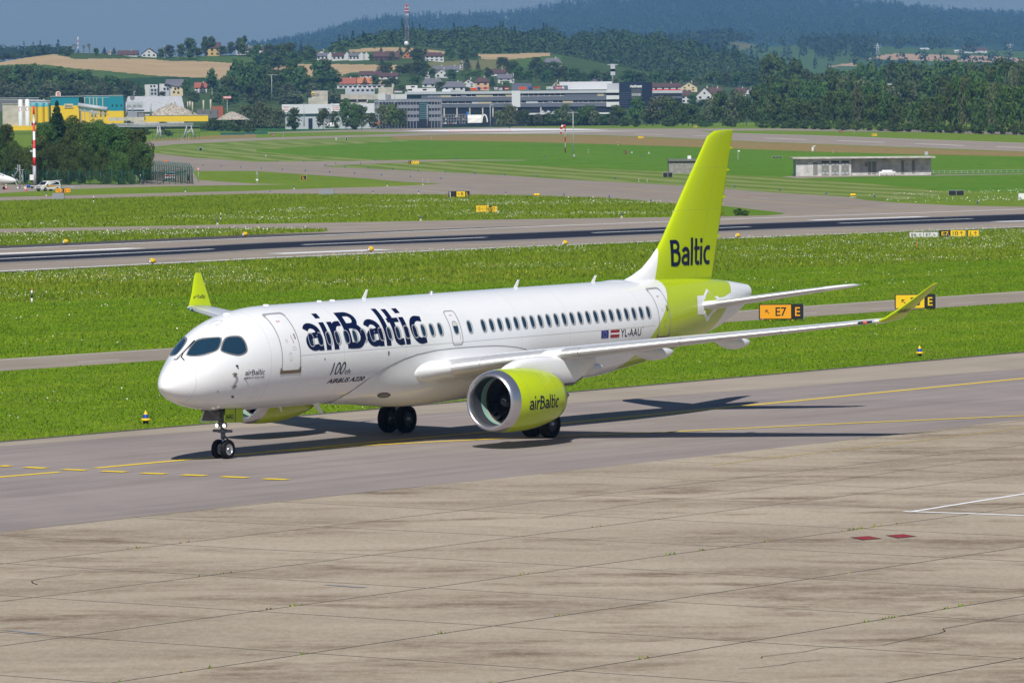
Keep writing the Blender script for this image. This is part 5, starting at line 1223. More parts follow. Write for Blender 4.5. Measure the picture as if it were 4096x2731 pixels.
def proto(kind, i, near):
    k = (kind, i, near)
    if k not in PROTO: PROTO[k] = tree_kind(kind, 100+hash(kind) % 7*0+{'broad': 1, 'tall': 2, 'willow': 3, 'spruce': 4, 'bush': 5, 'birch': 6}[kind]*10+i+(50 if near else 0), 9000 if near else 1500)
    return PROTO[k]
LEAFV = {}
def light_variant(me):
    if me.name not in LEAFV: c = me.copy(); c.materials.clear(); c.materials.append(M_LEAFL); LEAFV[me.name] = c
    return LEAFV[me.name]
tr = random.Random(3)
KN = {'broad': 'broadleaf_tree', 'tall': 'tall_tree', 'willow': 'willow_tree', 'spruce': 'spruce_tree', 'bush': 'shrub', 'birch': 'birch_tree', 'light': 'broadleaf_tree'}
def tree(P, H, wid, kind, label, group, near=False):
    kk = 'broad' if kind == 'light' else kind; cr, tm = proto(kk, tr.randrange(3), near)
    if kind == 'light': cr = light_variant(cr)
    base = {'broad': 8.6, 'tall': 5.6, 'willow': 9.2, 'spruce': 4.0, 'bush': 9.4, 'birch': 5.6}[kk]
    sx = wid/base if wid else H/10*tr.uniform(.85, 1.15); e = empty(KN[kind], P, tr.random()*6.28, label, 'shrub' if kind == 'bush' else 'tree', group); e.scale = (sx, sx, H/10)
    link('crown', cr, e); link('trunk', tm, e); return e
def tpx(fr, xc, yt, yb, w, kind, label, group, D=None, near=False, hill=None):
    u, v = Q(fr, xc, yb); top = Q(fr, xc, yt)[1]
    if D: P = AT(u, v, D); P.z = min(P.z, gz(D)-.1) if D < 2800 else P.z; top = top; v = CY+(v-CY) 
    elif hill: P = hill.P(u, v)
    else: P = G(u, v)
    m = PXM(P.y); Hh = AT(u, top, P.y).z-P.z; return tree(P, Hh, w/2.2969/m if w else 0, kind, label, group, near)
# A: the dark clump behind the fence at the left
g_ = 'trees behind the fence at the left'
for i, (x, yt, yb, w, k) in enumerate([(-60, 60, 560, 260, 'broad'), (60, 20, 545, 230, 'tall'), (150, 190, 560, 200, 'broad'), (250, 240, 585, 190, 'bush'), (-20, 200, 590, 260, 'bush'), (130, 250, 590, 240, 'bush'),
        (420, 20, 560, 280, 'broad'), (560, -60, 520, 260, 'broad'), (700, -40, 520, 280, 'broad'), (640, 60, 570, 300, 'bush'), (480, 180, 590, 250, 'bush'), (820, 20, 540, 260, 'tall'), (900, -10, 540, 260, 'broad'), (1010, 30, 560, 260, 'broad'), (780, 190, 590, 260, 'bush'),
        (1080, 40, 575, 250, 'birch'), (1170, 60, 570, 240, 'tall'), (1250, 130, 570, 210, 'birch'), (1290, 70, 580, 250, 'tall'), (1200, 200, 590, 220, 'bush'), (950, 220, 592, 240, 'bush'), (1330, 200, 585, 170, 'birch'), (1350, 330, 560, 150, 'bush'), (350, 120, 575, 220, 'tall'), (330, 300, 595, 200, 'bush'), (620, 250, 596, 220, 'bush'), (1090, 280, 596, 220, 'bush')]):
    lb = {'broad': 'dark broad tree in the clump behind the left fence', 'tall': 'dark upright tree in the clump behind the left fence', 'bush': 'dense dark shrub low in the clump behind the left fence', 'birch': 'pale stemmed tree at the right of the clump behind the fence'}[k]
    tpx('z0', x, yt, yb, w, k, lb, g_, near=True)
tpx('z0', 530, -190, 540, 330, 'spruce', 'spruce with a thin leaning tip rising out of the left clump', None, near=True)
# fill, belts and single trees: frame, x, top, base, width, kind
def belt(fr, rows, lab, group, hill=None, D=None):
    for (x, yt, yb, w, k) in rows: tpx(fr, x, yt, yb, w, k, {'spruce': 'dark spruce ', 'willow': 'grey green bushy tree ', 'light': 'bright green round tree ', 'bush': 'low dark shrub ', 'birch': 'thin pale tree '}.get(k, 'dark green tree ' if k == 'broad' else 'tall dark green tree ')+lab, group, hill=hill, D=D)
# in front of the long building and to the right of it
belt('h2', [(20, 980, 1160, 170, 'broad'), (-70, 1000, 1160, 150, 'willow'), (430, 1000, 1160, 150, 'broad'), (760, 1010, 1160, 150, 'willow'), (600, 1010, 1160, 140, 'broad'), (1000, 1000, 1160, 150, 'broad'), (1240, 1000, 1160, 160, 'broad'), (1520, 980, 1160, 180, 'willow'), (1620, 1010, 1160, 170, 'broad'), (-10, 960, 1160, 120, 'willow'), (60, 1010, 1165, 90, 'broad'), (130, 1010, 1162, 130, 'broad'), (240, 1040, 1160, 100, 'willow'), (340, 1035, 1162, 110, 'broad'), (490, 950, 1160, 160, 'willow'), (560, 1040, 1162, 110, 'bush'), (640, 985, 1160, 150, 'broad'), (720, 965, 1160, 160, 'broad'), (840, 1050, 1162, 120, 'broad'), (960, 960, 1160, 170, 'broad'), (930, 1060, 1164, 120, 'willow'), (1040, 1070, 1163, 120, 'bush'), (1150, 890, 1160, 190, 'broad'), (1290, 940, 1160, 170, 'willow'), (1380, 865, 1160, 270, 'willow'), (1480, 900, 1162, 170, 'broad'), (1570, 940, 1160, 150, 'broad'), (1660, 960, 1160, 170, 'broad'), (1740, 1050, 1166, 110, 'bush'), (1830, 900, 1160, 190, 'willow'), (1930, 830, 1160, 230, 'broad'), (2050, 810, 1160, 230, 'willow'), (2150, 880, 1162, 170, 'broad'), (2240, 790, 1160, 220, 'broad'), (2310, 830, 1165, 190, 'broad'), (1790, 1110, 1168, 110, 'bush'), (1130, 1090, 1168, 120, 'bush'), (1440, 1060, 1166, 150, 'bush'), (2010, 1080, 1168, 160, 'bush')],
     'between the far runway and the long building', 'trees in front of the long building')
r5 = random.Random(12); rows = []
for x in range(-40, 2700, 62): rows.append((x+r5.uniform(-20, 20), 860+60*sin(x*.006)+r5.uniform(-45, 45)-(110 if x > 1700 else 0), 1172+.028*max(0, x)+r5.uniform(-3, 3), r5.uniform(130, 215), r5.choice(['broad', 'broad', 'broad', 'light' if x < 700 else 'broad', 'willow', 'bush'])))
belt('h3', rows, 'in the front row behind the far runway at right', 'front row of the right tree belt')
rows = []
for x in range(-30, 2700, 95): rows.append((x+r5.uniform(-20, 20), 1095+.02*max(0, x)+r5.uniform(-12, 12), 1178+.028*max(0, x), r5.uniform(110, 160), 'bush'))
belt('h3', rows, 'at the hem of the belt at right', 'shrubs along the right tree belt')
rows = []
for x in range(-60, 2700, 85): rows.append((x+r5.uniform(-25, 25), float(np.interp(x, [0, 200, 330, 420, 600, 900, 1200, 1500, 2000, 2352], [740, 700, 740, 760, 700, 720, 760, 700, 640, 560]))+r5.uniform(-35, 35), 1140, r5.uniform(150, 240), r5.choice(['broad', 'broad', 'broad', 'willow', 'tall'])))
belt('h3', rows, 'in the middle of the belt at right', 'middle row of the right tree belt')
rows = []
for x in range(480, 2700, 80): rows.append((x+r5.uniform(-25, 25), float(np.interp(x, [480, 560, 700, 900, 1200, 1500, 1900, 2100, 2352], [640, 600, 625, 570, 560, 575, 565, 540, 560]))+r5.uniform(-12, 25), 1090, r5.uniform(170, 260), r5.choice(['broad', 'broad', 'tall'])))
belt('h3', rows, 'at the back of the belt at right', 'back row of the right tree belt', D=2900)
belt('h3', [(30, 480, 1000, 250, 'broad'), (120, 510, 1000, 220, 'broad'), (240, 520, 1000, 170, 'tall'), (290, 560, 1000, 120, 'tall'), (190, 660, 1010, 200, 'broad'), (350, 630, 1010, 160, 'broad'), (430, 680, 1010, 130, 'broad'), (60, 700, 1010, 180, 'bush')], 'at the foot of the wooded hill', 'trees at the foot of the wooded hill', D=3100)
belt('h3', [(2210, 545, 1120, 230, 'broad'), (2320, 535, 1120, 240, 'spruce'), (2400, 520, 1120, 260, 'broad'), (2040, 610, 1110, 170, 'light')], 'rising highest at the right edge', 'high trees at the right edge', D=2500)
# middle ground: centre
belt('h1', [(40, 925, 1160, 170, 'willow'), (130, 960, 1160, 140, 'willow'), (220, 1000, 1162, 150, 'willow'), (360, 990, 1160, 150, 'broad'), (330, 1060, 1165, 120, 'bush'), (620, 985, 1160, 135, 'broad'), (725, 1020, 1158, 90, 'broad'), (825, 890, 1160, 140, 'broad'), (910, 940, 1160, 130, 'broad'), (970, 960, 1160, 150, 'broad'), (1065, 1040, 1158, 110, 'tall'), (1170, 955, 1162, 150, 'willow'), (1240, 945, 1160, 170, 'light'), (1330, 1000, 1162, 130, 'broad'), (880, 1060, 1165, 150, 'bush'), (2240, 1010, 1165, 130, 'willow'), (2330, 960, 1160, 150, 'willow')],
     'in front of the warehouse and office block', 'trees in front of the warehouse', D=2235)
TH = HN
belt('h1', [(60, 590, 920, 250, 'broad'), (-40, 560, 940, 260, 'broad'), (150, 640, 930, 200, 'broad'), (250, 640, 920, 230, 'broad'), (330, 560, 900, 190, 'tall'), (400, 600, 900, 200, 'broad'), (470, 690, 900, 170, 'broad'), (90, 760, 950, 180, 'broad'), (300, 760, 960, 200, 'willow'), (560, 560, 850, 180, 'tall'), (640, 530, 840, 190, 'broad'), (710, 640, 840, 170, 'tall'), (600, 690, 860, 200, 'broad'), (530, 760, 900, 170, 'willow'), (360, 840, 985, 230, 'willow'), (270, 870, 985, 160, 'willow'), (530, 890, 985, 130, 'willow'), (690, 830, 985, 200, 'willow'), (630, 860, 985, 150, 'willow'), (770, 860, 985, 120, 'willow')],
     'in the thicket left of the village', 'trees in the thicket', hill=TH)
belt('h1', [(20, 410, 600, 130, 'broad'), (120, 400, 600, 160, 'broad'), (220, 400, 600, 160, 'broad'), (320, 385, 590, 150, 'broad'), (415, 375, 560, 80, 'spruce'), (480, 420, 570, 120, 'broad'), (350, 470, 620, 200, 'broad'), (520, 440, 570, 90, 'tall'), (60, 480, 640, 200, 'broad'), (200, 500, 650, 220, 'broad'), (780, 420, 490, 90, 'broad'), (680, 430, 480, 60, 'broad'), (1150, 430, 482, 50, 'spruce'), (1325, 415, 505, 70, 'spruce'), (1390, 420, 490, 60, 'broad'), (1480, 440, 590, 150, 'tall'), (1500, 550, 730, 170, 'broad'), (1400, 580, 700, 130, 'broad'), (1320, 600, 700, 120, 'broad'), (1160, 540, 680, 150, 'spruce'), (1210, 570, 690, 110, 'broad'), (1060, 500, 560, 60, 'broad'),
     (1780, 440, 560, 110, 'broad'), (1900, 440, 560, 150, 'broad'), (2000, 470, 550, 100, 'broad'), (1940, 520, 650, 110, 'spruce'), (2040, 550, 645, 60, 'spruce'), (1620, 625, 710, 80, 'broad'), (1790, 635, 745, 130, 'broad'), (1930, 645, 730, 120, 'light'), (2030, 640, 730, 130, 'light'), (2130, 620, 720, 90, 'tall'), (2270, 520, 650, 150, 'broad'), (2360, 560, 700, 120, 'broad'), (1695, 750, 830, 130, 'broad'), (900, 680, 760, 150, 'broad'), (1000, 700, 790, 70, 'spruce'), (1090, 690, 790, 110, 'broad'), (1260, 710, 800, 130, 'broad'), (1190, 730, 800, 90, 'broad'), (835, 780, 860, 60, 'spruce'), (1330, 780, 850, 90, 'broad'), (2170, 700, 800, 80, 'spruce'), (2290, 740, 800, 90, 'light'), (1940, 800, 840, 60, 'bush'), (1450, 700, 780, 140, 'broad'), (1580, 590, 650, 80, 'broad'), (1250, 480, 560, 60, 'broad'), (1560, 450, 500, 70, 'broad')],
     'among the village houses', 'trees in the village', hill=TH)
belt('h2', [(60, 600, 760, 130, 'broad'), (10, 560, 740, 120, 'broad'), (150, 640, 760, 130, 'broad'), (220, 520, 680, 140, 'broad'), (280, 560, 760, 170, 'broad'), (380, 560, 740, 160, 'broad'), (330, 640, 780, 150, 'broad'), (460, 600, 760, 150, 'broad'), (560, 620, 770, 150, 'broad'), (650, 660, 770, 140, 'broad'), (760, 640, 770, 150, 'broad'), (940, 720, 790, 100, 'willow'), (860, 660, 770, 140, 'broad'), (1060, 640, 780, 180, 'broad'), (1180, 660, 780, 160, 'broad'), (1320, 650, 780, 180, 'broad'), (1450, 660, 790, 170, 'broad'), (1560, 640, 790, 170, 'broad'), (1700, 700, 800, 110, 'willow'), (1845, 645, 800, 200, 'light'), (1960, 660, 800, 130, 'broad'), (2080, 660, 800, 170, 'broad'), (2200, 650, 800, 180, 'broad'), (1660, 860, 1000, 110, 'broad'), (1750, 910, 1010, 130, 'broad'), (2320, 660, 800, 150, 'broad')],
     'at the wood edge above the long building', 'trees at the wood edge', hill=TH)
# hilltop trees at the left
belt('h0', [(45, 475, 540, 50, 'spruce'), (75, 470, 540, 50, 'spruce'), (130, 490, 530, 60, 'bush'), (200, 475, 510, 30, 'spruce'), (252, 455, 503, 40, 'spruce'), (400, 420, 490, 60, 'spruce'), (340, 470, 500, 40, 'bush'), (445, 445, 480, 25, 'spruce'), (560, 460, 500, 60, 'bush'), (620, 460, 512, 90, 'bush'), (650, 425, 500, 60, 'broad'), (720, 450, 490, 30, 'spruce'), (880, 442, 512, 75, 'broad'), (960, 430, 500, 65, 'spruce'), (1048, 432, 503, 60, 'spruce'), (1395, 425, 480, 40, 'spruce'), (1475, 450, 530, 80, 'broad'), (1555, 415, 535, 130, 'broad'), (1660, 400, 545, 100, 'broad'), (1740, 350, 550, 170, 'broad'), (1830, 440, 530, 110, 'broad'), (1885, 338, 500, 80, 'tall'), (1945, 330, 500, 80, 'tall'), (2050, 420, 520, 110, 'broad'), (2130, 382, 515, 100, 'broad'), (2200, 350, 520, 90, 'tall'), (2245, 330, 520, 90, 'tall'), (2300, 440, 525, 90, 'bush'), (2350, 410, 530, 60, 'bush'), (480, 470, 500, 30, 'bush'), (30, 525, 560, 60, 'bush'), (100, 515, 545, 70, 'bush'), (180, 505, 530, 70, 'bush'), (270, 492, 515, 70, 'bush'), (350, 485, 505, 70, 'bush'), (430, 475, 500, 70, 'bush')],
     'on the crest above the stubble field', 'trees on the crest', hill=TH)
rows = []
for x, yt in ((-60, 640), (20, 620), (90, 610), (160, 600), (230, 600), (300, 590), (380, 595), (450, 605), (530, 610), (600, 640), (680, 660), (740, 650), (800, 640), (860, 700), (930, 740), (1000, 690), (1060, 700), (1120, 710)): rows.append((x, yt+r5.uniform(-8, 8), 890, r5.uniform(110, 170), r5.choice(['broad', 'tall', 'broad'])))
for x in range(-60, 1200, 66): rows.append((x+r5.uniform(-15, 15), 770+r5.uniform(-40, 40), 925, r5.uniform(120, 180), r5.choice(['broad', 'willow', 'broad', 'willow'])))
belt('h0', rows, 'in the wood behind the blue and yellow works', 'trees behind the works', hill=TH)
belt('h0', [(1275, 740, 890, 70, 'spruce'), (1310, 790, 895, 60, 'broad'), (1180, 800, 900, 90, 'broad'), (1485, 840, 890, 70, 'broad'), (1710, 730, 900, 90, 'tall'), (1780, 840, 980, 130, 'broad'), (1860, 740, 860, 70, 'spruce'), (1950, 615, 880, 120, 'birch'), (2060, 700, 900, 110, 'tall'), (2020, 800, 960, 230, 'broad'), (2120, 830, 985, 200, 'broad'), (2180, 540, 900, 170, 'tall'), (2250, 570, 920, 220, 'broad'), (2330, 600, 940, 220, 'broad'), (2140, 700, 920, 160, 'broad'), (2300, 760, 980, 200, 'broad'), (1740, 920, 1010, 100, 'broad')],
     'right of the works on the lower slope', 'trees on the lower slope', hill=TH)
belt('h0', [(1960, 1060, 1150, 120, 'bush'), (2040, 1075, 1160, 130, 'bush'), (2120, 1080, 1165, 140, 'bush'), (2190, 1020, 1160, 150, 'willow'), (2280, 950, 1160, 190, 'willow'), (2340, 1010, 1165, 150, 'broad'), (1500, 1070, 1130, 70, 'bush'), (900, 1080, 1150, 130, 'bush'), (1020, 1080, 1150, 100, 'bush'), (1180, 1090, 1160, 120, 'bush')], 'beside the pipe bridge', 'shrubs by the pipe bridge', D=2240)
belt('z0', [(1340, 70, 140, 120, 'bush'), (1250, 80, 150, 110, 'bush'), (1550, 90, 150, 130, 'bush'), (1900, 30, 100, 130, 'bush'), (2000, 20, 90, 120, 'bush'), (2080, 10, 90, 130, 'bush'), (2180, 60, 110, 120, 'bush'), (2300, 60, 120, 120, 'bush')], 'on the bank below the pipe bridge', 'shrubs on the bank')
belt('z2', [(2080, 810, 880, 110, 'bush'), (2140, 825, 882, 90, 'bush')], 'on the grass strip right of the tail fin', 'shrubs right of the fin')
# ================================================================ BUILDINGS BEYOND THE AIRFIELD
def C_(n, c, r=.8, **k): return plain(n, c, r, **k)
M_WW = C_('white_render', (.54, .54, .52), noise=.05); M_CRM = C_('cream_render', (.60, .50, .30)); M_ORW = C_('apricot_render', (.58, .36, .20)); M_YLW = C_('ochre_render', (.50, .36, .13))
M_RBR = C_('brown_tiles', (.085, .045, .038), noise=.2); M_RRD = C_('red_tiles', (.30, .09, .05), noise=.2); M_RGY = C_('grey_slates', (.13, .13, .145), noise=.15); M_ROR = C_('orange_tiles', (.42, .16, .07), noise=.2)
M_WIN = plain('dark_glass', (.015, .02, .03), .3); M_CNC = C_('weathered_concrete', (.44, .41, .34), noise=.2, nscale=.4); M_LGREY = C_('light_cladding', (.42, .44, .47), .5, noise=.06); M_DCLAD = C_('dark_cladding', (.10, .115, .145), .5, noise=.1); M_MCLAD = C_('rough_grey_cladding', (.20, .21, .24), .7, noise=.35, nscale=1.5)
M_TOWER = plain('navy_glass_cladding', (.012, .022, .050), .2, coat=.3); M_WALLW = C_('white_metal_cladding', (.58, .59, .60), .5, noise=.04); M_TEAL = C_('teal_sheet', (.0, .20, .27), .5, noise=.08); M_TEALL = C_('pale_teal_sheet', (.10, .36, .42), .5); M_YSH = C_('yellow_sheet', (.72, .48, .005), .5, noise=.08); M_BEI = C_('beige_sheet', (.42, .37, .26), .6)
M_RED = plain('red_paint', (.55, .012, .012), .45); M_WPT = plain('white_post_paint', (.74, .74, .74), .5); M_ORG = plain('orange_paint', (.75, .14, .01), .5); M_BLU = plain('blue_paint', (.01, .06, .35), .5); M_STEEL = C_('galvanised_steel', (.36, .38, .40), .45); M_RUBB = C_('rubble', (.36, .32, .26), .95, noise=.5, nscale=1.2); M_FABR = C_('white_tarpaulin', (.72, .72, .68), .7)
M_YSG = plain('sign_yellow', (.80, .52, .005), .5); M_OSG = plain('sign_amber', (.80, .33, .005), .5); M_BSG = plain('sign_black', (.012, .012, .012), .5); M_RSG = plain('sign_red', (.22, .01, .03), .5); M_WSG = plain('sign_white', (.62, .62, .60), .5); M_GSG = plain('sign_grey_back', (.25, .26, .29), .6); M_GRN = plain('green_fence_paint', (.005, .09, .065), .5)
M_HEDGE = leaf_mat('hedge', (.02, .055, .015), (.03, .07, .02), (.05, .09, .025))
def E3(fr, xc, yb, D=None, hill=None):
    u, v = Q(fr, xc, yb); return AT(u, v, D) if D else (hill.P(u, v) if hill else G(u, v))
class Site:
    """metres measured off the photo in the upright plane at the site's own distance"""
    def __init__(s, name, fr, x, yb, label, cat, D=None, hill=None, group=None, rz=0.):
        s.fr = fr; s.P = E3(fr, x, yb, D, hill); s.x0 = Q(fr, x, yb)[0]; s.v0 = Q(fr, x, yb)[1]; s.m = PXM(s.P.y); s.e = empty(name, s.P, rz, label, cat, group); s.DD = D is not None and D > 1700 and cat in ('building', 'factory', 'warehouse', 'hall', 'shed', 'post')
    def X(s, x): return (Q(s.fr, x, 0)[0]-s.x0)/s.m
    def Z(s, y): return (s.v0-Q(s.fr, 0, y)[1])/s.m
    def box(s, x0, x1, yt, yb, y0, dep, mat, mb=None, drop=0.):
        a, b, t, q = s.X(x0), s.X(x1), s.Z(yt), s.Z(yb)-drop; q -= 3. if s.DD and q < .9 else 0; mb.box(((a+b)/2, y0+dep/2, (t+q)/2), (b-a, dep, t-q), mat); return mb
    def part(s, name, *boxes):
        mb = MB()
        for b in boxes: s.box(*b, mb=mb)
        return mb.build(name, s.e)
    def text(s, name, txt, x0, x1, yt, yb, y, mat, parent=None, **k):
        bm = fit_text(txt, s.X(x1)-s.X(x0), s.Z(yt)-s.Z(yb), **k); o = (s.X(x0), s.Z(yb))
        return bm_obj(name, bm, mat, parent or s.e, lambda c: Vector((c.x+o[0], y, c.y+o[1])))
rh = random.Random(8)
def house(fr, x0, x1, yr, ye, yb, kind, wall, roof, label, wins=3, D=None, rows=1, chim=True, dep=9.):
    s = Site('house', fr, (x0+x1)/2, yb, label, 'house', D, HN if D is None else None, 'houses on the slope'); a, b, zr, ze = s.X(x0), s.X(x1), s.Z(yr), s.Z(ye)
    w = MB(); w.box(((a+b)/2, dep/2, ze/2-1.5), (b-a, dep, ze+3), wall)
    if kind == 'gable': w.poly([(a, 0, ze), (b, 0, ze), ((a+b)/2, 0, zr-.15)], wall, (0, dep, 0))
    w.build('wall', s.e); r = MB(); o = .5; m_ = (a+b)/2
    if kind == 'gable':
        for sx, ex in ((a-o, -1), (b+o, 1)): r.poly([(sx, -o, ze-.35), (sx, dep+o, ze-.35), (m_, dep+o, zr), (m_, -o, zr)], roof, (0, 0, .28))
    elif kind == 'flat': r.box((m_, dep/2, ze+.15), (b-a+.6, dep+.6, .3), roof)
    else:
        i = 1.2 if kind == 'hip' else 0.0
        for y, sy in ((-o, 1), (dep+o, -1)): r.poly([(a-o, y, ze-.3), (b+o, y, ze-.3), (b+o-i*2, dep/2, zr), (a-o+i*2, dep/2, zr)], roof, (0, 0, .28))
        if kind != 'hip':
            w2 = MB()
            for x in (a+.02, b-.22): w2.poly([(x, 0, ze-.05), (x, dep, ze-.05), (x, dep/2, zr-.1)], wall, (.2, 0, 0))
            w2.build('gable', s.e)
        else: r.poly([(a-o, -o, ze-.3), (a-o, dep+o, ze-.3), (a-o+i*2, dep/2, zr)], roof, (.2, 0, 0)); r.poly([(b+o, -o, ze-.3), (b+o, dep+o, ze-.3), (b+o-i*2, dep/2, zr)], roof, (-.2, 0, 0))
    ro = r.build('roof', s.e)
    if chim: c = MB(); cx = a+(b-a)*.68; c.box((cx, dep*.45, zr+.2), (.7, .7, 1.6), M_CNC); c.build('chimney', ro)
    hh = ze/rows
    for q in range(rows):
        for k in range(wins):
            cx = a+(b-a)*(k+.5)/wins+rh.uniform(-.1, .1); f = MB(); f.box((cx, -.04, hh*(q+.55)), (min(1.5, (b-a)/wins*.5), .10, min(1.3, hh*.5)), M_WIN); f.build('window', s.e)
    if kind == 'gable' and zr-ze > 2.2: f = MB(); f.box((m_, -.04, ze+(zr-ze)*.3), (1.1, .10, 1.1), M_WIN); f.build('window', s.e)
    return s
H0 = [(1082, 1262, 468, 503, 518, 'eave', M_WW, M_RBR, 'long low house with brown roof on the crest', 3), (1302, 1438, 448, 495, 528, 'gable', M_WW, M_RBR, 'white gabled house alone on the crest above the stubble', 3), (1465, 1522, 438, 472, 530, 'gable', M_WW, M_RGY, 'white gable end half behind a crest tree', 1), (1878, 2020, 393, 442, 516, 'eave', M_YLW, M_RBR, 'tall ochre house with brown roof on the crest', 3),
      (2172, 2335, 427, 452, 506, 'eave', M_WW, M_RGY, 'white house with dark roof right of the ochre house', 4), (992, 1020, 474, 488, 504, 'gable', M_WW, M_RRD, 'tiny white house between two round spruces', 1), (1190, 1245, 792, 832, 872, 'gable', M_WW, M_RGY, 'small white gabled house left of the pale flats', 1), (1790, 1900, 762, 806, 852, 'eave', M_WW, M_RRD, 'dark red roofed house right of the pale flats', 3)]
H1 = [(0, 75, 426, 455, 495, 'hip', M_WW, M_RBR, 'white house with brown hipped roof at the start of the village', 2), (545, 655, 466, 492, 528, 'gable', M_WW, M_RBR, 'white gabled house at the left end of the terrace', 2), (1085, 1215, 478, 520, 560, 'eave', M_RBR, M_RBR, 'dark brown farmhouse right of the white terrace', 3), (1205, 1312, 474, 528, 556, 'eave', M_RBR, M_RBR, 'dark barn beside the brown farmhouse', 2), (1345, 1440, 470, 512, 536, 'gable', M_ROR, M_RBR, 'brown house below the lattice mast', 2), (1552, 1725, 486, 516, 566, 'hip', M_WW, M_RBR, 'wide white villa with brown hipped roof', 4),
      (955, 1150, 658, 690, 716, 'eave', M_WW, M_RBR, 'long house with brown roof and dormers', 4), (1128, 1300, 672, 702, 730, 'eave', M_WW, M_RBR, 'brown roofed house right of the long one', 3), (770, 915, 718, 770, 786, 'eave', M_WW, M_RRD, 'house with a broad red tiled roof', 3), (935, 1065, 718, 765, 786, 'eave', M_WW, M_ROR, 'house with a bright orange tiled roof', 2), (1112, 1200, 735, 762, 786, 'gable', M_CRM, M_RBR, 'cream chalet gable below the brown roofs', 1), (1527, 1718, 725, 770, 806, 'hip', M_WW, M_RGY, 'house with wide grey roof and solar panel', 3), (1642, 1768, 636, 682, 716, 'gable', M_WW, M_RGY, 'big white gable in the middle of the village', 2),
      (1632, 1740, 608, 640, 660, 'eave', M_WW, M_RGY, 'grey roof behind the big white gable', 2), (1752, 1860, 608, 642, 660, 'eave', M_WW, M_RGY, 'grey roof right of the big white gable', 2), (1552, 1596, 675, 698, 722, 'gable', M_WW, M_RGY, 'tiny white gable left of the big one', 1), (1722, 1920, 752, 800, 838, 'hip', M_WW, M_RGY, 'low house with grey hipped roof above the office roof', 3), (1892, 2012, 727, 766, 806, 'gable', M_WW, M_RBR, 'white gabled house left of the apricot house', 2), (2012, 2140, 714, 755, 832, 'hip', M_ORW, M_RBR, 'apricot coloured house with brown hipped roof', 2),
      (2150, 2318, 640, 672, 700, 'eave', M_WW, M_RBR, 'long brown roof near the right village edge', 3), (2222, 2350, 685, 722, 766, 'eave', M_WW, M_RGY, 'grey roofed house right of the apricot house', 2), (1872, 1902, 568, 600, 642, 'gable', M_WW, M_RGY, 'slim white gable beside two spruces', 1), (2112, 2168, 636, 655, 668, 'eave', M_CRM, M_RRD, 'small house with red roof in the bushes', 1), (2185, 2300, 770, 800, 830, 'flat', M_RBR, M_RBR, 'low dark block behind the roof signs', 2)]
H2 = [(290, 455, 537, 592, 640, 'hip', M_WW, M_RGY, 'large grey hipped roof among trees at the wood edge', 2), (492, 578, 720, 745, 765, 'gable', M_WW, M_RRD, 'white gable with red roof behind the long building', 1), (362, 445, 750, 790, 830, 'gable', M_CRM, M_RBR, 'cream gable peeping over the long building', 1), (735, 825, 728, 752, 765, 'eave', M_RBR, M_RGY, 'small dark roof behind the white hall', 1), (1292, 1545, 768, 800, 835, 'eave', M_WW, M_RBR, 'long brown roof right of the navy tower', 4), (1548, 1702, 755, 800, 840, 'gable', M_CRM, M_RGY, 'dark roofed house right of the long brown roof', 2), (1556, 1640, 832, 880, 950, 'eave', M_WW, M_RBR, 'house in front of the dark roofed one', 2),
      (1692, 1845, 805, 880, 958, 'gable', M_WW, M_RBR, 'big white gable with brown roof behind the willows', 2), (1820, 1925, 808, 878, 958, 'eave', M_WW, M_RBR, 'brown roofed wing with dormers joined to the big gable', 3), (2142, 2225, 814, 838, 868, 'gable', M_WW, M_RBR, 'small white house nearly hidden by the belt', 1), (2060, 2150, 810, 850, 880, 'eave', M_WW, M_RBR, 'low brown roof left of the small white house', 1), (0, 20, 690, 730, 765, 'gable', M_WW, M_RGY, 'white gable at the wood edge behind the roof signs', 1)]
for fr, L in (('h0', H0), ('h1', H1), ('h2', H2)):
    for h in L: house(fr, *h[:9], wins=h[9], rows=2 if (h[4]-h[3]) > 38 else 1)
for i, (x0, x1, rf, lb) in enumerate([(560, 700, M_RGY, 'first terraced house with dark roof'), (700, 855, M_RBR, 'second terraced house with red brown roof'), (855, 985, M_RGY, 'third terraced house with solar roof')]):
    s = house('h1', x0, x1, 490, 515, 558, 'eave', M_WW, rf, 'white '+lb+' in the white terrace', 4, chim=False); g = MB()
    for xg in ((x1-18, x1+22) if i < 2 else (x1-15, x1+30)): 
        a = s.X(xg); g.poly([(a-2.0, -1.2, -2.), (a+2.0, -1.2, -2.), (a+2.0, -1.2, s.Z(508)), (a+.5, -1.2, s.Z(492)), (a+.5, -1.2, s.Z(484)), (a-.5, -1.2, s.Z(484)), (a-.5, -1.2, s.Z(492)), (a-2.0, -1.2, s.Z(508))], M_WW, (0, 3., 0))
    g.build('chimney_wall', s.e)
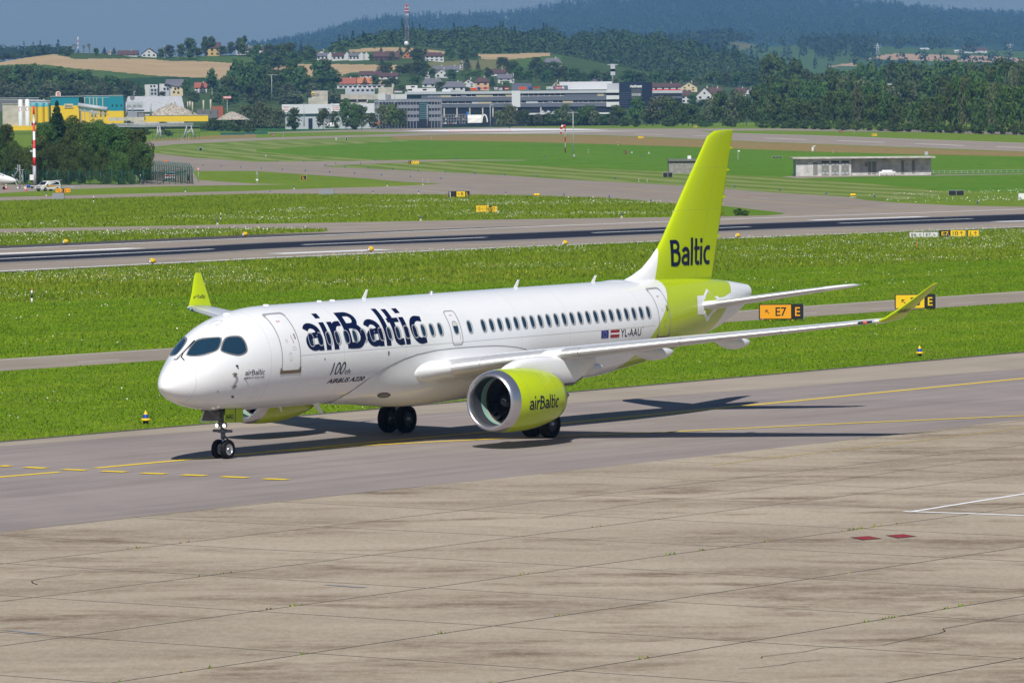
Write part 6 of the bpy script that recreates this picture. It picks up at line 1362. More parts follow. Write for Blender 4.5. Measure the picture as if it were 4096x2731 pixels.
# pale flats left of centre
s = Site('apartment_block', 'h0', 1470, 888, 'pale stepped apartment block with roof terraces above the works', 'building', hill=HN)
s.part('wall', (1330, 1450, 778, 890, 0, 12, M_WW), (1372, 1450, 812, 890, -2.5, 2.5, M_LGREY), (1465, 1580, 772, 890, .5, 12, M_WW), (1500, 1560, 806, 890, -2.0, 2.5, M_LGREY))
s.part('cream_wing', (1578, 1682, 800, 885, -1, 12, M_CRM)); r = MB(); a, b = s.X(1520), s.X(1690); r.poly([(a, -1.5, s.Z(768)), (s.X(1610), -1.5, s.Z(800)), (b, -1.5, s.Z(800)), (b, 5, s.Z(735)), (a, 5, s.Z(735))], M_RGY, (0, 0, .3)); r.build('roof', s.e)
for (x, y) in [(1390, 795), (1420, 795), (1400, 830), (1430, 830), (1400, 862), (1430, 862), (1520, 785), (1548, 785), (1515, 820), (1545, 820), (1515, 855), (1600, 850), (1640, 815), (1640, 855), (1612, 820)]:
    s.part('window', (x-9, x+9, y-10, y+9, -2.65 if 1372 < x < 1450 and y > 812 else (-2.1 if x < 1570 and y > 806 else (-.1 if x < 1465 else (-1.1 if x > 1578 else .4))), .25, M_WIN))
# white flats far right among trees
for fr, x0, x1, yt, yb, lb in (('h3', 36, 132, 785, 850, 'flat roofed white block left of two stair towers'), ('h3', 165, 215, 760, 860, 'first white stair tower above the belt'), ('h3', 303, 350, 760, 860, 'second white stair tower above the belt'), ('h3', 1095, 1140, 770, 830, 'small white roof cube above the belt'), ('h3', 1060, 1240, 797, 870, 'wide white block seen through the belt')):
    s = Site('apartment_block', fr, (x0+x1)/2, yb, lb, 'building', D=2750, group='white blocks in the right belt'); s.part('wall', (x0, x1, yt, yb, 0, 9, M_WW)); s.part('roof_edge', (x0-2, x1+2, yt-3, yt, -.3, 9.6, M_LGREY))
    for k in range(max(1, int((x1-x0)/30))): s.part('window', (x0+12+30*k, x0+24+30*k, yt+12, yt+24, -.1, .2, M_WIN))
# row of flats behind the warehouse and the concrete car park
s = Site('apartment_block', 'h1', 930, 862, 'long low grey white apartment row behind the car park', 'building', D=2620)
s.part('wall', (745, 1172, 787, 815, 2, 10, M_WW), (820, 1090, 812, 865, 0, 10, M_LGREY)); s.part('roof_edge', (742, 1176, 783, 787, 1.7, 10.6, M_LGREY))
for k in range(9): s.part('window', (765+44*k, 793+44*k, 793, 806, 1.9, .2, M_WIN))
for k in range(5): s.part('window', (880+44*k, 905+44*k, 824, 840, -.1, .2, M_WIN))
s = Site('car_park', 'h1', 960, 955, 'cream concrete car park with dark openings', 'building', D=2560)
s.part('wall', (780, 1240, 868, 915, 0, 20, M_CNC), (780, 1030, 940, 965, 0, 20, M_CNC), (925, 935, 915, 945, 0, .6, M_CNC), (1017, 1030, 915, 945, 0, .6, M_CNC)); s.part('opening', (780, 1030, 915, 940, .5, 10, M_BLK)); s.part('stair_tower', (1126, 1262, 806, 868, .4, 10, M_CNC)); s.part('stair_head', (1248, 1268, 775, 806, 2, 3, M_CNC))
s = Site('supermarket', 'h1', 570, 955, 'white concrete block with a faded yellow logo behind olive trees', 'building', D=2540); s.part('wall', (512, 660, 836, 930, 0, 12, M_CNC), (482, 660, 900, 965, -.5, 12, M_CNC)); lg = MB(); lg.rev([(-.3, .6), (0, 1.0), (.3, .6)], M_YSG, 20, (s.X(523), -.2, s.Z(868)), 'Y'); lg.build('logo', s.e); s.text('logo_text', 'FUN', 532, 580, 855, 882, -.3, M_GREYP)
# the white warehouse
s = Site('warehouse', 'h1', 660, 1158, 'white metal warehouse with two advertising boards', 'warehouse', D=2330)
s.part('upper_cladding', (240, 688, 958, 1045, -1.2, 22, M_WALLW), (688, 1090, 954, 1045, -.8, 22, M_WALLW)); s.part('lower_wall', (270, 1090, 1045, 1162, 0, 20, M_LGREY)); s.part('gate', (482, 520, 1088, 1150, -.1, .3, M_WIN))
for x0, x1, y0, y1, t2 in ((245, 317, 972, 1028, 'KOELLIKER'), (694, 778, 970, 1025, 'DRUCKER')):
    b = s.part('board', (x0, x1, y0, y1, -1.5, .25, M_WPT)); s.text('board_text', 'V.BAUMANN', x0+8, x1-8, y0+14, y0+24, -1.56, M_RED, parent=b, offset=.02); s.text('board_text', t2, x0+12, x1-14, y0+32, y0+43, -1.56, M_RED, parent=b, offset=.02); s.part('board_rail', (x0+2, x1-2, y0+3, y0+6, -1.6, .1, M_GREYP))
# the office block with four bands of windows
s = Site('office_block', 'h1', 1400, 1145, 'grey office block with four window bands and glazed stair', 'building', D=2330)
s.part('wall', (1090, 1708, 925, 1150, .4, 16, M_WIN)); s.part('roof_slab', (1088, 1710, 918, 940, 0, 17, M_MCLAD))
for y0, y1 in ((965, 998), (1022, 1056), (1080, 1116)): s.part('cladding_band', (1090, 1497, y0, y1, 0, .6, M_MCLAD), (1588, 1708, y0, y1, 0, .6, M_MCLAD))
s.part('end_wall', (1700, 1709, 940, 1145, .1, .6, M_MCLAD), (1089, 1100, 940, 1145, .1, .6, M_MCLAD))
gl_ = s.part('glazed_stair', (1500, 1586, 940, 1100, .15, .3, plain('green_glass', (.01, .07, .08), .15)))
for k in range(9): s.part('mullion', (1500, 1586, 955+17*k, 957+17*k, .0, .1, M_STEEL))
for y0 in (941, 999, 1057, 1118):
    for k in range(14):
        x = 1108+28*k
        if x < 1490: s.part('window_frame', (x, x+3, y0, y0+24, .1, .3, M_LGREY))
    for x in (1612, 1640, 1668, 1690): s.part('window_frame', (x, x+3, y0, y0+24, .1, .3, M_LGREY))
# the long building with its navy tower
D0 = 2430
s = Site('shopping_centre', 'h2', 0, 1140, 'very long grey shopping centre with navy tower reading riedmatt and coop', 'building', D=D0)
XL = -832      # h1 x = 1520 in this frame
s.part('wall', (XL, 985, 862, 1150, .6, 40, M_WIN)); s.part('roof_edge', (-980, 985, 838, 862, -.4, 41, M_LGREY)); s.part('cladding_band', (XL, 985, 892, 928, -.2, .8, M_DCLAD)); s.part('cladding_band', (-650, 985, 954, 986, -.2, .8, M_DCLAD))
s.part('white_bay', (0, 78, 836, 986, -.7, .7, M_WALLW)); s.part('white_bay', (868, 984, 836, 862, -.7, .7, M_WALLW), (868, 984, 886, 922, -.7, .7, M_WALLW), (868, 984, 946, 990, -.7, .7, M_WALLW))
rb = random.Random(4)
for y0, y1 in ((864, 891), (930, 953)):
    x = -640 if y0 > 900 else XL
    while x < 860:
        w_ = rb.choice([46, 60, 92, 120, 150])
        if rb.random() < .42 and not (-4 < x < 80): s.part('blind', (x, min(x+w_, 868), y0, y1, .2, .35, rb.choice([M_MCLAD, M_LGREY, M_BEI, M_DCLAD])))
        else:
            for k in range(int(w_/26)):
                if k % 2 == 0: s.part('window_frame', (x+26*k, x+26*k+3, y0+2, y1, .3, .25, M_WALLW))
            s.part('window_sill', (x, min(x+w_-4, 868), y1-6, y1-2, .25, .3, M_WALLW))
        x += w_
for x in (-628, -510, -392, -274, -180, 40, 260): s.part('column', (x, x+12, 990, 1075, -.1, .8, M_CNC))
s.part('canopy', (140, 900, 1042, 1056, -6, 6, M_WALLW)); sk = MB()
for k in range(3):
    a = s.X(252+55*k); w_ = s.X(307)-s.X(252); sk.poly([(a, -5.5, s.Z(1040)), (a+w_, -5.5, s.Z(1040)), (a+w_/2, -5.5, s.Z(1016))], M_LGREY, (0, 4, 0))
sk.build('skylight', s.e)
s.part('roof_block', (0, 182, 765, 832, 6, 12, M_DCLAD)); s.part('roof_block', (440, 925, 758, 830, 8, 18, M_WALLW)); s.part('roof_block', (880, 985, 775, 836, 4, 12, M_LGREY)); s.part('roof_block', (360, 515, 792, 834, 4, 5, M_DCLAD)); s.part('roof_terrace', (-1160, XL, 862, 915, 1.5, 12, M_MCLAD), (-1230, -1160, 850, 915, 2.0, 12, M_WW))
s.part('rooftop_flat', (-976, -870, 778, 812, 14, 8, M_WW), (-960, -700, 805, 838, 12, 8, M_WW)); s.part('rooftop_window', (-930, -895, 785, 797, 13.9, .2, M_WIN), (-955, -918, 812, 826, 11.9, .2, M_WIN), (-820, -785, 812, 826, 11.9, .2, M_WIN)); s.part('roof_vent', (-640, -560, 818, 838, 4, 4, M_WALLW))
tw = s.part('tower', (984, 1210, 765, 1010, -4, 14, M_TOWER), (1210, 1287, 766, 1010, -2.5, 12, plain('navy_ribbed_cladding', (.008, .014, .035), .35)))
s.text('tower_name', 'riedmatt', 1084, 1192, 790, 817, -4.15, M_WPT, parent=tw, offset=.03); s.part('tower_panel', (1094, 1190, 828, 950, -4.3, .35, C_('olive_grey_panel', (.06, .065, .07)))); s.text('tower_brand', 'coop', 1099, 1183, 870, 902, -4.4, M_LGREY, parent=tw, offset=.03)
s.part('lamella', *[(986, 1092, 862+17*k, 864+17*k, -4.06, .1, M_DCLAD) for k in range(9)])
for x0, x1, t, y0, y1, m_, b_ in ((-377, -322, 'coop', 808, 828, M_ORG, 1), (-285, -198, 'JUMBO', 803, 822, M_RED, 0), (-160, -128, 'FLIP', 803, 822, M_WPT, 0), (-118, -85, 'LAB', 808, 826, M_WPT, 0), (-62, -28, 'denner', 808, 824, M_RED, 1), (68, 130, 'coop', 803, 824, M_ORG, 1), (195, 262, 'JUMBO', 801, 821, M_RED, 0), (318, 380, 'LIVING', 800, 822, M_WPT, 0), (404, 460, 'clever', 806, 822, M_RED, 1), (464, 484, 'fit', 800, 820, M_WPT, 0)):
    q = MB()
    if b_: s.box(x0-3, x1+3, y0-1, y1+1, -.1, .4, m_, mb=q)
    else: s.box(x0, x1, y1+1, y1+5, -.1, .3, M_STEEL, mb=q)
    q = q.build('roof_sign', s.e); s.text('roof_sign_text', t, x0, x1, y0+(3 if b_ else 0), y1-(3 if b_ else 0), -.2, M_WPT if b_ and t != 'coop' else (M_RED if b_ else m_), parent=q, offset=.03)
for x in (-300, 170): q = MB(); q.rev([(-.2, .2), (0, .8), (.2, .2)], M_BLU, 16, (s.X(x), -.2, s.Z(813)), 'Y'); q.build('sign_emblem', s.e)
q = MB(); q.tube((s.X(930), 8, s.Z(775)), (s.X(930), 8, s.Z(603)), .35, M_STEEL); q.box((s.X(932), 8, s.Z(632)), (2.2, 1, 3.6), M_LGREY); q.box((s.X(932), 8, s.Z(672)), (2.2, 1, 3.), M_LGREY); q.box((s.X(932), 8, s.Z(604)), (5., .4, .4), M_STEEL); q.build('antenna_mast', s.e)
s2 = Site('sign_board', 'h1', 1310, 912, 'dark roof board reading riedmatt beside the concrete stair tower', 'sign', D=2400); s2.part('board', (1268, 1348, 825, 853, 0, .4, C_('dark_brown_board', (.05, .03, .03)))); s2.text('board_text', 'riedmatt', 1272, 1345, 833, 852, -.1, M_WPT, offset=.03); s2.part('post', (1272, 1275, 853, 914, 0, .3, M_STEEL), (1240, 1385, 866, 912, .6, 4, M_WW))
s2 = Site('annex', 'h2', 1430, 930, 'low office wing with white rounded end right of the tower', 'building', D=2460); s2.part('wall', (1290, 1566, 836, 950, 0, 20, M_DCLAD)); s2.part('roof_edge', (1290, 1566, 832, 858, -.4, 20, M_LGREY)); s2.part('window_band', (1296, 1560, 868, 884, -.1, .3, M_WIN), (1330, 1560, 905, 918, -.1, .3, M_WIN)); s2.part('railing', (1290, 1545, 822, 832, 1, .2, M_RED))
# yard with racks, tent, banner
s2 = Site('storage_racks', 'h1', 1820, 1140, 'steel racks full of building goods before the shopping centre', 'rack', D=2360)
for k in range(10): s2.part('rack_post', (1712+26*k, 1715+26*k, 1052, 1142, 0, .25, M_STEEL))
for y in (1052, 1078, 1104): s2.part('rack_shelf', (1712, 1948, y, y+3, 0, 1.2, M_STEEL))
for k in range(22): x = 1718+rh.uniform(0, 215); y = rh.choice([1076, 1102, 1140]); h_ = rh.uniform(8, 18); s2.part('goods', (x, x+rh.uniform(8, 18), y-h_, y, .2, .8, rh.choice([M_WW, M_RRD, M_LGREY, M_BEI, M_GREYP, M_ORG])))
s2 = Site('tent', 'h1', 2030, 1130, 'white arched fabric tent open at its right end', 'tent', D=2335); t_ = MB(); R_2 = 4.7; n = 14; x0, x1 = s2.X(1945), s2.X(2075)
A_ = [(cos(pi*k/n)*5.0, sin(pi*k/n)*s2.Z(1056)) for k in range(n+1)]
for k in range(n): t_.add([(x0, 5+A_[k][0], A_[k][1]), (x1, 5+A_[k][0], A_[k][1]), (x1+2.5*0, 5+A_[k+1][0], A_[k+1][1]), (x0, 5+A_[k+1][0], A_[k+1][1])], [(0, 1, 2, 3)], M_FABR, True)
e_ = s2.X(2125); B_ = [(x1+(e_-x1)*(1-cos(pi*k/n))/2, sin(pi*k/n)*s2.Z(1056)) for k in range(n+1)]
t_.poly([(x0, 0, 0), (x1, 0, 0), (x1, 0, s2.Z(1075)), (x0+4, .8, s2.Z(1058)), (x0, 0, s2.Z(1090))], M_FABR, (0, .2, 0)); t_.build('canvas', s2.e); o_ = MB(); o_.poly([(x, -.3, z) for x, z in B_], M_BLK, (0, .3, 0)); o_.build('opening', s2.e); h_ = MB()
for k in range(n): h_.tube((B_[k][0], -.4, B_[k][1]), (B_[k+1][0], -.4, B_[k+1][1]), .35, M_FABR, n=6)
h_.build('arch', s2.e)
s2 = Site('banner', 'h1', 1943, 1072, 'upright blue banner above the storage racks', 'banner', D=2350); s2.part('cloth', (1935, 1952, 1030, 1072, 0, .15, plain('banner_blue', (.0, .18, .55), .5))); s2.part('pole', (1952, 1954, 1028, 1125, 0, .15, M_STEEL))
# tank lorry, cars, road furniture on the road
s2 = Site('tank_lorry', 'h1', 670, 1168, 'white tank lorry with long cylindrical tank on the road', 'truck', D=2250)
z = s2.Z; q = MB(); q.box((s2.X(586), 0, (z(1136)+z(1166))/2+.2), (s2.X(606)-s2.X(566), 2.4, z(1138)-z(1166)), M_WPT); q.build('cab', s2.e); q = MB(); q.box((s2.X(584), -1.22, z(1146)), (s2.X(600)-s2.X(570), .08, 1.1), M_WIN); q.build('cab_window', s2.e)
q = MB(); q.rev([(0, .1), (.3, 1.3), (s2.X(770)-s2.X(632)-.3, 1.3), (s2.X(770)-s2.X(632), .1)], M_WPT, 20, (s2.X(632), 0, z(1153)), 'X'); q.build('tank', s2.e)
for x in (578, 640, 720, 735, 750): q = MB(); q.rev([(-.15, .01), (-.15, .45), (.15, .45), (.15, .01)], M_TYRE, 14, (s2.X(x), -1.0, .45+z(1172)), 'Y'); q.build('wheel', s2.e)
def car(fr, x0, x1, yt, yb, paint, label, D=None, kind='car', rz=0.):
    s = Site('car' if kind == 'car' else 'van', fr, (x0+x1)/2, yb, label, kind, D=D); L = s.X(x1)-s.X(x0); H = s.Z(yt); q = MB()
    pr = [(-.5, .30), (-.5, .52), (-.44, .60), (-.22, .64), (-.10, .98), (.22, 1.0), (.40, .70), (.5, .62), (.5, .30)]; q.poly([(a*L, -.85, b*H) for a, b in pr], paint, (0, 1.7, 0)); q.build('body', s.e); w = MB(); w.poly([(-.17*L, -.88, .66*H), (-.08*L, -.88, .92*H), (.20*L, -.88, .94*H), (.32*L, -.88, .70*H)], M_WIN, (0, .03, 0)); w.build('window', s.e)
    for x in (-.32, .32):
        for y in (-.75, .75): r_ = MB(); r_.rev([(-.1, .01), (-.1, .32), (.1, .32), (.1, .01)], M_TYRE, 14, (x*L, y, .32), 'Y'); r_.build('wheel', s.e)
    return s
car('h1', 832, 893, 1146, 1166, plain('dark_blue_car', (.01, .015, .06), .25), 'dark blue car on the road behind the tank lorry', D=2250); car('h1', 2120, 2172, 1120, 1136, plain('black_car', (.01, .01, .012), .25), 'black car parked right of the white tent', D=2330)
s2 = Site('trailer_sign', 'h1', 1100, 1146, 'white board beside red construction signs on the road', 'sign', D=2270); s2.part('board', (1064, 1102, 1120, 1146, 0, .3, M_WPT)); s2.part('warning_board', (1104, 1138, 1118, 1146, 0, .3, M_ORG)); s2.part('post', (1070, 1072, 1146, 1165, 0, .1, M_STEEL), (1122, 1124, 1146, 1165, 0, .1, M_STEEL))
# lamp posts along the road
for x, yt, lb in ((113, 1005, 'leftmost lamp post by the warehouse road'), (442, 950, 'tall pole before the warehouse, left of its gate'), (711, 955, 'pole in front of the right advertising board'), (833, 950, 'pole beside the tall dark tree by the warehouse'), (984, 950, 'pole between the warehouse trees'), (1124, 935, 'pole at the left edge of the office block'), (1271, 935, 'pole before the yellow green tree'), (1574, 965, 'pole in front of the glazed stair'), (2153, 965, 'pole right of the white tent'), (146, 690, 'tall line pole in the dark thicket')):
    s2 = Site('lamp_post', 'h1', x, 1162 if yt > 800 else 925, lb, 'lamp post', D=2260 if yt > 800 else 2500, group='poles along the road'); q = MB(); H = s2.Z(yt); q.tube((0, 0, 0), (0, 0, H), .22, M_STEEL, .14, 8); q.build('pole', s2.e); q = MB(); q.box((.6, 0, H), (1.6 if yt > 800 else 4.5, .3, .2), M_STEEL); q.build('lamp_arm' if yt > 800 else 'cross_arm', s2.e)
# lattice mast on the hill
s2 = Site('lattice_mast', 'h1', 1388, 425, 'red and white lattice transmission mast on the wooded hill', 'mast', hill=HN); H = s2.Z(40); q = MB(); n = 18
for i in range(n):
    z0, z1_ = H*i/n*.93, H*(i+1)/n*.93; w0, w1 = 1.6*(1-i/n*.45), 1.6*(1-(i+1)/n*.45); m_ = M_RED if i in (n-2, n-3) else (M_WPT if i in (n-1, n-4) else M_GREYP)
    for sx, sy in ((-1, -1), (1, -1), (1, 1), (-1, 1)): q.tube((sx*w0, sy*w0, z0), (sx*w1, sy*w1, z1_), .22, m_, n=5)
    q.tube((-w0, -w0, z0), (w1, -w1, z1_), .13, m_, n=4); q.tube((w0, -w0, z0), (-w1, -w1, z1_), .13, m_, n=4)
q.build('lattice', s2.e); q = MB(); q.tube((0, 0, H*.9), (0, 0, H), .5, M_RED); 
for k in range(5): q.box((0, 0, H*(.80+.04*k)), (3.4, 3.4, .35), [M_RED, M_WPT][k % 2])
q.build('antenna_platforms', s2.e); q = MB(); q.rev([(0, .01), (.4, 1.2), (.7, 1.6)], M_WPT, 16, (-.5, -3, 2.), 'Y'); q.build('dish', s2.e)
for fr, x, yt, yb, lb in (('h0', 717, 342, 470, 'thin red and white mast among bare trees on the crest'),):
    s2 = Site('mast', fr, x, yb, lb, 'mast', hill=HN); q = MB(); H = s2.Z(yt)
    for k in range(5): q.tube((0, 0, H*k/5), (0, 0, H*(k+1)/5), .25, [M_STEEL, M_WPT, M_WPT, M_RED, M_WPT][k], n=6)
    q.build('pole', s2.e)
def bare(fr, x, yt, yb, lb, seed):
    s = Site('bare_tree', fr, x, yb, lb, 'tree', hill=HN); H = s.Z(yt); rn = random.Random(seed); q = MB()
    def grow(p, d, l, r_, k):
        e = p+d*l; q.tube(p, e, r_, M_BARK, r_*.65, 5, False)
        if k > 0:
            for _ in range(3): grow(e, (d+Vector((rn.uniform(-.8, .8), rn.uniform(-.8, .8), rn.uniform(-.1, .5)))).normalized(), l*.72, r_*.6, k-1)
    grow(Vector((0, 0, 0)), Vector((0, 0, 1)), H*.33, .45, 4); q.build('branches', s.e, recalc=False)
bare('h0', 690, 395, 480, 'bare dead tree left of the thin mast', 1); bare('h0', 768, 412, 482, 'leaning bare tree right of the thin mast', 2); bare('h0', 824, 396, 498, 'largest bare tree on the crest', 3)
# farms far away
for x0, x1, yt, ye, yb, lb in ((885, 930, 400, 415, 428, 'tiny farmhouse left in the far valley'), (1400, 1480, 444, 452, 460, 'low white farm in the middle of the far valley'), (1790, 1880, 432, 455, 490, 'dark roofed farm right in the far valley'), (1895, 2015, 440, 465, 488, 'large red brown barn right in the far valley'), (1715, 1800, 462, 472, 488, 'row of white outbuildings beside the far farm')):
    house('h3', x0, x1, yt, ye, yb, 'eave', M_WW, M_RBR if 'white' not in lb else M_WW, lb, 2, D=HV.depth(*Q('h3', (x0+x1)/2, yb)), chim=False)
for x, yt, yb, lb in ((1008, 400, 550, 'left power pylon in the far valley'), (2220, 400, 500, 'right power pylon in the far valley')):
    s2 = Site('power_pylon', 'h3', x, yb, lb, 'pylon', D=HV.depth(*Q('h3', x, yb))); H = s2.Z(yt); q = MB()
    for sx in (-1, 1): q.tube((sx*3, 0, 0), (sx*.4, 0, H), .5, M_STEEL, n=5)
    for k in range(6): a = 3-2.6*k/6; q.tube((-a, 0, H*k/6), (a*.8, 0, H*(k+1)/6), .3, M_STEEL, n=4)
    for k in (.75, .87): q.tube((-6, 0, H*k), (6, 0, H*k), .4, M_STEEL, n=4)
    q.build('lattice', s2.e)
# ---------------- the blue and yellow works
DW = 2180
s = Site('concrete_works', 'h0', 700, 1080, 'teal and yellow concrete plant building with Eberhard sign', 'factory', D=DW)
s.part('front_wall', (470, 727, 888, 971, 0, 14, M_TEAL)); s.part('front_wall', (470, 727, 971, 1100, 0, 14, M_YSH)); s.part('side_wall', (727, 1010, 905, 1022, 3, 12, M_TEAL)); s.part('side_wall', (727, 1010, 1022, 1080, 3, 12, M_YSH)); s.part('side_top', (727, 1010, 886, 905, 2.9, 12, M_TEALL))
for x in (735, 768, 815, 850, 880, 935): s.part('beige_panel', (x, x+10, 900, 1072, 2.8, .2, M_BEI))
s.part('end_block', (1010, 1141, 886, 1024, -3, 16, M_TEAL)); s.part('end_block', (1010, 1141, 1024, 1072, -3, 16, M_YSH)); s.part('end_top', (1010, 1141, 884, 896, -3.1, 16, M_TEALL)); s.part('roof', (462, 765, 884, 889, -.4, 15, M_LGREY), (765, 1010, 881, 886, 2.6, 13, M_LGREY), (1010, 1141, 880, 885, -3.4, 17, M_LGREY))
for x in (1033, 1073, 1114): s.part('window', (x, x+12, 965, 982, -3.15, .3, M_WIN))
b = s.part('name_board', (592, 675, 955, 992, -.4, .3, M_CRM)); s.text('name', 'Eberhard', 598, 668, 961, 986, -.5, M_BSG, parent=b, shear=.3)
q = MB(); a0 = Vector((s.X(728), -4, s.Z(968))); a1 = Vector((s.X(1000), -6, s.Z(1010))); q.tube(a0, a1, 1.0, M_LGREY, n=12); q.tube(a0-Vector((0, 0, 2.2)), a1-Vector((0, 0, 2.2)), .2, M_STEEL)
for k in range(14): p = a0+(a1-a0)*k/14; p2 = a0+(a1-a0)*(k+1)/14; q.tube(p-Vector((0, 0, .9)), p2-Vector((0, 0, 2.2)), .12, M_STEEL, n=4)
q.build('conveyor', s.e); q = MB()
for x in (855, 885, 935, 975): q.tube((s.X(x), -5, s.Z(1080)), (s.X(x), -5, s.Z(1000)), .35, M_STEEL, n=6)
q.build('conveyor_leg', s.e)
s = Site('storage_hall', 'h0', 1400, 1060, 'grey storage hall with a huge ribbed roof and lettering', 'hall', D=DW+60); q = MB(); q.poly([(s.X(1142), 0, s.Z(1030)), (s.X(1700), 0, s.Z(1030)), (s.X(1640), 22, s.Z(893)), (s.X(1142), 22, s.Z(893))], C_('ribbed_roof', (.46, .47, .48), .6, noise=.15, nscale=.8), (0, 0, .4)); q.build('roof', s.e); s.part('wall', (1142, 1690, 1030, 1075, .8, 20, M_CNC))
q = MB(); q.poly([(s.X(1145), -1.2, s.Z(995)), (s.X(1318), -1.2, s.Z(995)), (s.X(1318), -1.2, s.Z(936)), (s.X(1145), -1.2, s.Z(936))], M_LGREY, (0, .3, 0)); b = q.build('lettering_board', s.e); s.text('lettering', 'l-beton erster Güte.', 1150, 1308, 955, 985, -1.35, M_GREYP, parent=b)
def pile(fr, x0, x1, yt, yb, lb, seed, D):
    s = Site('rubble_pile', fr, (x0+x1)/2, yb, lb, 'rubble pile', D=D); r = np.random.default_rng(seed); n = 40; W_ = s.X(x1)-s.X(x0); V = []; H = s.Z(yt)
    for j in range(n):
        for i in range(n): x = i/(n-1)*2-1; y = j/(n-1)*2-1; h = max(0, 1-(abs(x+.1*(1-abs(x)))**1.5+abs(y)**2)**.8); V.append((x*W_/2, y*9+6, h*H*(1+.10*r.normal()*min(1, h*4))-.5))
    F_ = [(j*n+i, j*n+i+1, (j+1)*n+i+1, (j+1)*n+i) for j in range(n-1) for i in range(n-1)]; link('heap', arrmesh('heap', np.array(V), np.array(F_), [M_RUBB]), s.e)
pile('h0', 1325, 1860, 948, 1068, 'large pale rubble heap in front of the storage hall', 1, DW-40); pile('h0', 1980, 2295, 1018, 1090, 'smaller gravel heap right of the yellow wall', 2, DW-20)
s = Site('yellow_wall', 'h0', 1620, 1115, 'long stained yellow wall below the rubble heap', 'wall', D=DW-70); s.part('panel', (1330, 1912, 1062, 1118, 0, 1, M_YSH)); s.part('coping', (1330, 1912, 1058, 1062, -.2, 1.4, M_LGREY))
s = Site('concrete_bay', 'h0', 95, 1155, 'weathered concrete silo bay left of the white silos', 'silo', D=DW-60); s.part('wall', (25, 290, 960, 1160, 0, 10, M_CNC)); s.part('rim', (22, 292, 955, 962, -.3, 10.6, M_CNC)); s.part('base_wall', (-10, 340, 1158, 1200, -1.5, 3, M_YSH)); s.part('walkway', (-20, 350, 915, 920, 2, 3, M_STEEL))
def silo(x0, x1, yt, yb, mats, lb, logo_=False):
    s = Site('silo', 'h0', (x0+x1)/2, yb, lb, 'silo', D=DW-75, group='silos of the works'); R = (s.X(x1)-s.X(x0))/2; H = s.Z(yt); q = MB(); n = len(mats)
    for i, m_ in enumerate(mats): q.rev([(H*i/n, R), (H*(i+1)/n, R)], m_, 24, (0, 0, 0), 'Z')
    q.rev([(H, R), (H+R*.35, R*.7), (H+R*.5, .05)], mats[-1], 24, (0, 0, 0), 'Z'); q.build('shell', s.e)
    if logo_:
        for a0, a1, m_ in ((100, 260, M_RSG), (-60, 95, M_LGREY)):
            g = MB()
            for k in range(10):
                P = []
                for r_, kk in ((R*.78, k), (R*.78, k+1), (R*.55, k+1), (R*.55, k)): a = radians(a0+(a1-a0)*kk/10); x_ = cos(a)*r_; P.append((x_, -sqrt(max(.01, (R+.05)**2-x_*x_)), H*.66+sin(a)*r_*1.3))
                g.add(P, [(0, 1, 2, 3)], M_RED if m_ is M_RSG else m_)
            g.build('logo_ring', s.e)
silo(168, 211, 925, 1155, [M_WPT], 'left white silo with red ring logo', True); silo(232, 276, 922, 1155, [M_WPT], 'right white silo with red ring logo', True)
silo(345, 405, 955, 1130, [M_YSH, M_YSH, M_YSH, M_YSH, M_YSH, M_TEALL], 'yellow silo with pale teal top, middle one'); silo(408, 452, 955, 1120, [M_YSH]*5+[M_TEALL], 'yellow silo with pale teal top, right one'); silo(280, 340, 955, 1120, [M_YSH]*5+[M_TEALL], 'yellow silo with pale teal top behind the striped mast')
s = Site('gantry', 'h0', 370, 950, 'tangle of pipes and platforms above the silos', 'machinery', D=DW-40); q = MB()
for k in range(16): x = 285+11*k; q.tube((s.X(x), 0, s.Z(952)), (s.X(x), 0, s.Z(912+rh.uniform(0, 22))), .25, M_STEEL, n=5)
for y in (945, 930): q.tube((s.X(280), -.5, s.Z(y)), (s.X(465), -.5, s.Z(y)), .3, M_LGREY, n=5)
q.build('pipework', s.e)
s = Site('low_sheds', 'h0', 180, 960, 'grey low sheds left behind the silos', 'shed', D=DW+60); s.part('wall', (-60, 355, 905, 960, 0, 10, M_RGY)); s.part('roof', (-62, 357, 900, 905, -.4, 11, M_LGREY))
s = Site('burger_sign', 'h0', 535, 890, 'white rounded Burger King sign above the works roof', 'sign', D=DW+40); q = MB(); q.poly([(x_, 0, z_) for x_, z_ in [(s.X(512), s.Z(888)), (s.X(557), s.Z(888)), (s.X(557), s.Z(855)), (s.X(548), s.Z(842)), (s.X(521), s.Z(842)), (s.X(512), s.Z(855))]], M_WPT, (0, .6, 0)); b = q.build('sign_box', s.e)
q = MB(); q.poly([(s.X(536)+cos(a)*.75, -.08, s.Z(857)+sin(a)*.45) for a in [pi*k/12 for k in range(13)]], M_ORG, (0, .1, 0)); q.box((s.X(536), -.04, s.Z(883)), (1.5, .1, .22), M_ORG); q.build('bun', b); s.text('sign_text', 'BURGER', 522, 551, 859, 866, -.1, M_RED, parent=b, offset=.03); s.text('sign_text', 'KING', 524, 549, 868, 879, -.1, M_RED, parent=b, offset=.03)
s = Site('pole_sign', 'h0', 2089, 1020, 'red and white DENNER sign on a tall pole', 'sign', D=DW); s.part('pole', (2086, 2091, 908, 1030, 0, .4, M_STEEL)); b = s.part('board', (2051, 2128, 886, 909, -.3, .6, M_RED)); s.text('sign_text', 'DENNER', 2058, 2125, 889, 905, -.4, M_WPT, parent=b, offset=.03)
s = Site('shed', 'h0', 2000, 1020, 'low shed with reddish wall under a grey roof beside the heaps', 'shed', D=DW+20); s.part('wall', (1950, 2052, 978, 1030, 0, 6, M_RRD)); s.part('roof', (1810, 2000, 1005, 1020, -1, 9, M_RGY))
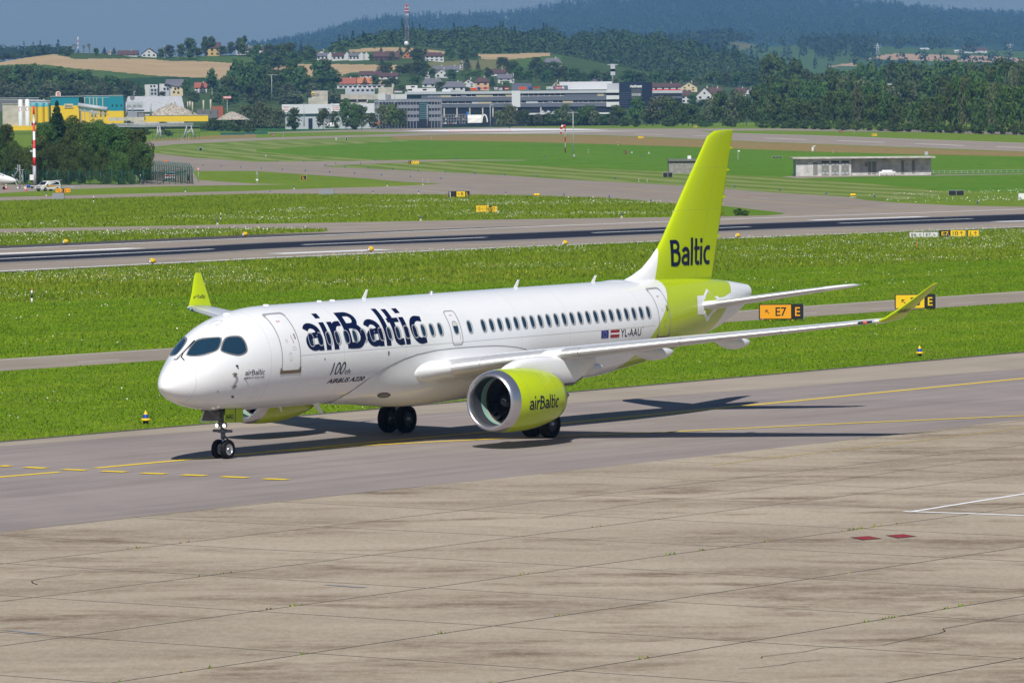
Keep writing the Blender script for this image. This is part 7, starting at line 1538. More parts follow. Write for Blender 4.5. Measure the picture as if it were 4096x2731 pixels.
for x, yt, yb in ((1163, 940, 1070), (1218, 890, 1100), (1386, 950, 1065), (1725, 935, 1000), (1746, 930, 1000), (1769, 938, 1050), (1870, 922, 1045), (1936, 915, 1045)):
    s = Site('post', 'h0', x, yb, {1218: 'tall lamp mast with dark head before the ribbed roof', 1163: 'post at the left end of the ribbed roof', 1386: 'post left of the rubble heap', 1725: 'leftmost of three thin posts behind the heap', 1746: 'middle of three thin posts behind the heap', 1769: 'rightmost of three thin posts at the heap', 1870: 'pale post left of the DENNER sign', 1936: 'pale post nearest to the DENNER sign'}[x], 'post', D=DW-80, group='posts at the works'); q = MB(); q.tube((0, 0, 0), (0, 0, s.Z(yt)), .35, M_CNC if x > 1700 else M_STEEL, n=7)
    if x == 1218: q.box((0, 0, s.Z(900)), (1.8, 1, 1.6), M_GREYP)
    q.build('pole', s.e)
s = Site('gravel_hopper', 'h0', 1240, 1110, 'grey steel hopper and cabin between works and yellow wall', 'machinery', D=DW-90); s.part('cabin', (1175, 1262, 1030, 1105, 0, 5, C_('grey_steel', (.22, .24, .27)))); s.part('hopper', (1262, 1320, 1040, 1110, 2, 4, M_GREYP)); s.part('platform', (1000, 1330, 1078, 1110, -2, 6, M_CNC))
# pipe bridge with two trestles
s = Site('pipe_bridge', 'z0', 1400, 170, 'steel pipe bridge on trestles crossing behind the trees', 'bridge', D=1580); Z0 = lambda y: s.Z(y)
q = MB()
for y in (36, 46, 58): q.tube((s.X(820), 0, Z0(y+ (4 if y > 40 else 0))), (s.X(1778), 0, Z0(y)), .16, M_STEEL, n=6)
for k in range(44): x = 840+21.5*k; q.tube((s.X(x), 0, Z0(59)), (s.X(x+ (0 if k % 2 else 21)), 0, Z0(36)), .07, M_STEEL, n=4)
q.build('truss', s.e)
for xc, w_ in ((1462, 18), (1738, 42)):
    q = MB()
    for sx in (-1, 1):
        for dy in (-1.5, 1.5): q.tube((s.X(xc+sx*w_*.45), dy*.5, Z0(60)), (s.X(xc+sx*w_*1.15), dy, Z0(165)), .20, M_STEEL, n=6)
    q.tube((s.X(xc-w_*.7), -1, Z0(110)), (s.X(xc+w_*.7), -1, Z0(110)), .14, M_STEEL, n=5); q.tube((s.X(xc-w_*.9), -1, Z0(150)), (s.X(xc+w_*.5), -1, Z0(85)), .14, M_STEEL, n=5); q.build('trestle', s.e)
# ================================================================ AIRFIELD OBJECTS
def arrow_bm(kind):
    bm = bmesh.new(); A = {'E': 0, 'N': 90, 'W': 180, 'NE': 45, 'NW': 135, 'SE': -45}[kind]; M = Matrix.Rotation(radians(A), 3, 'Z')
    for r, P in enumerate(([(-.5, -.06), (.42, -.06), (.42, .06), (-.5, .06)], [(.5, 0), (.12, .36), (.03, .27), (.32, 0)], [(.5, 0), (.32, 0), (.03, -.27), (.12, -.36)])):
        bm.faces.new([bm.verts.new(M @ Vector((x, y, .0015*r))) for x, y in P])
    return bm
def sign(fr, x0, x1, yt, yb, panels, label, group=None, feet=True, rz=0., D=None, frame=M_BSG, back=None):
    """panels: (share of width, ground, letters, [(text or arrow, x0, x1)])"""
    s = Site('taxiway_sign', fr, (x0+x1)/2, yb, label, 'sign', group=group, rz=rz, D=D); W_ = (s.X(x1)-s.X(x0))/cos(rz); H = s.Z(yt); z0 = H*.10 if feet else 0
    q = MB(); q.box((0, .12, (z0+H)/2), (W_+.04, .24, H-z0), frame); q.box((W_/2+.03, .12, (z0+H)/2), (.03, .26, H-z0), M_STEEL); b = q.build('sign_case', s.e)
    x = -W_/2; tot = sum(p[0] for p in panels)
    for sh, bgm, fgm, items in panels:
        w = W_*sh/tot; p = MB(); p.box((x+w/2, -.012, (z0+H)/2), (w*.965, .02, (H-z0)*.90), bgm); pa = p.build('sign_face', s.e)
        for t, a, c in items:
            wx_ = w*(c-a); hh = (H-z0)*.58
            if t in ('E>', 'W>', 'N>', 'NE>', 'NW>', 'SE>'):
                bm = arrow_bm(t[:-1]); k = min(wx_, hh*1.05); f = lambda c_, k=k, cx=x+w*(a+c)/2: Vector((cx+c_.x*k, -.026-c_.z, (z0+H)/2+c_.y*k)); nm = 'arrow'
            else:
                bm = fit_text(t, wx_, hh, offset=.012); f = lambda c_, ox=x+w*a: Vector((ox+c_.x, -.026, (z0+H)/2-hh/2+c_.y)); nm = 'letters'
            bm_obj(nm, bm, fgm, pa, f)
        x += w
    if feet:
        for k in range(max(2, int(W_/1.0))): f = MB(); f.box((-W_/2+W_*(k+.5)/max(2, int(W_/1.0)), .12, z0/2), (.10, .18, z0), M_YSG); f.build('foot', s.e)
    return s
Z5 = {'z5': None}; ZO['z5'] = None
def Q5(x, y): return ((2700+x/2.138-3072)*2.2969, (1000+y/2.138-480)*2.2969)     # zoom window 5 in z3 coordinates
def s5(x0, x1, yt, yb, *a, **k): p0 = Q5(x0, yt); p1 = Q5(x1, yb); return sign('z3', p0[0], p1[0], p0[1], p1[1], *a, **k)
s5(722, 1098, 462, 606, [(2.6, M_OSG, M_BSG, [('NW>', .16, .33), ('E7', .50, .84)]), (.95, M_BSG, M_OSG, [('E', .30, .72)])], 'amber and black sign E7 E standing right of the tailplane')
s5(1884, 2228, 378, 515, [(2.5, M_YSG, M_BSG, [('NW>', .18, .38), ('E6', .52, .84)]), (.9, M_BSG, M_YSG, [('E', .28, .72)])], 'yellow and black sign half hidden by the near winglet')
sign('z3', 1297, 1562, 1028, 1088, [(1, M_WSG, M_BSG, [('E6', .16, .50), ('NE>', .62, .84)]), (1, M_WSG, M_BSG, [('E7', .16, .50), ('SE>', .62, .84)])], 'pale sign E6 E7 in the flowers beside the runway')
sign('z3', 1579, 1816, 1010, 1082, [(.95, M_BSG, M_YSG, [('E7', .16, .84)]), (1.4, M_YSG, M_BSG, [('10', .16, .50), ('N>', .58, .86)])], 'black and yellow sign E7 10 beside the runway')
sign('z3', 1838, 1938, 1010, 1082, [(1, M_YSG, M_BSG, [('L', .18, .42), ('N>', .48, .86)])], 'small yellow sign L, rightmost beside the runway')
sign('z1', 1770, 1963, 655, 714, [(.75, M_BSG, M_BSG, []), (.85, M_YSG, M_BSG, [('W>', .16, .46), ('R', .54, .84)]), (.42, M_BSG, M_YSG, [('L', .28, .74)])], 'black and yellow sign R L with bird spikes before the exit taxiway')
sign('z1', 2022, 2140, 782, 856, [(1, M_YSG, M_BSG, [('W>', .08, .40), ('10', .44, .90)]), (.8, M_YSG, M_BSG, [('W>', .12, .50), ('L', .56, .86)]), (1, M_YSG, M_BSG, [('N>', .06, .36), ('E6', .40, .94)])], 'yellow three part sign 10 L E6 in the meadow')
sign('z1', 2142, 2216, 790, 857, [(.5, M_BSG, M_YSG, [('R7', .08, .92)]), (1, M_YSG, M_BSG, [('E7', .10, .60), ('E>', .64, .94)])], 'black and yellow sign R7 E7 beside the three part sign', rz=.12)
sign('z1', 412, 463, 510, 560, [(1, M_BSG, M_YSG, [('L', .32, .68)])], 'small square black sign L on the left meadow', frame=M_YSG)
sign('z1', 1402, 1499, 376, 409, [(.32, M_BSG, M_YSG, [('L', .28, .75)]), (.9, M_YSG, M_BSG, [('L7', .14, .52), ('E>', .58, .86)])], 'black and yellow sign L L7 beyond the exit taxiway')
sign('z1', 135, 165, 127, 154, [(.5, M_BSG, M_YSG, [('J', .25, .75)]), (.5, M_RSG, M_WPT, [('6', .25, .75)])], 'small red and black sign J6 by the far taxiway')
sign('z2', 1158, 1208, 149, 173, [(1, M_YSG, M_BSG, [('W>', .14, .42), ('L9', .48, .86)])], 'yellow sign L9 in the dry meadow')
sign('z2', 1670, 1700, 58, 70, [(1, M_YSG, M_BSG, [('R9', .3, .7)])], 'tiny yellow sign at the far edge before the trees')
sign('z3', 953, 1001, 127, 151, [(1, M_YSG, M_BSG, [('R9', .12, .55), ('E>', .6, .88)])], 'yellow sign R9 on the green strip at right')
sign('z3', 654, 691, 97, 118, [(.5, M_BSG, M_YSG, [('28', .2, .8)]), (.6, M_RSG, M_WPT, [('6', .3, .7)])], 'small red and black sign on the green strip at right')
sign('z2', 1028, 1058, 280, 316, [(1, M_BSG, M_YSG, [('L7', .2, .8)])], 'small black sign L7 on the green meadow', frame=M_GREYP)
sign('z0', 509, 566, 627, 674, [(1, M_OSG, M_BSG, [('NW>', .10, .42), ('L', .52, .82)])], 'amber sign L, left of the three beside the van'); sign('z0', 563, 588, 632, 672, [(1, M_BSG, M_OSG, [('R', .22, .78)])], 'narrow black sign R between two amber signs'); sign('z0', 590, 648, 627, 674, [(1, M_OSG, M_BSG, [('L', .14, .42), ('SE>', .54, .9)])], 'amber sign L, right of the three beside the van')
for fr, x0, x1, yt, yb, lb in (('z0', 483, 590, 672, 730, 'grey back of a sign in front of the three amber signs'), ('z1', 583, 717, 636, 691, 'grey back of a sign beside the narrow taxiway')):
    s = Site('blank_sign', fr, (x0+x1)/2, yb, lb, 'sign'); s.part('panel', (x0, x1, yt, yb-3, 0, .22, M_GSG)); s.part('frame', (x0-1.5, x0, yt-1, yb-3, -.02, .26, M_STEEL), (x1, x1+1.5, yt-1, yb-3, -.02, .26, M_BSG)); s.part('foot', (x0+8, x0+14, yb-3, yb, .05, .12, M_STEEL), (x1-14, x1-8, yb-3, yb, .05, .12, M_STEEL))
for fr, x0, x1, yt, yb, n, lb in (('z2', 1385, 1478, 481, 527, 2, 'black sign back with two panels left of the tail fin'), ('z3', 1656, 1803, 646, 694, 2, 'black sign back with two panels at the right'), ('z0', 1828, 1860, 254, 284, 1, 'small black sign back on the striped meadow'), ('z3', 40, 130, 334, 350, 3, 'low black sign back with three panels before the bunker'), ('z1', 822, 841, 160, 188, 1, 'narrow black sign back near the far taxiway')):
    s = Site('blank_sign', fr, (x0+x1)/2, yb, lb, 'sign'); q = s.part('panel', (x0+2, x1-2, yt+3, yb-2, 0, .25, M_BSG)); fr_ = [(x0, x1, yt, yt+3, -.03, .3, M_STEEL)]+[(x0+(x1-x0-3)*k/n, x0+(x1-x0-3)*k/n+3, yt+3, yb, -.03, .3, M_STEEL) for k in range(n+1)]; s.part('frame', *fr_)
s = Site('blank_sign', 'z3', 2330, 727, 'white box at the right edge of the meadow', 'box'); s.part('case', (2302, 2372, 676, 726, 0, 1., M_WPT)); s.part('vent', (2310, 2325, 708, 722, -.03, .05, M_GSG))
for fr, x, yt, yb, lb in (('z2', 1101, 292, 307, 'small grey box right of the black L7 sign'), ('z2', 1258, 295, 312, 'small grey box furthest right of the L7 sign'), ('z1', 90, 322, 336, 'low device on the striped meadow'), ('z1', 737, 162, 188, 'brown cylinder near the far taxiway')):
    s = Site('equipment_box', fr, x, yb, lb, 'box'); s.part('case', (x-8, x+8, yt, yb-3, 0, .5, M_STEEL)); s.part('base', (x-6, x+6, yb-3, yb, 0, .4, M_CNC))
# yellow runway edge lights on their side
def lantern(fr, x, y, lb, sc=1.0):
    s = Site('edge_light', fr, x, y, lb, 'runway light', group='yellow runway edge lights'); q = MB(); r = .21*sc
    q.rev([(-.34*sc, r*.8), (-.30*sc, r), (.12*sc, r), (.26*sc, r*.75), (.32*sc, .02)], M_YSG, 20, (0, 0, .33*sc), 'X'); q.box((0, 0, .33*sc+r), (.22*sc, .16*sc, .08*sc), M_YSG); q.build('housing', s.e)
    q = MB(); q.rev([(-.345*sc, .01), (-.345*sc, r*.62)], M_WPT, 16, (0, 0, .33*sc), 'X'); q.rev([(-.335*sc, r*.62), (-.345*sc, r*.82)], M_BSG, 16, (0, 0, .33*sc), 'X'); q.build('lens', s.e); q = MB(); q.tube((0, 0, 0), (0, 0, .2*sc), .06*sc, M_BEI); q.build('stem', s.e)
    s.e.rotation_euler.z = .9
for x, y, fr, lb in ((606, 1148, 'z0', 'yellow light on the far runway edge, leftmost'), (2254, 1077, 'z0', 'yellow light on the far runway edge left of the nose'), (1915/3.136*2.2969, (900+500/3.136-480)*2.2969, 'z0', 'yellow light on the near runway edge, leftmost'), (1058, 1218, 'z1', 'yellow light on the near runway edge left of the roof antennas'), (489, 1160, 'z2', 'yellow light on the near runway edge left of the fin'), (2075, 1093, 'z2', 'yellow light on the near runway edge right of the fin')): lantern(fr, x, y, lb, .95)
for fr, x, y, lb in (('z2', 228, 711, 'pair of yellow ball lights beside the exit taxiway, left pair'), ('z3', 781, 713, 'pair of yellow ball lights beside the exit taxiway, right pair')):
    s = Site('guard_light', fr, x, y, lb, 'light')
    for dx in (-12, 12): q = MB(); q.rev([(0, .01), (.08, .22), (.22, .27), (.36, .2), (.42, .01)], M_YSG, 16, (s.X(x+dx), 0, .15), 'Z'); q.build('lamp', s.e)
    q = MB(); q.box((0, 0, .07), (.9, .2, .14), M_CNC); q.build('base', s.e)
# near blue lights with yellow caps on the taxiway edge
def cap_light(u, v, lb):
    P = G(u, v); e = empty('taxiway_light', P, 0, lb, 'taxiway light', 'blue taxiway lights with yellow collars'); q = MB(); q.rev([(0, .10), (.10, .11), (.14, .10)], M_BSG, 20, axis='Z'); q.tube((0, 0, 0), (0, 0, .2), .04, M_BSG); q.build('base', e)
    q = MB(); q.rev([(.13, .12), (.15, .20), (.20, .20), (.24, .13)], M_YSG, 24, axis='Z'); q.build('collar', e); q = MB(); q.rev([(.23, .12), (.36, .11), (.42, .085)], M_BLU, 20, axis='Z'); q.build('lens', e); q = MB(); q.rev([(.41, .09), (.50, .045), (.58, .008)], M_YSG, 20, axis='Z'); q.build('cap', e); e.scale = (1., 1., .95)
cap_light(583, 1695, 'yellow capped blue light on the verge left of the nose'); cap_light(2700+2092/2.138, 1000+908/2.138, 'yellow capped blue light on the verge under the near winglet')
# small blue edge lights along taxiways
for fr, L in (('z1', [(46, 457), (244, 467), (453, 478), (675, 492), (904, 506), (1154, 520), (1418, 534), (1701, 552), (816, 445), (1030, 455), (1254, 465), (1492, 477), (1742, 492), (2008, 505), (2288, 518), (644, 422), (1090, 382), (440, 393), (195, 393), (732, 415), (961, 412), (1840, 368), (628, 430)]), ('z2', [(238, 532), (948, 552), (893, 725), (1276, 765), (478, 706), (302, 358), (1193, 348), (2042, 632)]), ('z3', [(534, 697), (980, 724), (1926, 784), (110, 662)]), ('z0', [(1550, 405), (1703, 418), (1865, 430), (2032, 438), (2212, 446)])):
    for x, y in L:
        s = Site('blue_light', fr, x, y, 'small blue light on the edge of the exit taxiways', 'taxiway light', group='small blue taxiway lights'); q = MB(); q.tube((0, 0, 0), (0, 0, .2), .04, M_BEI, n=8); q.tube((0, 0, .2), (0, 0, .5), .09, M_BLU, .08, 10); q.build('lamp', s.e)
for fr, L in (('z1', [(350, 637), (1207, 609), (1534, 598), (1076, 684), (1494, 680), (2295, 692), (1514, 926), (128, 685)]), ('z0', [(1703, 662), (425, 698), (1998, 962)]), ('z2', [(1008, 900)])):
    for x, y in L:
        s = Site('blue_light', fr, x, y, 'blue light on a pale cone foot beside the narrow taxiway', 'taxiway light', group='blue lights on pale feet'); q = MB(); q.rev([(0, .18), (.1, .12), (.3, .05)], M_BEI, 12, axis='Z'); q.build('foot', s.e); q = MB(); q.tube((0, 0, .3), (0, 0, .55), .075, M_BLU, .07, 10); q.build('lamp', s.e)
# black and white marker posts
def post(fr, x, yt, yb, lb, grp='black and white marker posts', tipm=None):
    s = Site('marker_post', fr, x, yb, lb, 'marker post', group=grp); H = s.Z(yt); r = max(.06, H*.055); q = MB(); q.tube((0, 0, 0), (0, 0, H*.40), r, M_WPT); q.tube((0, 0, H*.72), (0, 0, H), r*1.05, M_WPT); q.build('post', s.e); q = MB(); q.tube((0, 0, H*.40), (0, 0, H*.72), r, M_BSG); q.build('black_band', s.e)
    if tipm: q = MB(); q.tube((r*.4, 0, H), (r*.4, 0, H*1.18), r*.4, tipm); q.build('tip', s.e)
post('z0', 2028, 856, 924, 'marker post in the meadow flowers left of centre', tipm=M_ORG); post('z0', 860, 700, 766, 'plain white post on the left meadow'); post('z2', 517, 705, 755, 'left of the two marker posts before the exit taxiway', tipm=M_ORG); post('z2', 746, 705, 758, 'right of the two marker posts before the exit taxiway', tipm=M_ORG)
post('z0', 400/3.136*2.2969, (900+820/3.136-480)*2.2969, (900+982/3.136-480)*2.2969, 'marker post with orange tip above the service road at far left', tipm=M_ORG)
for fr, x, yt, yb, lb in (('z1', 1531, 545, 573, 'left white post at the grass tip'), ('z1', 1582, 546, 575, 'right white post at the grass tip'), ('z1', 1609, 155, 182, 'white post before the dry meadow'), ('z2', 973, 204, 236, 'white post in the dry meadow left of the fin'), ('z2', 700, 268, 302, 'white post on the green meadow'), ('z2', 1165, 542, 572, 'left white post by the black sign back'), ('z2', 1242, 546, 570, 'right white post by the black sign back'), ('z3', 597, 280, 306, 'white post behind the bunker roof'), ('z3', 791, 103, 127, 'white post on the green strip'), ('z0', 1664, 158, 186, 'left white post under the pipe bridge'), ('z0', 1686, 160, 188, 'right white post under the pipe bridge'), ('z0', 1731, 155, 182, 'white post at the trestle'), ('z0', 2300, 104, 128, 'white post at the green hoarding'), ('z1', 252, 130, 156, 'white post behind the J6 sign')): post(fr, x, yt, yb, lb, 'small white posts on the meadows')
s = Site('sensor_post', 'z3', 411, 300, 'white sensor box on a post with small lamps behind the bunker', 'sensor'); s.part('case', (402, 418, 250, 284, 0, .4, M_WPT)); s.part('pole', (408, 412, 284, 300, .1, .15, M_STEEL), (424, 427, 238, 262, .1, .1, M_STEEL)); s.part('lamp', (412, 422, 240, 248, 0, .3, M_WPT), (425, 435, 236, 244, 0, .3, M_WPT))
s = Site('sensor_post', 'z2', 2078, 368, 'thin sensor post with white head right of the fin', 'sensor'); s.part('pole', (2075, 2079, 292, 368, 0, .12, M_STEEL)); s.part('head', (2074, 2094, 281, 292, -.1, .35, M_WPT))
s = Site('marker_stick', 'z3', 1362, 1192, 'leaning orange stick in the grass below the pale sign', 'stick'); q = MB(); q.tube((0, 0, 0), (s.X(1371), 0, s.Z(1122)), .03, M_ORG, n=6); q.build('stick', s.e)
s = Site('marker_stick', 'z1', 1765, 738, 'leaning brown stick and pale post beside the R L sign', 'stick'); q = MB(); q.tube((s.X(1742), 0, 0), (s.X(1765), 0, s.Z(682)), .05, M_RRD, n=6); q.build('stick', s.e); q = MB(); q.tube((s.X(1784), 0, 0), (s.X(1784), 0, s.Z(660)), .05, M_WPT, n=6); q.build('post', s.e)
# windsock
s = Site('windsock', 'z2', 490, 302, 'red and white windsock hanging from a striped pole', 'windsock'); H = s.Z(58); q = MB()
for k in range(5): q.tube((0, 0, H*k/5.), (0, 0, H*(k+1)/5.), .13, [M_RED, M_WPT][k % 2], n=12)
q.build('pole', s.e); P = [Vector((0, 0, H)), Vector((-.5, 0, H+.03)), Vector((-.92, 0, H-.15)), Vector((-1.0, 0, H-.8)), Vector((-1.04, 0, H-1.4)), Vector((-1.1, 0, H-2.0))]; R_l = [.36, .38, .33, .27, .24, .19]; sk = MB()
for k in range(5): sk.tube(P[k], P[k+1], R_l[k], [M_RED, M_WPT, M_RED, M_WPT, M_RED][k], R_l[k+1], 14, False)
sk.build('sock', s.e); sk = MB(); sk.tube((0, 0, H-.4), (0, 0, H+.45), .06, M_RED, n=8); sk.build('sock_frame', s.e)
s = Site('thin_mast', 'z2', 564, 355, 'thin grey mast right of the windsock', 'mast'); q = MB(); q.tube((0, 0, 0), (0, 0, s.Z(0)+2.), .10, M_STEEL, n=8); q.build('pole', s.e); q = MB(); q.box((0, 0, s.Z(-5)+1.6), (2.6, .1, .1), M_STEEL); q.build('cross_arm', s.e); q = MB(); q.box((.15, 0, .7), (.4, .3, .6), M_STEEL); q.build('case', s.e)
# striped masts
def striped(fr, x, yt, yb, bands, r0, r1, lb, grey=0.0):
    s = Site('striped_mast', fr, x, yb, lb, 'mast'); H = s.Z(yt); q = MB(); z = 0.
    if grey: q.tube((0, 0, 0), (0, 0, H*grey), r0*1.1, M_STEEL, r0*.95, 18)
    n = len(bands); L = [H*grey+(H-H*grey)*k/n for k in range(n+1)]
    st = MB()
    for k, m_ in enumerate(bands): f0, f1 = L[k]/H, L[k+1]/H; st.tube((0, 0, L[k]), (0, 0, L[k+1]), r0+(r1-r0)*f0, m_, r0+(r1-r0)*f1, 18)
    st.build('striped_shaft', s.e)
    if grey: q.build('base_shaft', s.e)
    return s, H
s, H = striped('z0', 318, -128, 600, [M_RED, M_WPT, M_RED, M_WPT, M_RED, M_WPT, M_RED], .32, .17, 'tall red and white mast on a grey shaft beside the white van', .245)
q = MB(); q.box((-.45, -.35, s.Z(528)), (.72, .35, 1.0), M_WPT); q.build('white_case', s.e); q = MB()
for y in (232, 420): q.tube((-.55, 0, s.Z(y)), (.3, 0, s.Z(y)), .06, M_STEEL, n=6)
q.build('bracket', s.e); q = MB(); q.box((-.5, 0, s.Z(286)), (.5, .15, .3), M_LGREY); q.build('sensor_plate', s.e)
striped('z3', 1123, -190, 85, [M_RED, M_WPT, M_RED, M_WPT, M_RED, M_WPT, M_RED], .34, .28, 'slim red and white mast before the right tree belt')
# bunker building
def K3(x, y): return (3140+x/3.5636-3072)*2.2969, (590+y/3.5636-480)*2.2969
s = Site('bunker', 'z3', K3(950, 0)[0], K3(0, 405)[1], 'long low concrete equipment building with overhanging slab roof', 'building')
def kb(x0, x1, yt, yb, y, d, m_): a = K3(x0, yt); b = K3(x1, yb); return (a[0], b[0], a[1], b[1], y, d, m_)
M_BUNK = C_('stained_concrete', (.46, .455, .44), .85, noise=.28, nscale=.8); M_DOORG = C_('olive_door', (.19, .195, .175), .5); M_SLABC = C_('roof_slab_concrete', (.44, .42, .37), .9, noise=.25, nscale=1.)
s.part('wall', kb(158, 945, 158, 408, 0, 9, M_BUNK), kb(945, 2092, 158, 408, 1.4, 9, M_BUNK)); s.part('roof_slab', kb(108, 2138, 138, 158, -1.0, 12.8, M_SLABC)); s.part('plinth', kb(380, 940, 398, 408, -.25, .3, M_CNC), kb(1190, 1310, 392, 405, 1.0, .5, M_CNC))
for x0, x1 in ((522, 628), (662, 770), (805, 912)):
    d = s.part('gate', kb(x0, x1, 216, 394, -.06, .12, M_DOORG)); s.part('louvre', kb(x0, x1, 194, 212, -.06, .12, M_BSG))
    for (a, b, c, e) in ((x0+6, x0+44, 226, 252), (x1-44, x1-6, 226, 252), (x0+6, x0+44, 352, 382), (x1-44, x1-6, 352, 382)): v = MB(); s.box(*kb(a, b, c, e, -.09, .06, M_STEEL), mb=v); v.build('vent', d)
    hn = MB(); s.box(*kb((x0+x1)/2-6, (x0+x1)/2+2, 306, 316, -.12, .08, M_WPT), mb=hn); hn.build('handle', d)
s.part('door', kb(402, 467, 210, 390, -.05, .1, M_DOORG)); s.part('door', kb(1190, 1236, 206, 390, 1.34, .1, M_DOORG)); s.part('door', kb(1250, 1308, 206, 390, 1.34, .1, M_DOORG)); s.part('door', kb(1662, 1706, 194, 380, 1.34, .1, M_DOORG)); s.part('door', kb(1818, 1860, 194, 380, 1.34, .1, M_DOORG))
s.part('name_plate', kb(326, 386, 212, 228, -.06, .08, M_WPT)); s.part('roller_cover', kb(1168, 1342, 176, 200, .9, .55, M_LGREY)); s.part('drain_pipe', kb(1408, 1432, 192, 325, 1.1, .25, M_LGREY)); s.part('wall_case', kb(1148, 1178, 226, 272, 1.25, .18, M_GREYP)); s.part('roof_aerial', kb(2018, 2064, 72, 120, 4, .4, M_STEEL))
s = Site('generator', 'z3', K3(1450, 0)[0], K3(0, 406)[1], 'white round topped cooling unit on a rack before the bunker', 'machine'); s.part('case', kb(1332, 1568, 342, 372, -1.2, 1.6, M_WPT)); s.part('fan_hood', kb(1378, 1525, 322, 342, -1., 1.2, M_WPT))
for x in (1334, 1440, 1552): s.part('leg', kb(x, x+10, 372, 406, -1.2, .2, M_WPT))
s.part('bench', kb(1400, 1640, 356, 362, -1.9, .5, M_STEEL))
s = Site('folded_parasol', 'z3', K3(632, 0)[0], K3(0, 405)[1], 'dark folded parasol shape leaning before the bunker gates', 'parasol'); q = MB(); q.rev([(0, .28), (.25, .34), (1.2, .16), (1.9, .03)], M_BSG, 12, (0, -1.0, .0), 'Z'); q.build('cloth', s.e)
s = Site('railing', 'z3', 1930, 505, 'long light tubular railing right of the bunker', 'railing'); q = MB()
for k in range(17): x = 1515+52*k; q.tube((s.X(x), -1, s.Z(503)), (s.X(x), -1, s.Z(462)), .035, M_STEEL, n=6)
for y in (462, 482): q.tube((s.X(1310), -1, s.Z(y+6)), (s.X(2340), -1, s.Z(y-3)), .025, M_STEEL, n=6)
q.build('rails', s.e)
sheet('concrete_pad', [K_ for K_ in [Q('z3', 120, 527), Q('z3', 250, 512), Q('z3', 1510, 505), Q('z3', 2340, 494), Q('z3', 2345, 500), Q('z3', 1500, 514), Q('z3', 780, 523), Q('z3', 290, 538)]], M_CONCP if False else M_ROAD, 4)
s = Site('small_bunker', 'z2', 1600, 492, 'small rough grey concrete hut left of the tail fin', 'building'); s.part('wall', (1440, 1740, 378, 492, 0, 6, C_('rough_grey_render', (.24, .23, .21), noise=.3, nscale=2))); s.part('roof_slab', (1434, 1746, 360, 378, -.4, 7, C_('dark_roof_slab', (.15, .15, .15), noise=.2))); s.part('wall_joint', (1586, 1588, 380, 490, -.03, .05, M_GREYP)); s.part('roof_case', (1617, 1650, 330, 360, 2, 1, M_WPT))
# approach light bars on the white threshold
for k in range(46):
    x = 1775+12.6*k; u, v = Q('z1', x, 112-(k*.18)) if x < 2352 else Q('z2', x-2352, 103-(k-46)*.2)
    q = MB(); P = G(u, v); q.box((0, 0, .35), (.10, .10, .7), M_ORG); o = q.build('threshold_stake', None, P); tag(o, 'short orange stake in the row along the white threshold', 'stake', 'orange stakes on the threshold')
# orange signal box
s = Site('signal_box', 'z0', 1526, 405, 'orange box on a thin stand above the green fence', 'box'); s.part('box', (1512, 1540, 370, 383, 0, .6, M_ORG)); s.part('stand', (1525, 1528, 383, 405, .2, .1, M_STEEL))
# speed limit and warning signs
s = Site('speed_sign', 'z0', 1823, 572, 'round speed limit sign 60 with red border', 'sign'); q = MB(); q.tube((0, 0, 0), (0, 0, s.Z(455)), .05, M_STEEL, n=8); q.build('pole', s.e); R0 = (s.X(1838)-s.X(1808))/2; q = MB(); q.rev([(-.03, .01), (-.03, R0), (.02, R0)], M_RED, 28, (0, -.06, s.Z(454)), 'Y'); d = q.build('disc', s.e); q = MB(); q.rev([(-.04, .01), (-.04, R0*.72)], M_WPT, 28, (0, -.06, s.Z(454)), 'Y'); q.build('white_field', d); s.text('number', '60', 1815, 1831, 447, 461, -.11, M_BSG, parent=d)
s = Site('warning_sign', 'z1', 10, 590, 'triangular warning sign with small plate on the left meadow', 'sign'); q = MB(); q.poly([(-.22, 0, 1.7), (.22, 0, 1.7), (0, 0, 2.5)], M_GSG, (0, .04, 0)); q.build('triangle', s.e); s.part('plate', (0, 20, 543, 558, -.01, .04, M_WPT)); s.part('pole', (9, 12, 505, 590, .05, .05, M_STEEL))
# ---------------- fence round the left clump
fn = empty('green_fence', G(*Q('z0', 900, 592)), 0, 'green security fence with bent posts before the dark clump', 'fence'); inv = Vector(fn.location)
def fpost(fr, x, y, h, lean=(-.35, -.1)):
    P = G(*Q(fr, x, y))-inv; q = MB(); q.tube(P, P+Vector((0, 0, h*.84)), .045, M_GRN, n=6); q.tube(P+Vector((0, 0, h*.84)), P+Vector((-lean[0], -lean[1], h)), .045, M_GRN, n=6); q.build('fence_post', fn)
for k in range(23): fpost('z0', -70+98*k*1.0 if False else (-60+98.5*k if k < 15 else 1395+(k-15)*54), 598 if k < 15 else 592, 3.15)
pts = [(-60, 598), (1320, 598), (1505, 592), (1760, 586)]
M_MESH = newmat('fence_mesh'); t = M_MESH[1]; s_ = Sh(t); M_MESH[2].inputs['Base Color'].default_value = (.004, .06, .045, 1)
uvn = NN(t, 'ShaderNodeTexCoord').outputs['Object']; o3 = s_.sep(uvn); wv = s_.m('PINGPONG', s_.m('MULTIPLY', o3[0], 18.), .5); wz = s_.m('PINGPONG', s_.m('MULTIPLY', o3[2], 6.), .5); al = s_.m('MAXIMUM', s_.step(wv, .12, .10), s_.step(wz, .12, .10)); t.links.new(s_.m('MULTIPLY', al, .6), M_MESH[2].inputs['Alpha'])
for a, b in zip(pts, pts[1:]):
    A, B = G(*Q('z0', *a))-inv, G(*Q('z0', *b))-inv; q = MB(); q.poly([A, B, B+Vector((0, 0, 2.6)), A+Vector((0, 0, 2.6))], M_MESH[0]); q.build('mesh_panel', fn)
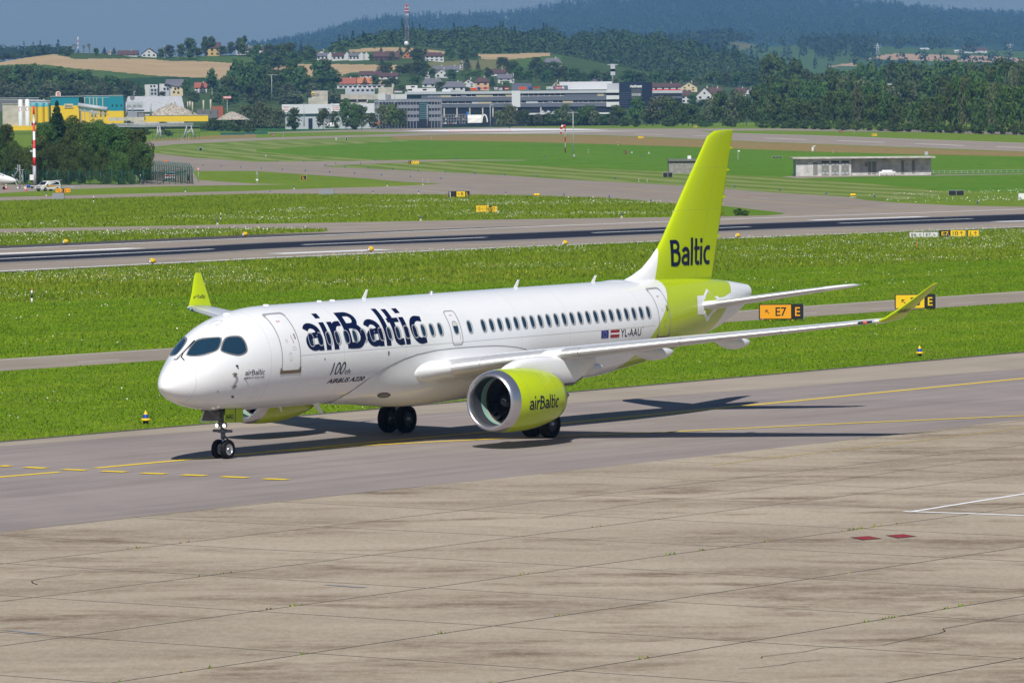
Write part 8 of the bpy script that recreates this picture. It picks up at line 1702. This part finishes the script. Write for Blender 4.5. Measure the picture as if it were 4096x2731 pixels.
# the fence corner running away from the camera
fc = empty('green_fence', G(*Q('z0', 1560, 560)), 0, 'dense green fence corner with bent tops beside the speed sign', 'fence'); ic = Vector(fc.location)
C0, C1, C2 = G(*Q('z0', 1400, 545))-ic, G(*Q('z0', 1765, 587))-ic, G(*Q('z0', 1330, 548))-ic
for k in range(22):
    P = C2+(C1-C2)*(k/21)**1.0; q = MB(); q.tube(P, P+Vector((0, 0, 3.0)), .09, M_GRN, n=6); q.tube(P+Vector((0, 0, 3.0)), P+Vector((-.6, 0, 3.7)), .09, M_GRN, n=6); q.build('fence_post', fc)
for z_ in (.1, 1.5, 2.9): q = MB(); q.tube(C2+Vector((0, 0, z_)), C1+Vector((0, 0, z_)), .04, M_GRN, n=6); q.build('rail', fc)
q = MB(); q.poly([C2, C1, C1+Vector((0, 0, 2.9)), C2+Vector((0, 0, 2.9))], M_MESH[0]); q.build('mesh_panel', fc); q = MB(); q.tube(C1+Vector((-6, 0, 0)), C1+Vector((-1, 0, 2.4)), .07, M_GRN, n=6); q.build('brace', fc)
s = Site('green_hoarding', 'z0', 2190, 138, 'dark green hoarding behind the far taxiway', 'fence'); s.part('panel', (2026, 2245, 116, 138, 0, .15, M_GRN), (2250, 2460, 113, 132, 0, .15, M_GRN)); s.part('post', *[(2026+44*k, 2029+44*k, 112, 138, -.1, .1, M_GRN) for k in range(10)])
s = Site('green_fence', 'z0', 1620, 180, 'low green mesh fence under the pipe bridge', 'fence')
for k in range(13): s.part('fence_post', (1400+36*k, 1403+36*k, 118, 182-k*.6, 0, .1, M_GRN))
s.part('rail', (1400, 1835, 120, 122, 0, .06, M_GRN), (1400, 1835, 150, 152, 0, .06, M_GRN))
# ---------------- vehicles on the left apron
def kangoo():
    K0 = lambda x, y: ((x/6.9176)*2.2969, ((640+y/6.9176)-480)*2.2969)
    p0 = K0(1325, 862); s = Site('service_van', 'z0', p0[0], p0[1], 'white service van with yellow flash and open tailgate', 'van'); s.e.rotation_euler.z = .82
    L, Wd, H = 4.3, 1.8, 1.72; b = MB(); side = [(-2.1, .28), (-2.15, .62), (-2.05, .86), (-1.35, 1.02), (-.72, 1.58), (-.45, 1.68), (1.5, 1.70), (1.98, 1.60), (2.1, .95), (2.12, .30)]
    n = len(side); Lf = [Vector((x, -Wd/2*(1 if z < 1.05 else .90), z)) for x, z in side]; Rt = [Vector((x, Wd/2*(1 if z < 1.05 else .90), z)) for x, z in side]
    b.add(Lf+Rt, [tuple(range(n)), tuple(range(2*n-1, n-1, -1))]+[(k, n+k, n+(k+1) % n, (k+1) % n) for k in range(n)], M_WPT); bo = b.build('body', s.e); md = bo.modifiers.new('b', 'BEVEL'); md.width = .06; md.segments = 2; md.limit_method = 'ANGLE'
    g = MB(); y = -Wd/2*.90-.012
    g.poly([(-1.10, y-.045, 1.08), (-.62, y, 1.50), (-.12, y, 1.55), (-.12, y-.06, 1.06)], M_WIN, (0, .012, 0)); g.build('front_window', s.e); g = MB(); g.poly([(-.05, y-.06, 1.06), (-.05, y, 1.55), (1.30, y, 1.56), (1.72, y-.02, 1.42), (1.75, y-.06, 1.10)], M_WIN, (0, .012, 0)); g.build('rear_window', s.e)
    g = MB(); g.poly([(-1.33, -.70, 1.045), (-1.33, .70, 1.045), (-.75, .66, 1.57), (-.75, -.66, 1.57)], M_WIN, (-.03, 0, .03)); g.build('windscreen', s.e)
    g = MB(); g.poly([(-1.3, -Wd/2-.008, .92), (-.3, -Wd/2-.008, .96), (.9, -Wd/2-.008, .98), (.9, -Wd/2-.008, .80), (-.5, -Wd/2-.008, .68), (-1.3, -Wd/2-.008, .74)], M_OSG, (0, .006, 0)); g.box((-1.7, 0, .965), (.5, 1.1, .01), M_OSG); g.box((.2, 0, 1.705), (1.0, .7, .012), M_OSG); g.build('yellow_flash', s.e)
    g = MB()
    for k in range(6): g.box((1.0+.17*k, -Wd/2-.006, .84+.05*(k % 2)), (.09, .01, .09), M_BSG)
    g.build('checker_band', s.e)
    g = MB(); g.box((-2.14, 0, .70), (.04, 1.0, .16), M_BSG); g.box((-2.16, 0, .40), (.04, 1.3, .16), M_BSG); g.build('grille', s.e)
    for sy in (-1, 1): g = MB(); g.box((-2.05, sy*.68, .80), (.16, .34, .14), M_LGREY); g.build('headlight', s.e)
    g = MB(); g.box((-.95, -Wd/2-.10, 1.08), (.14, .18, .14), M_BSG); g.build('mirror', s.e)
    for x in (-1.35, 1.35):
        for sy in (-1, 1):
            g = MB(); g.rev([(-.11, .12), (-.12, .26), (-.11, .32), (.11, .32), (.12, .12)], M_TYRE, 24, (x, sy*(Wd/2-.10), .32), 'Y'); w = g.build('wheel', s.e); g = MB(); g.rev([(sy*.115, .22), (sy*.10, .12), (sy*.13, .01)], M_RIM, 18, (x, sy*(Wd/2-.10), .32), 'Y'); g.build('rim', w)
    g = MB(); g.poly([(1.95, -.75, 1.68), (1.95, .75, 1.68), (2.65, .72, 1.80), (2.65, -.72, 1.80)], M_GREYP, (0, 0, .05)); g.build('tailgate', s.e); g = MB(); g.box((2.22, 0, 1.05), (.20, 1.56, 1.15), M_BSG); g.build('load_bay_shade', s.e)  # solid black box stands in for the shade inside the open load bay
kangoo()
# business jet nose at the left edge
P = G(*Q('z0', 20, 640)); e = empty('business_jet', P, pi, 'white business jet nose pointing right at the left edge', 'airplane'); q = MB(); k = PXM(P.y)
K0 = lambda x, y: (x/6.9176, 640+y/6.9176)
xt = AT(*K0(462, 575), P.y).x-P.x; zt = AT(*K0(462, 578), P.y).z-P.z; zc = AT(*K0(0, 500), P.y).z-P.z
prof = [(0, .02, zt), (.05, .12, zt+.01), (.25, .27, zt+.04), (.7, .46, zt+.10), (1.3, .62, zt+.18), (2.0, .76, zt+.27), (2.6, .92, zt+.38), (3.2, 1.06, zt+.48), (4.2, 1.15, zt+.52), (9., 1.18, zt+.54), (14., 1.1, zt+.6), (18., .4, zt+1.)]; n = 28; V = []
for x, r_, z in prof:
    for j in range(n): a = 2*pi*j/n; V.append((-xt+x, r_*cos(a), z+r_*sin(a)))
q.add(V, [(i*n+j, i*n+(j+1) % n, (i+1)*n+(j+1) % n, (i+1)*n+j) for i in range(len(prof)-1) for j in range(n)], M_WPT, True); q.add(V[:n], [tuple(range(n))], M_WPT); q.add(V[-n:], [tuple(range(n))], M_WPT); q.build('fuselage', e)
for a, b in ((2.05, 2.30), (2.36, 2.72), (2.80, 3.10)):
    for sy in (1, -1):
        w = MB(); rz_ = lambda x: float(np.interp(x, [p[0] for p in prof], [p[1] for p in prof])); zz_ = lambda x: float(np.interp(x, [p[0] for p in prof], [p[2] for p in prof])); pp = []
        for x, an in ((a, 40), (b, 38), (b+.12, 62), (a+.28, 62)): pp.append((-xt+x, sy*(rz_(x)+.015)*cos(radians(an)), zz_(x)+(rz_(x)+.015)*sin(radians(an))))
        w.poly(pp, M_WIN); w.build('window', e)
w = MB(); w.tube((-xt+2.2, 0, zt-.4), (-xt+2.2, 0, .25), .06, M_STEEL); w.build('nose_gear', e); w = MB(); w.rev([(-.1, .01), (-.1, .25), (.1, .25), (.1, .01)], M_TYRE, 20, (-xt+2.2, 0, .25), 'Y'); w.build('wheel', e)
for sy in (-1, 1): w = MB(); w.tube((-xt+11, sy*1.4, zt), (-xt+11, sy*1.4, .3), .09, M_STEEL); w.rev([(-.12, .01), (-.12, .3), (.12, .3), (.12, .01)], M_TYRE, 20, (-xt+11, sy*1.4, .3), 'Y'); w.build('main_wheel', e)
w = MB(); w.box((-xt+11, 0, zt-.25), (3., 13., .16), M_WPT); w.build('wing', e)
# maintenance stairs
K6 = lambda x, y: ((x/6.9176)*2.2969, ((640+y/6.9176)-480)*2.2969)
s = Site('maintenance_stairs', 'z0', *K6(560, 800), 'wheeled aluminium stairs with platform between jet and mast', 'ladder'); q = MB(); X6 = lambda x: s.X(K6(x, 0)[0]); Z6 = lambda y: s.Z(K6(0, y)[1])
for (a, b) in (((550, 780), (555, 130)), ((640, 700), (635, 290)), ((500, 290), (380, 480)), ((430, 230), (560, 290)), ((420, 600), (540, 780)), ((560, 280), (670, 700)), ((500, 290), (505, 130)), ((330, 400), (420, 500)), ((455, 510), (575, 690)), ((555, 630), (640, 530))):
    for dy in (-.4, .4): q.tube((X6(a[0]), dy, Z6(a[1])), (X6(b[0]), dy, Z6(b[1])), .035, M_STEEL, n=6)
q.build('frame', s.e); q = MB()
for k in range(8): t_ = k/7; q.box((X6(380+120*t_), 0, Z6(480-190*t_)), (.28, .7, .04), M_STEEL)
q.build('steps', s.e); q = MB(); q.box(((X6(490)+X6(675))/2, 0, Z6(276)), (X6(675)-X6(490), .9, .06), M_STEEL); q.build('platform', s.e)
for x in (500, 690): w = MB(); w.rev([(-.05, .01), (-.05, .16), (.05, .16), (.05, .01)], M_WPT, 16, (X6(x), -.4, .16), 'Y'); w.build('wheel', s.e)
def cone(x, y, lb, h=.75):
    s = Site('traffic_cone', 'z0', *K6(x, y), lb, 'traffic cone', group='red traffic cones'); q = MB(); q.box((0, 0, .03), (.5, .5, .06), M_RED); q.rev([(.06, .19), (h*.35, .14)], M_RED, 16, axis='Z'); q.rev([(h*.35, .14), (h*.55, .11)], M_WPT, 16, axis='Z'); q.rev([(h*.55, .11), (h*.75, .075)], M_RED, 16, axis='Z'); q.rev([(h*.75, .075), (h, .04), (h+.01, .005)], M_WPT, 16, axis='Z'); q.build('cone', s.e)
cone(170, 825, 'traffic cone under the jet nose', .95); cone(718, 855, 'traffic cone between jet and van')
s = Site('tow_bar', 'z0', *K6(860, 790), 'blue and grey aircraft tow bar on small wheels beside the mast', 'tow bar'); q = MB(); q.tube((X6(720)-X6(860)+X6(860)*0+0-.0, 0, .35), (1.2, 0, .38), .12, M_STEEL, n=10); q.build('bar', s.e); q = MB(); q.tube((-.7, 0, .40), (-.1, 0, .42), .24, M_BLU, n=14); q.build('head', s.e); q = MB(); q.rev([(-.08, .01), (-.08, .2), (.08, .2), (.08, .01)], M_TYRE, 16, (.2, -.2, .2), 'Y'); q.build('wheel', s.e)
s = Site('barrier', 'z0', *K6(1950, 835), 'low steel frame barrier right of the van', 'barrier'); q = MB()
for x in (1880, 1985, 2050, 2170): q.tube((X6(x), 0, 0), (X6(x), 0, Z6(735)), .045, M_STEEL, n=6)
q.tube((X6(1720), 0, Z6(742)), (X6(2245), 0, Z6(740)), .06, M_STEEL, n=6); q.build('frame', s.e)
# patrol car behind the fence corner
s = Site('patrol_car', 'z0', 1560, 553, 'white patrol car with red stripe seen through the fence', 'car'); s.part('body', (1512, 1606, 503, 545, 0, 3.8, M_WPT)); s.part('cabin', (1524, 1598, 480, 503, .3, 2.6, M_WPT)); s.part('rear_window', (1530, 1592, 484, 502, .25, .06, M_WIN)); s.part('red_stripe', (1511, 1607, 508, 519, -.02, .03, M_RED)); s.part('light_bar', (1535, 1588, 475, 480, .8, .3, M_BLU)); s.part('bumper', (1512, 1606, 534, 545, -.05, .1, M_GREYP))
for x in (1520, 1590): s.part('wheel', (x, x+10, 538, 555, .3, .6, M_TYRE))
# ---------------- two people by the fence
SK = plain('skin', (.45, .25, .17), .6)
def person(fr, x, yb, lb, shirt, trousers, hair, pose, face=-1, H=1.76):
    s = Site('person', fr, x, yb, lb, 'person'); J = pose; me = bpy.data.meshes.new('body'); names = list(J); V = [Vector(J[k][0]) for k in names]; E_ = []
    for k in names:
        if J[k][2]: E_.append((names.index(J[k][2]), names.index(k)))
    me.from_pydata(V, E_, []); o = link('body', me, s.e); sk = o.modifiers.new('skin', 'SKIN'); me.skin_vertices or None
    for i, k in enumerate(names): r = J[k][1]; me.skin_vertices[0].data[i].radius = r if isinstance(r, tuple) else (r, r); me.skin_vertices[0].data[i].use_root = (k == 'pelvis')
    sub = o.modifiers.new('sub', 'SUBSURF'); sub.levels = 2; sub.render_levels = 2
    dg = bpy.context.evaluated_depsgraph_get(); m2 = bpy.data.meshes.new_from_object(o.evaluated_get(dg)); bpy.data.objects.remove(o)
    for m_ in (SK, shirt, trousers, M_BSG): m2.materials.append(m_)
    for p in m2.polygons:
        z = p.center.z/H; dx = abs(p.center.x)
        p.material_index = 3 if z < .05 else (2 if .30 < z < .53 else (1 if .53 <= z < .83 and dx < .30 else 0)); p.use_smooth = True
    b = link('body', m2, s.e); h = MB(); hp = Vector(J['head'][0]); vs = []
    for i in range(7):
        for j in range(12): th = pi*.55*i/6; a = 2*pi*j/12; vs.append(hp+Vector((.112*sin(th)*cos(a), .125*sin(th)*sin(a)+.012, .02+.135*cos(th))))
    h.add(vs, [(i*12+j, i*12+(j+1) % 12, (i+1)*12+(j+1) % 12, (i+1)*12+j) for i in range(6) for j in range(12)], hair, True); h.build('hair', b)
    return s
import bpy as _b
def pose(stride, arm, lean=0.):
    return {'pelvis': ((0, 0, .92), (.15, .11), None), 'waist': ((lean*.3, 0, 1.08), (.13, .10), 'pelvis'), 'chest': ((lean*.7, 0, 1.32), (.17, .11), 'waist'), 'neck': ((lean, 0, 1.50), .055, 'chest'), 'head0': ((lean, 0, 1.57), .07, 'neck'), 'head': ((lean, -.01, 1.66), (.085, .10), 'head0'),
            'hipL': ((-.09, 0, .88), .09, 'pelvis'), 'kneeL': ((-.10+stride, -.06, .50), .062, 'hipL'), 'ankL': ((-.10+stride*1.2, .05, .09), .042, 'kneeL'), 'toeL': ((-.12+stride*1.2, -.12, .04), .035, 'ankL'), 'hipR': ((.09, 0, .88), .09, 'pelvis'), 'kneeR': ((.10-stride*.5, -.02, .50), .062, 'hipR'), 'ankR': ((.10-stride*.8, .06, .09), .042, 'kneeR'), 'toeR': ((.12-stride*.8, -.12, .04), .035, 'ankR'),
            'shL': ((-.19+lean*.7, 0, 1.42), .06, 'chest'), 'elL': ((-.26+lean*.7, .02, 1.14), .042, 'shL'), 'haL': (arm[0], .03, 'elL'), 'shR': ((.19+lean*.7, 0, 1.42), .06, 'chest'), 'elR': ((.26+lean*.7, .02, 1.14), .042, 'shR'), 'haR': (arm[1], .03, 'elR')}
M_SHW = plain('white_shirt', (.70, .70, .70), .8); M_SHB = plain('black_shirt', (.012, .012, .015), .8); M_JEAN = plain('dark_shorts', (.03, .04, .08), .8); M_HAIR = plain('dark_hair', (.03, .02, .015), .7); M_CAP = plain('white_cap', (.7, .7, .7), .7)
def person_(fr, x, yb, lb, shirt, tr_, hair, ps):
    me_add = bpy.data.meshes.new
    return person(fr, x, yb, lb, shirt, tr_, hair, ps)
try:
    person('z0', 1290, 596, 'person in white cap and dark clothes walking along the fence', M_SHB, M_JEAN, M_CAP, pose(.16, ((-.30, -.16, .96), (.24, -.20, .98)), .03)); person('z0', 1730, 586, 'person in black standing at the fence corner', M_SHB, M_SHB, M_HAIR, pose(.03, ((-.24, -.26, 1.28), (.20, -.26, 1.30)), 0.))
except Exception as ex: print('PERSON', repr(ex))
# birds high in the sky
for fr, x, y, lb in (('h0', 1488, 22, 'bird gliding high left of the centre'), ('h0', 128, 40, 'tiny bird in the sky at far left'), ('h1', 1057, 18, 'tiny bird above the far ridge')):
    P = AT(*Q(fr, x, y), 1900); q = MB(); 
    for sg in (-1, 1): q.poly([(0, 0, 0), (sg*.15, .05, .06), (sg*.35, .1, -.02), (sg*.12, .12, .02)], M_BSG, (0, .05, .02))
    q.tube((0, -.1, 0), (0, .15, 0), .04, M_BSG, n=6); o = q.build('bird', None, P); tag(o, lb, 'bird')
# ================================================================ HAZE
m = bpy.data.materials.new('haze'); m.use_nodes = True; t = m.node_tree; t.nodes.clear()
out = t.nodes.new('ShaderNodeOutputMaterial'); pv = t.nodes.new('ShaderNodeVolumePrincipled'); t.links.new(pv.outputs[0], out.inputs['Volume'])
pv.inputs['Color'].default_value = (.20, .42, .88, 1); pv.inputs['Density'].default_value = 5.8e-5; pv.inputs['Anisotropy'].default_value = .0
mb = MB(); mb.box((0, 9800, 259.5), (12600, 20600, 521), m)
hz = mb.build('haze'); tag(hz, 'blue summer haze over the airfield and hills', None, None, 'stuff')
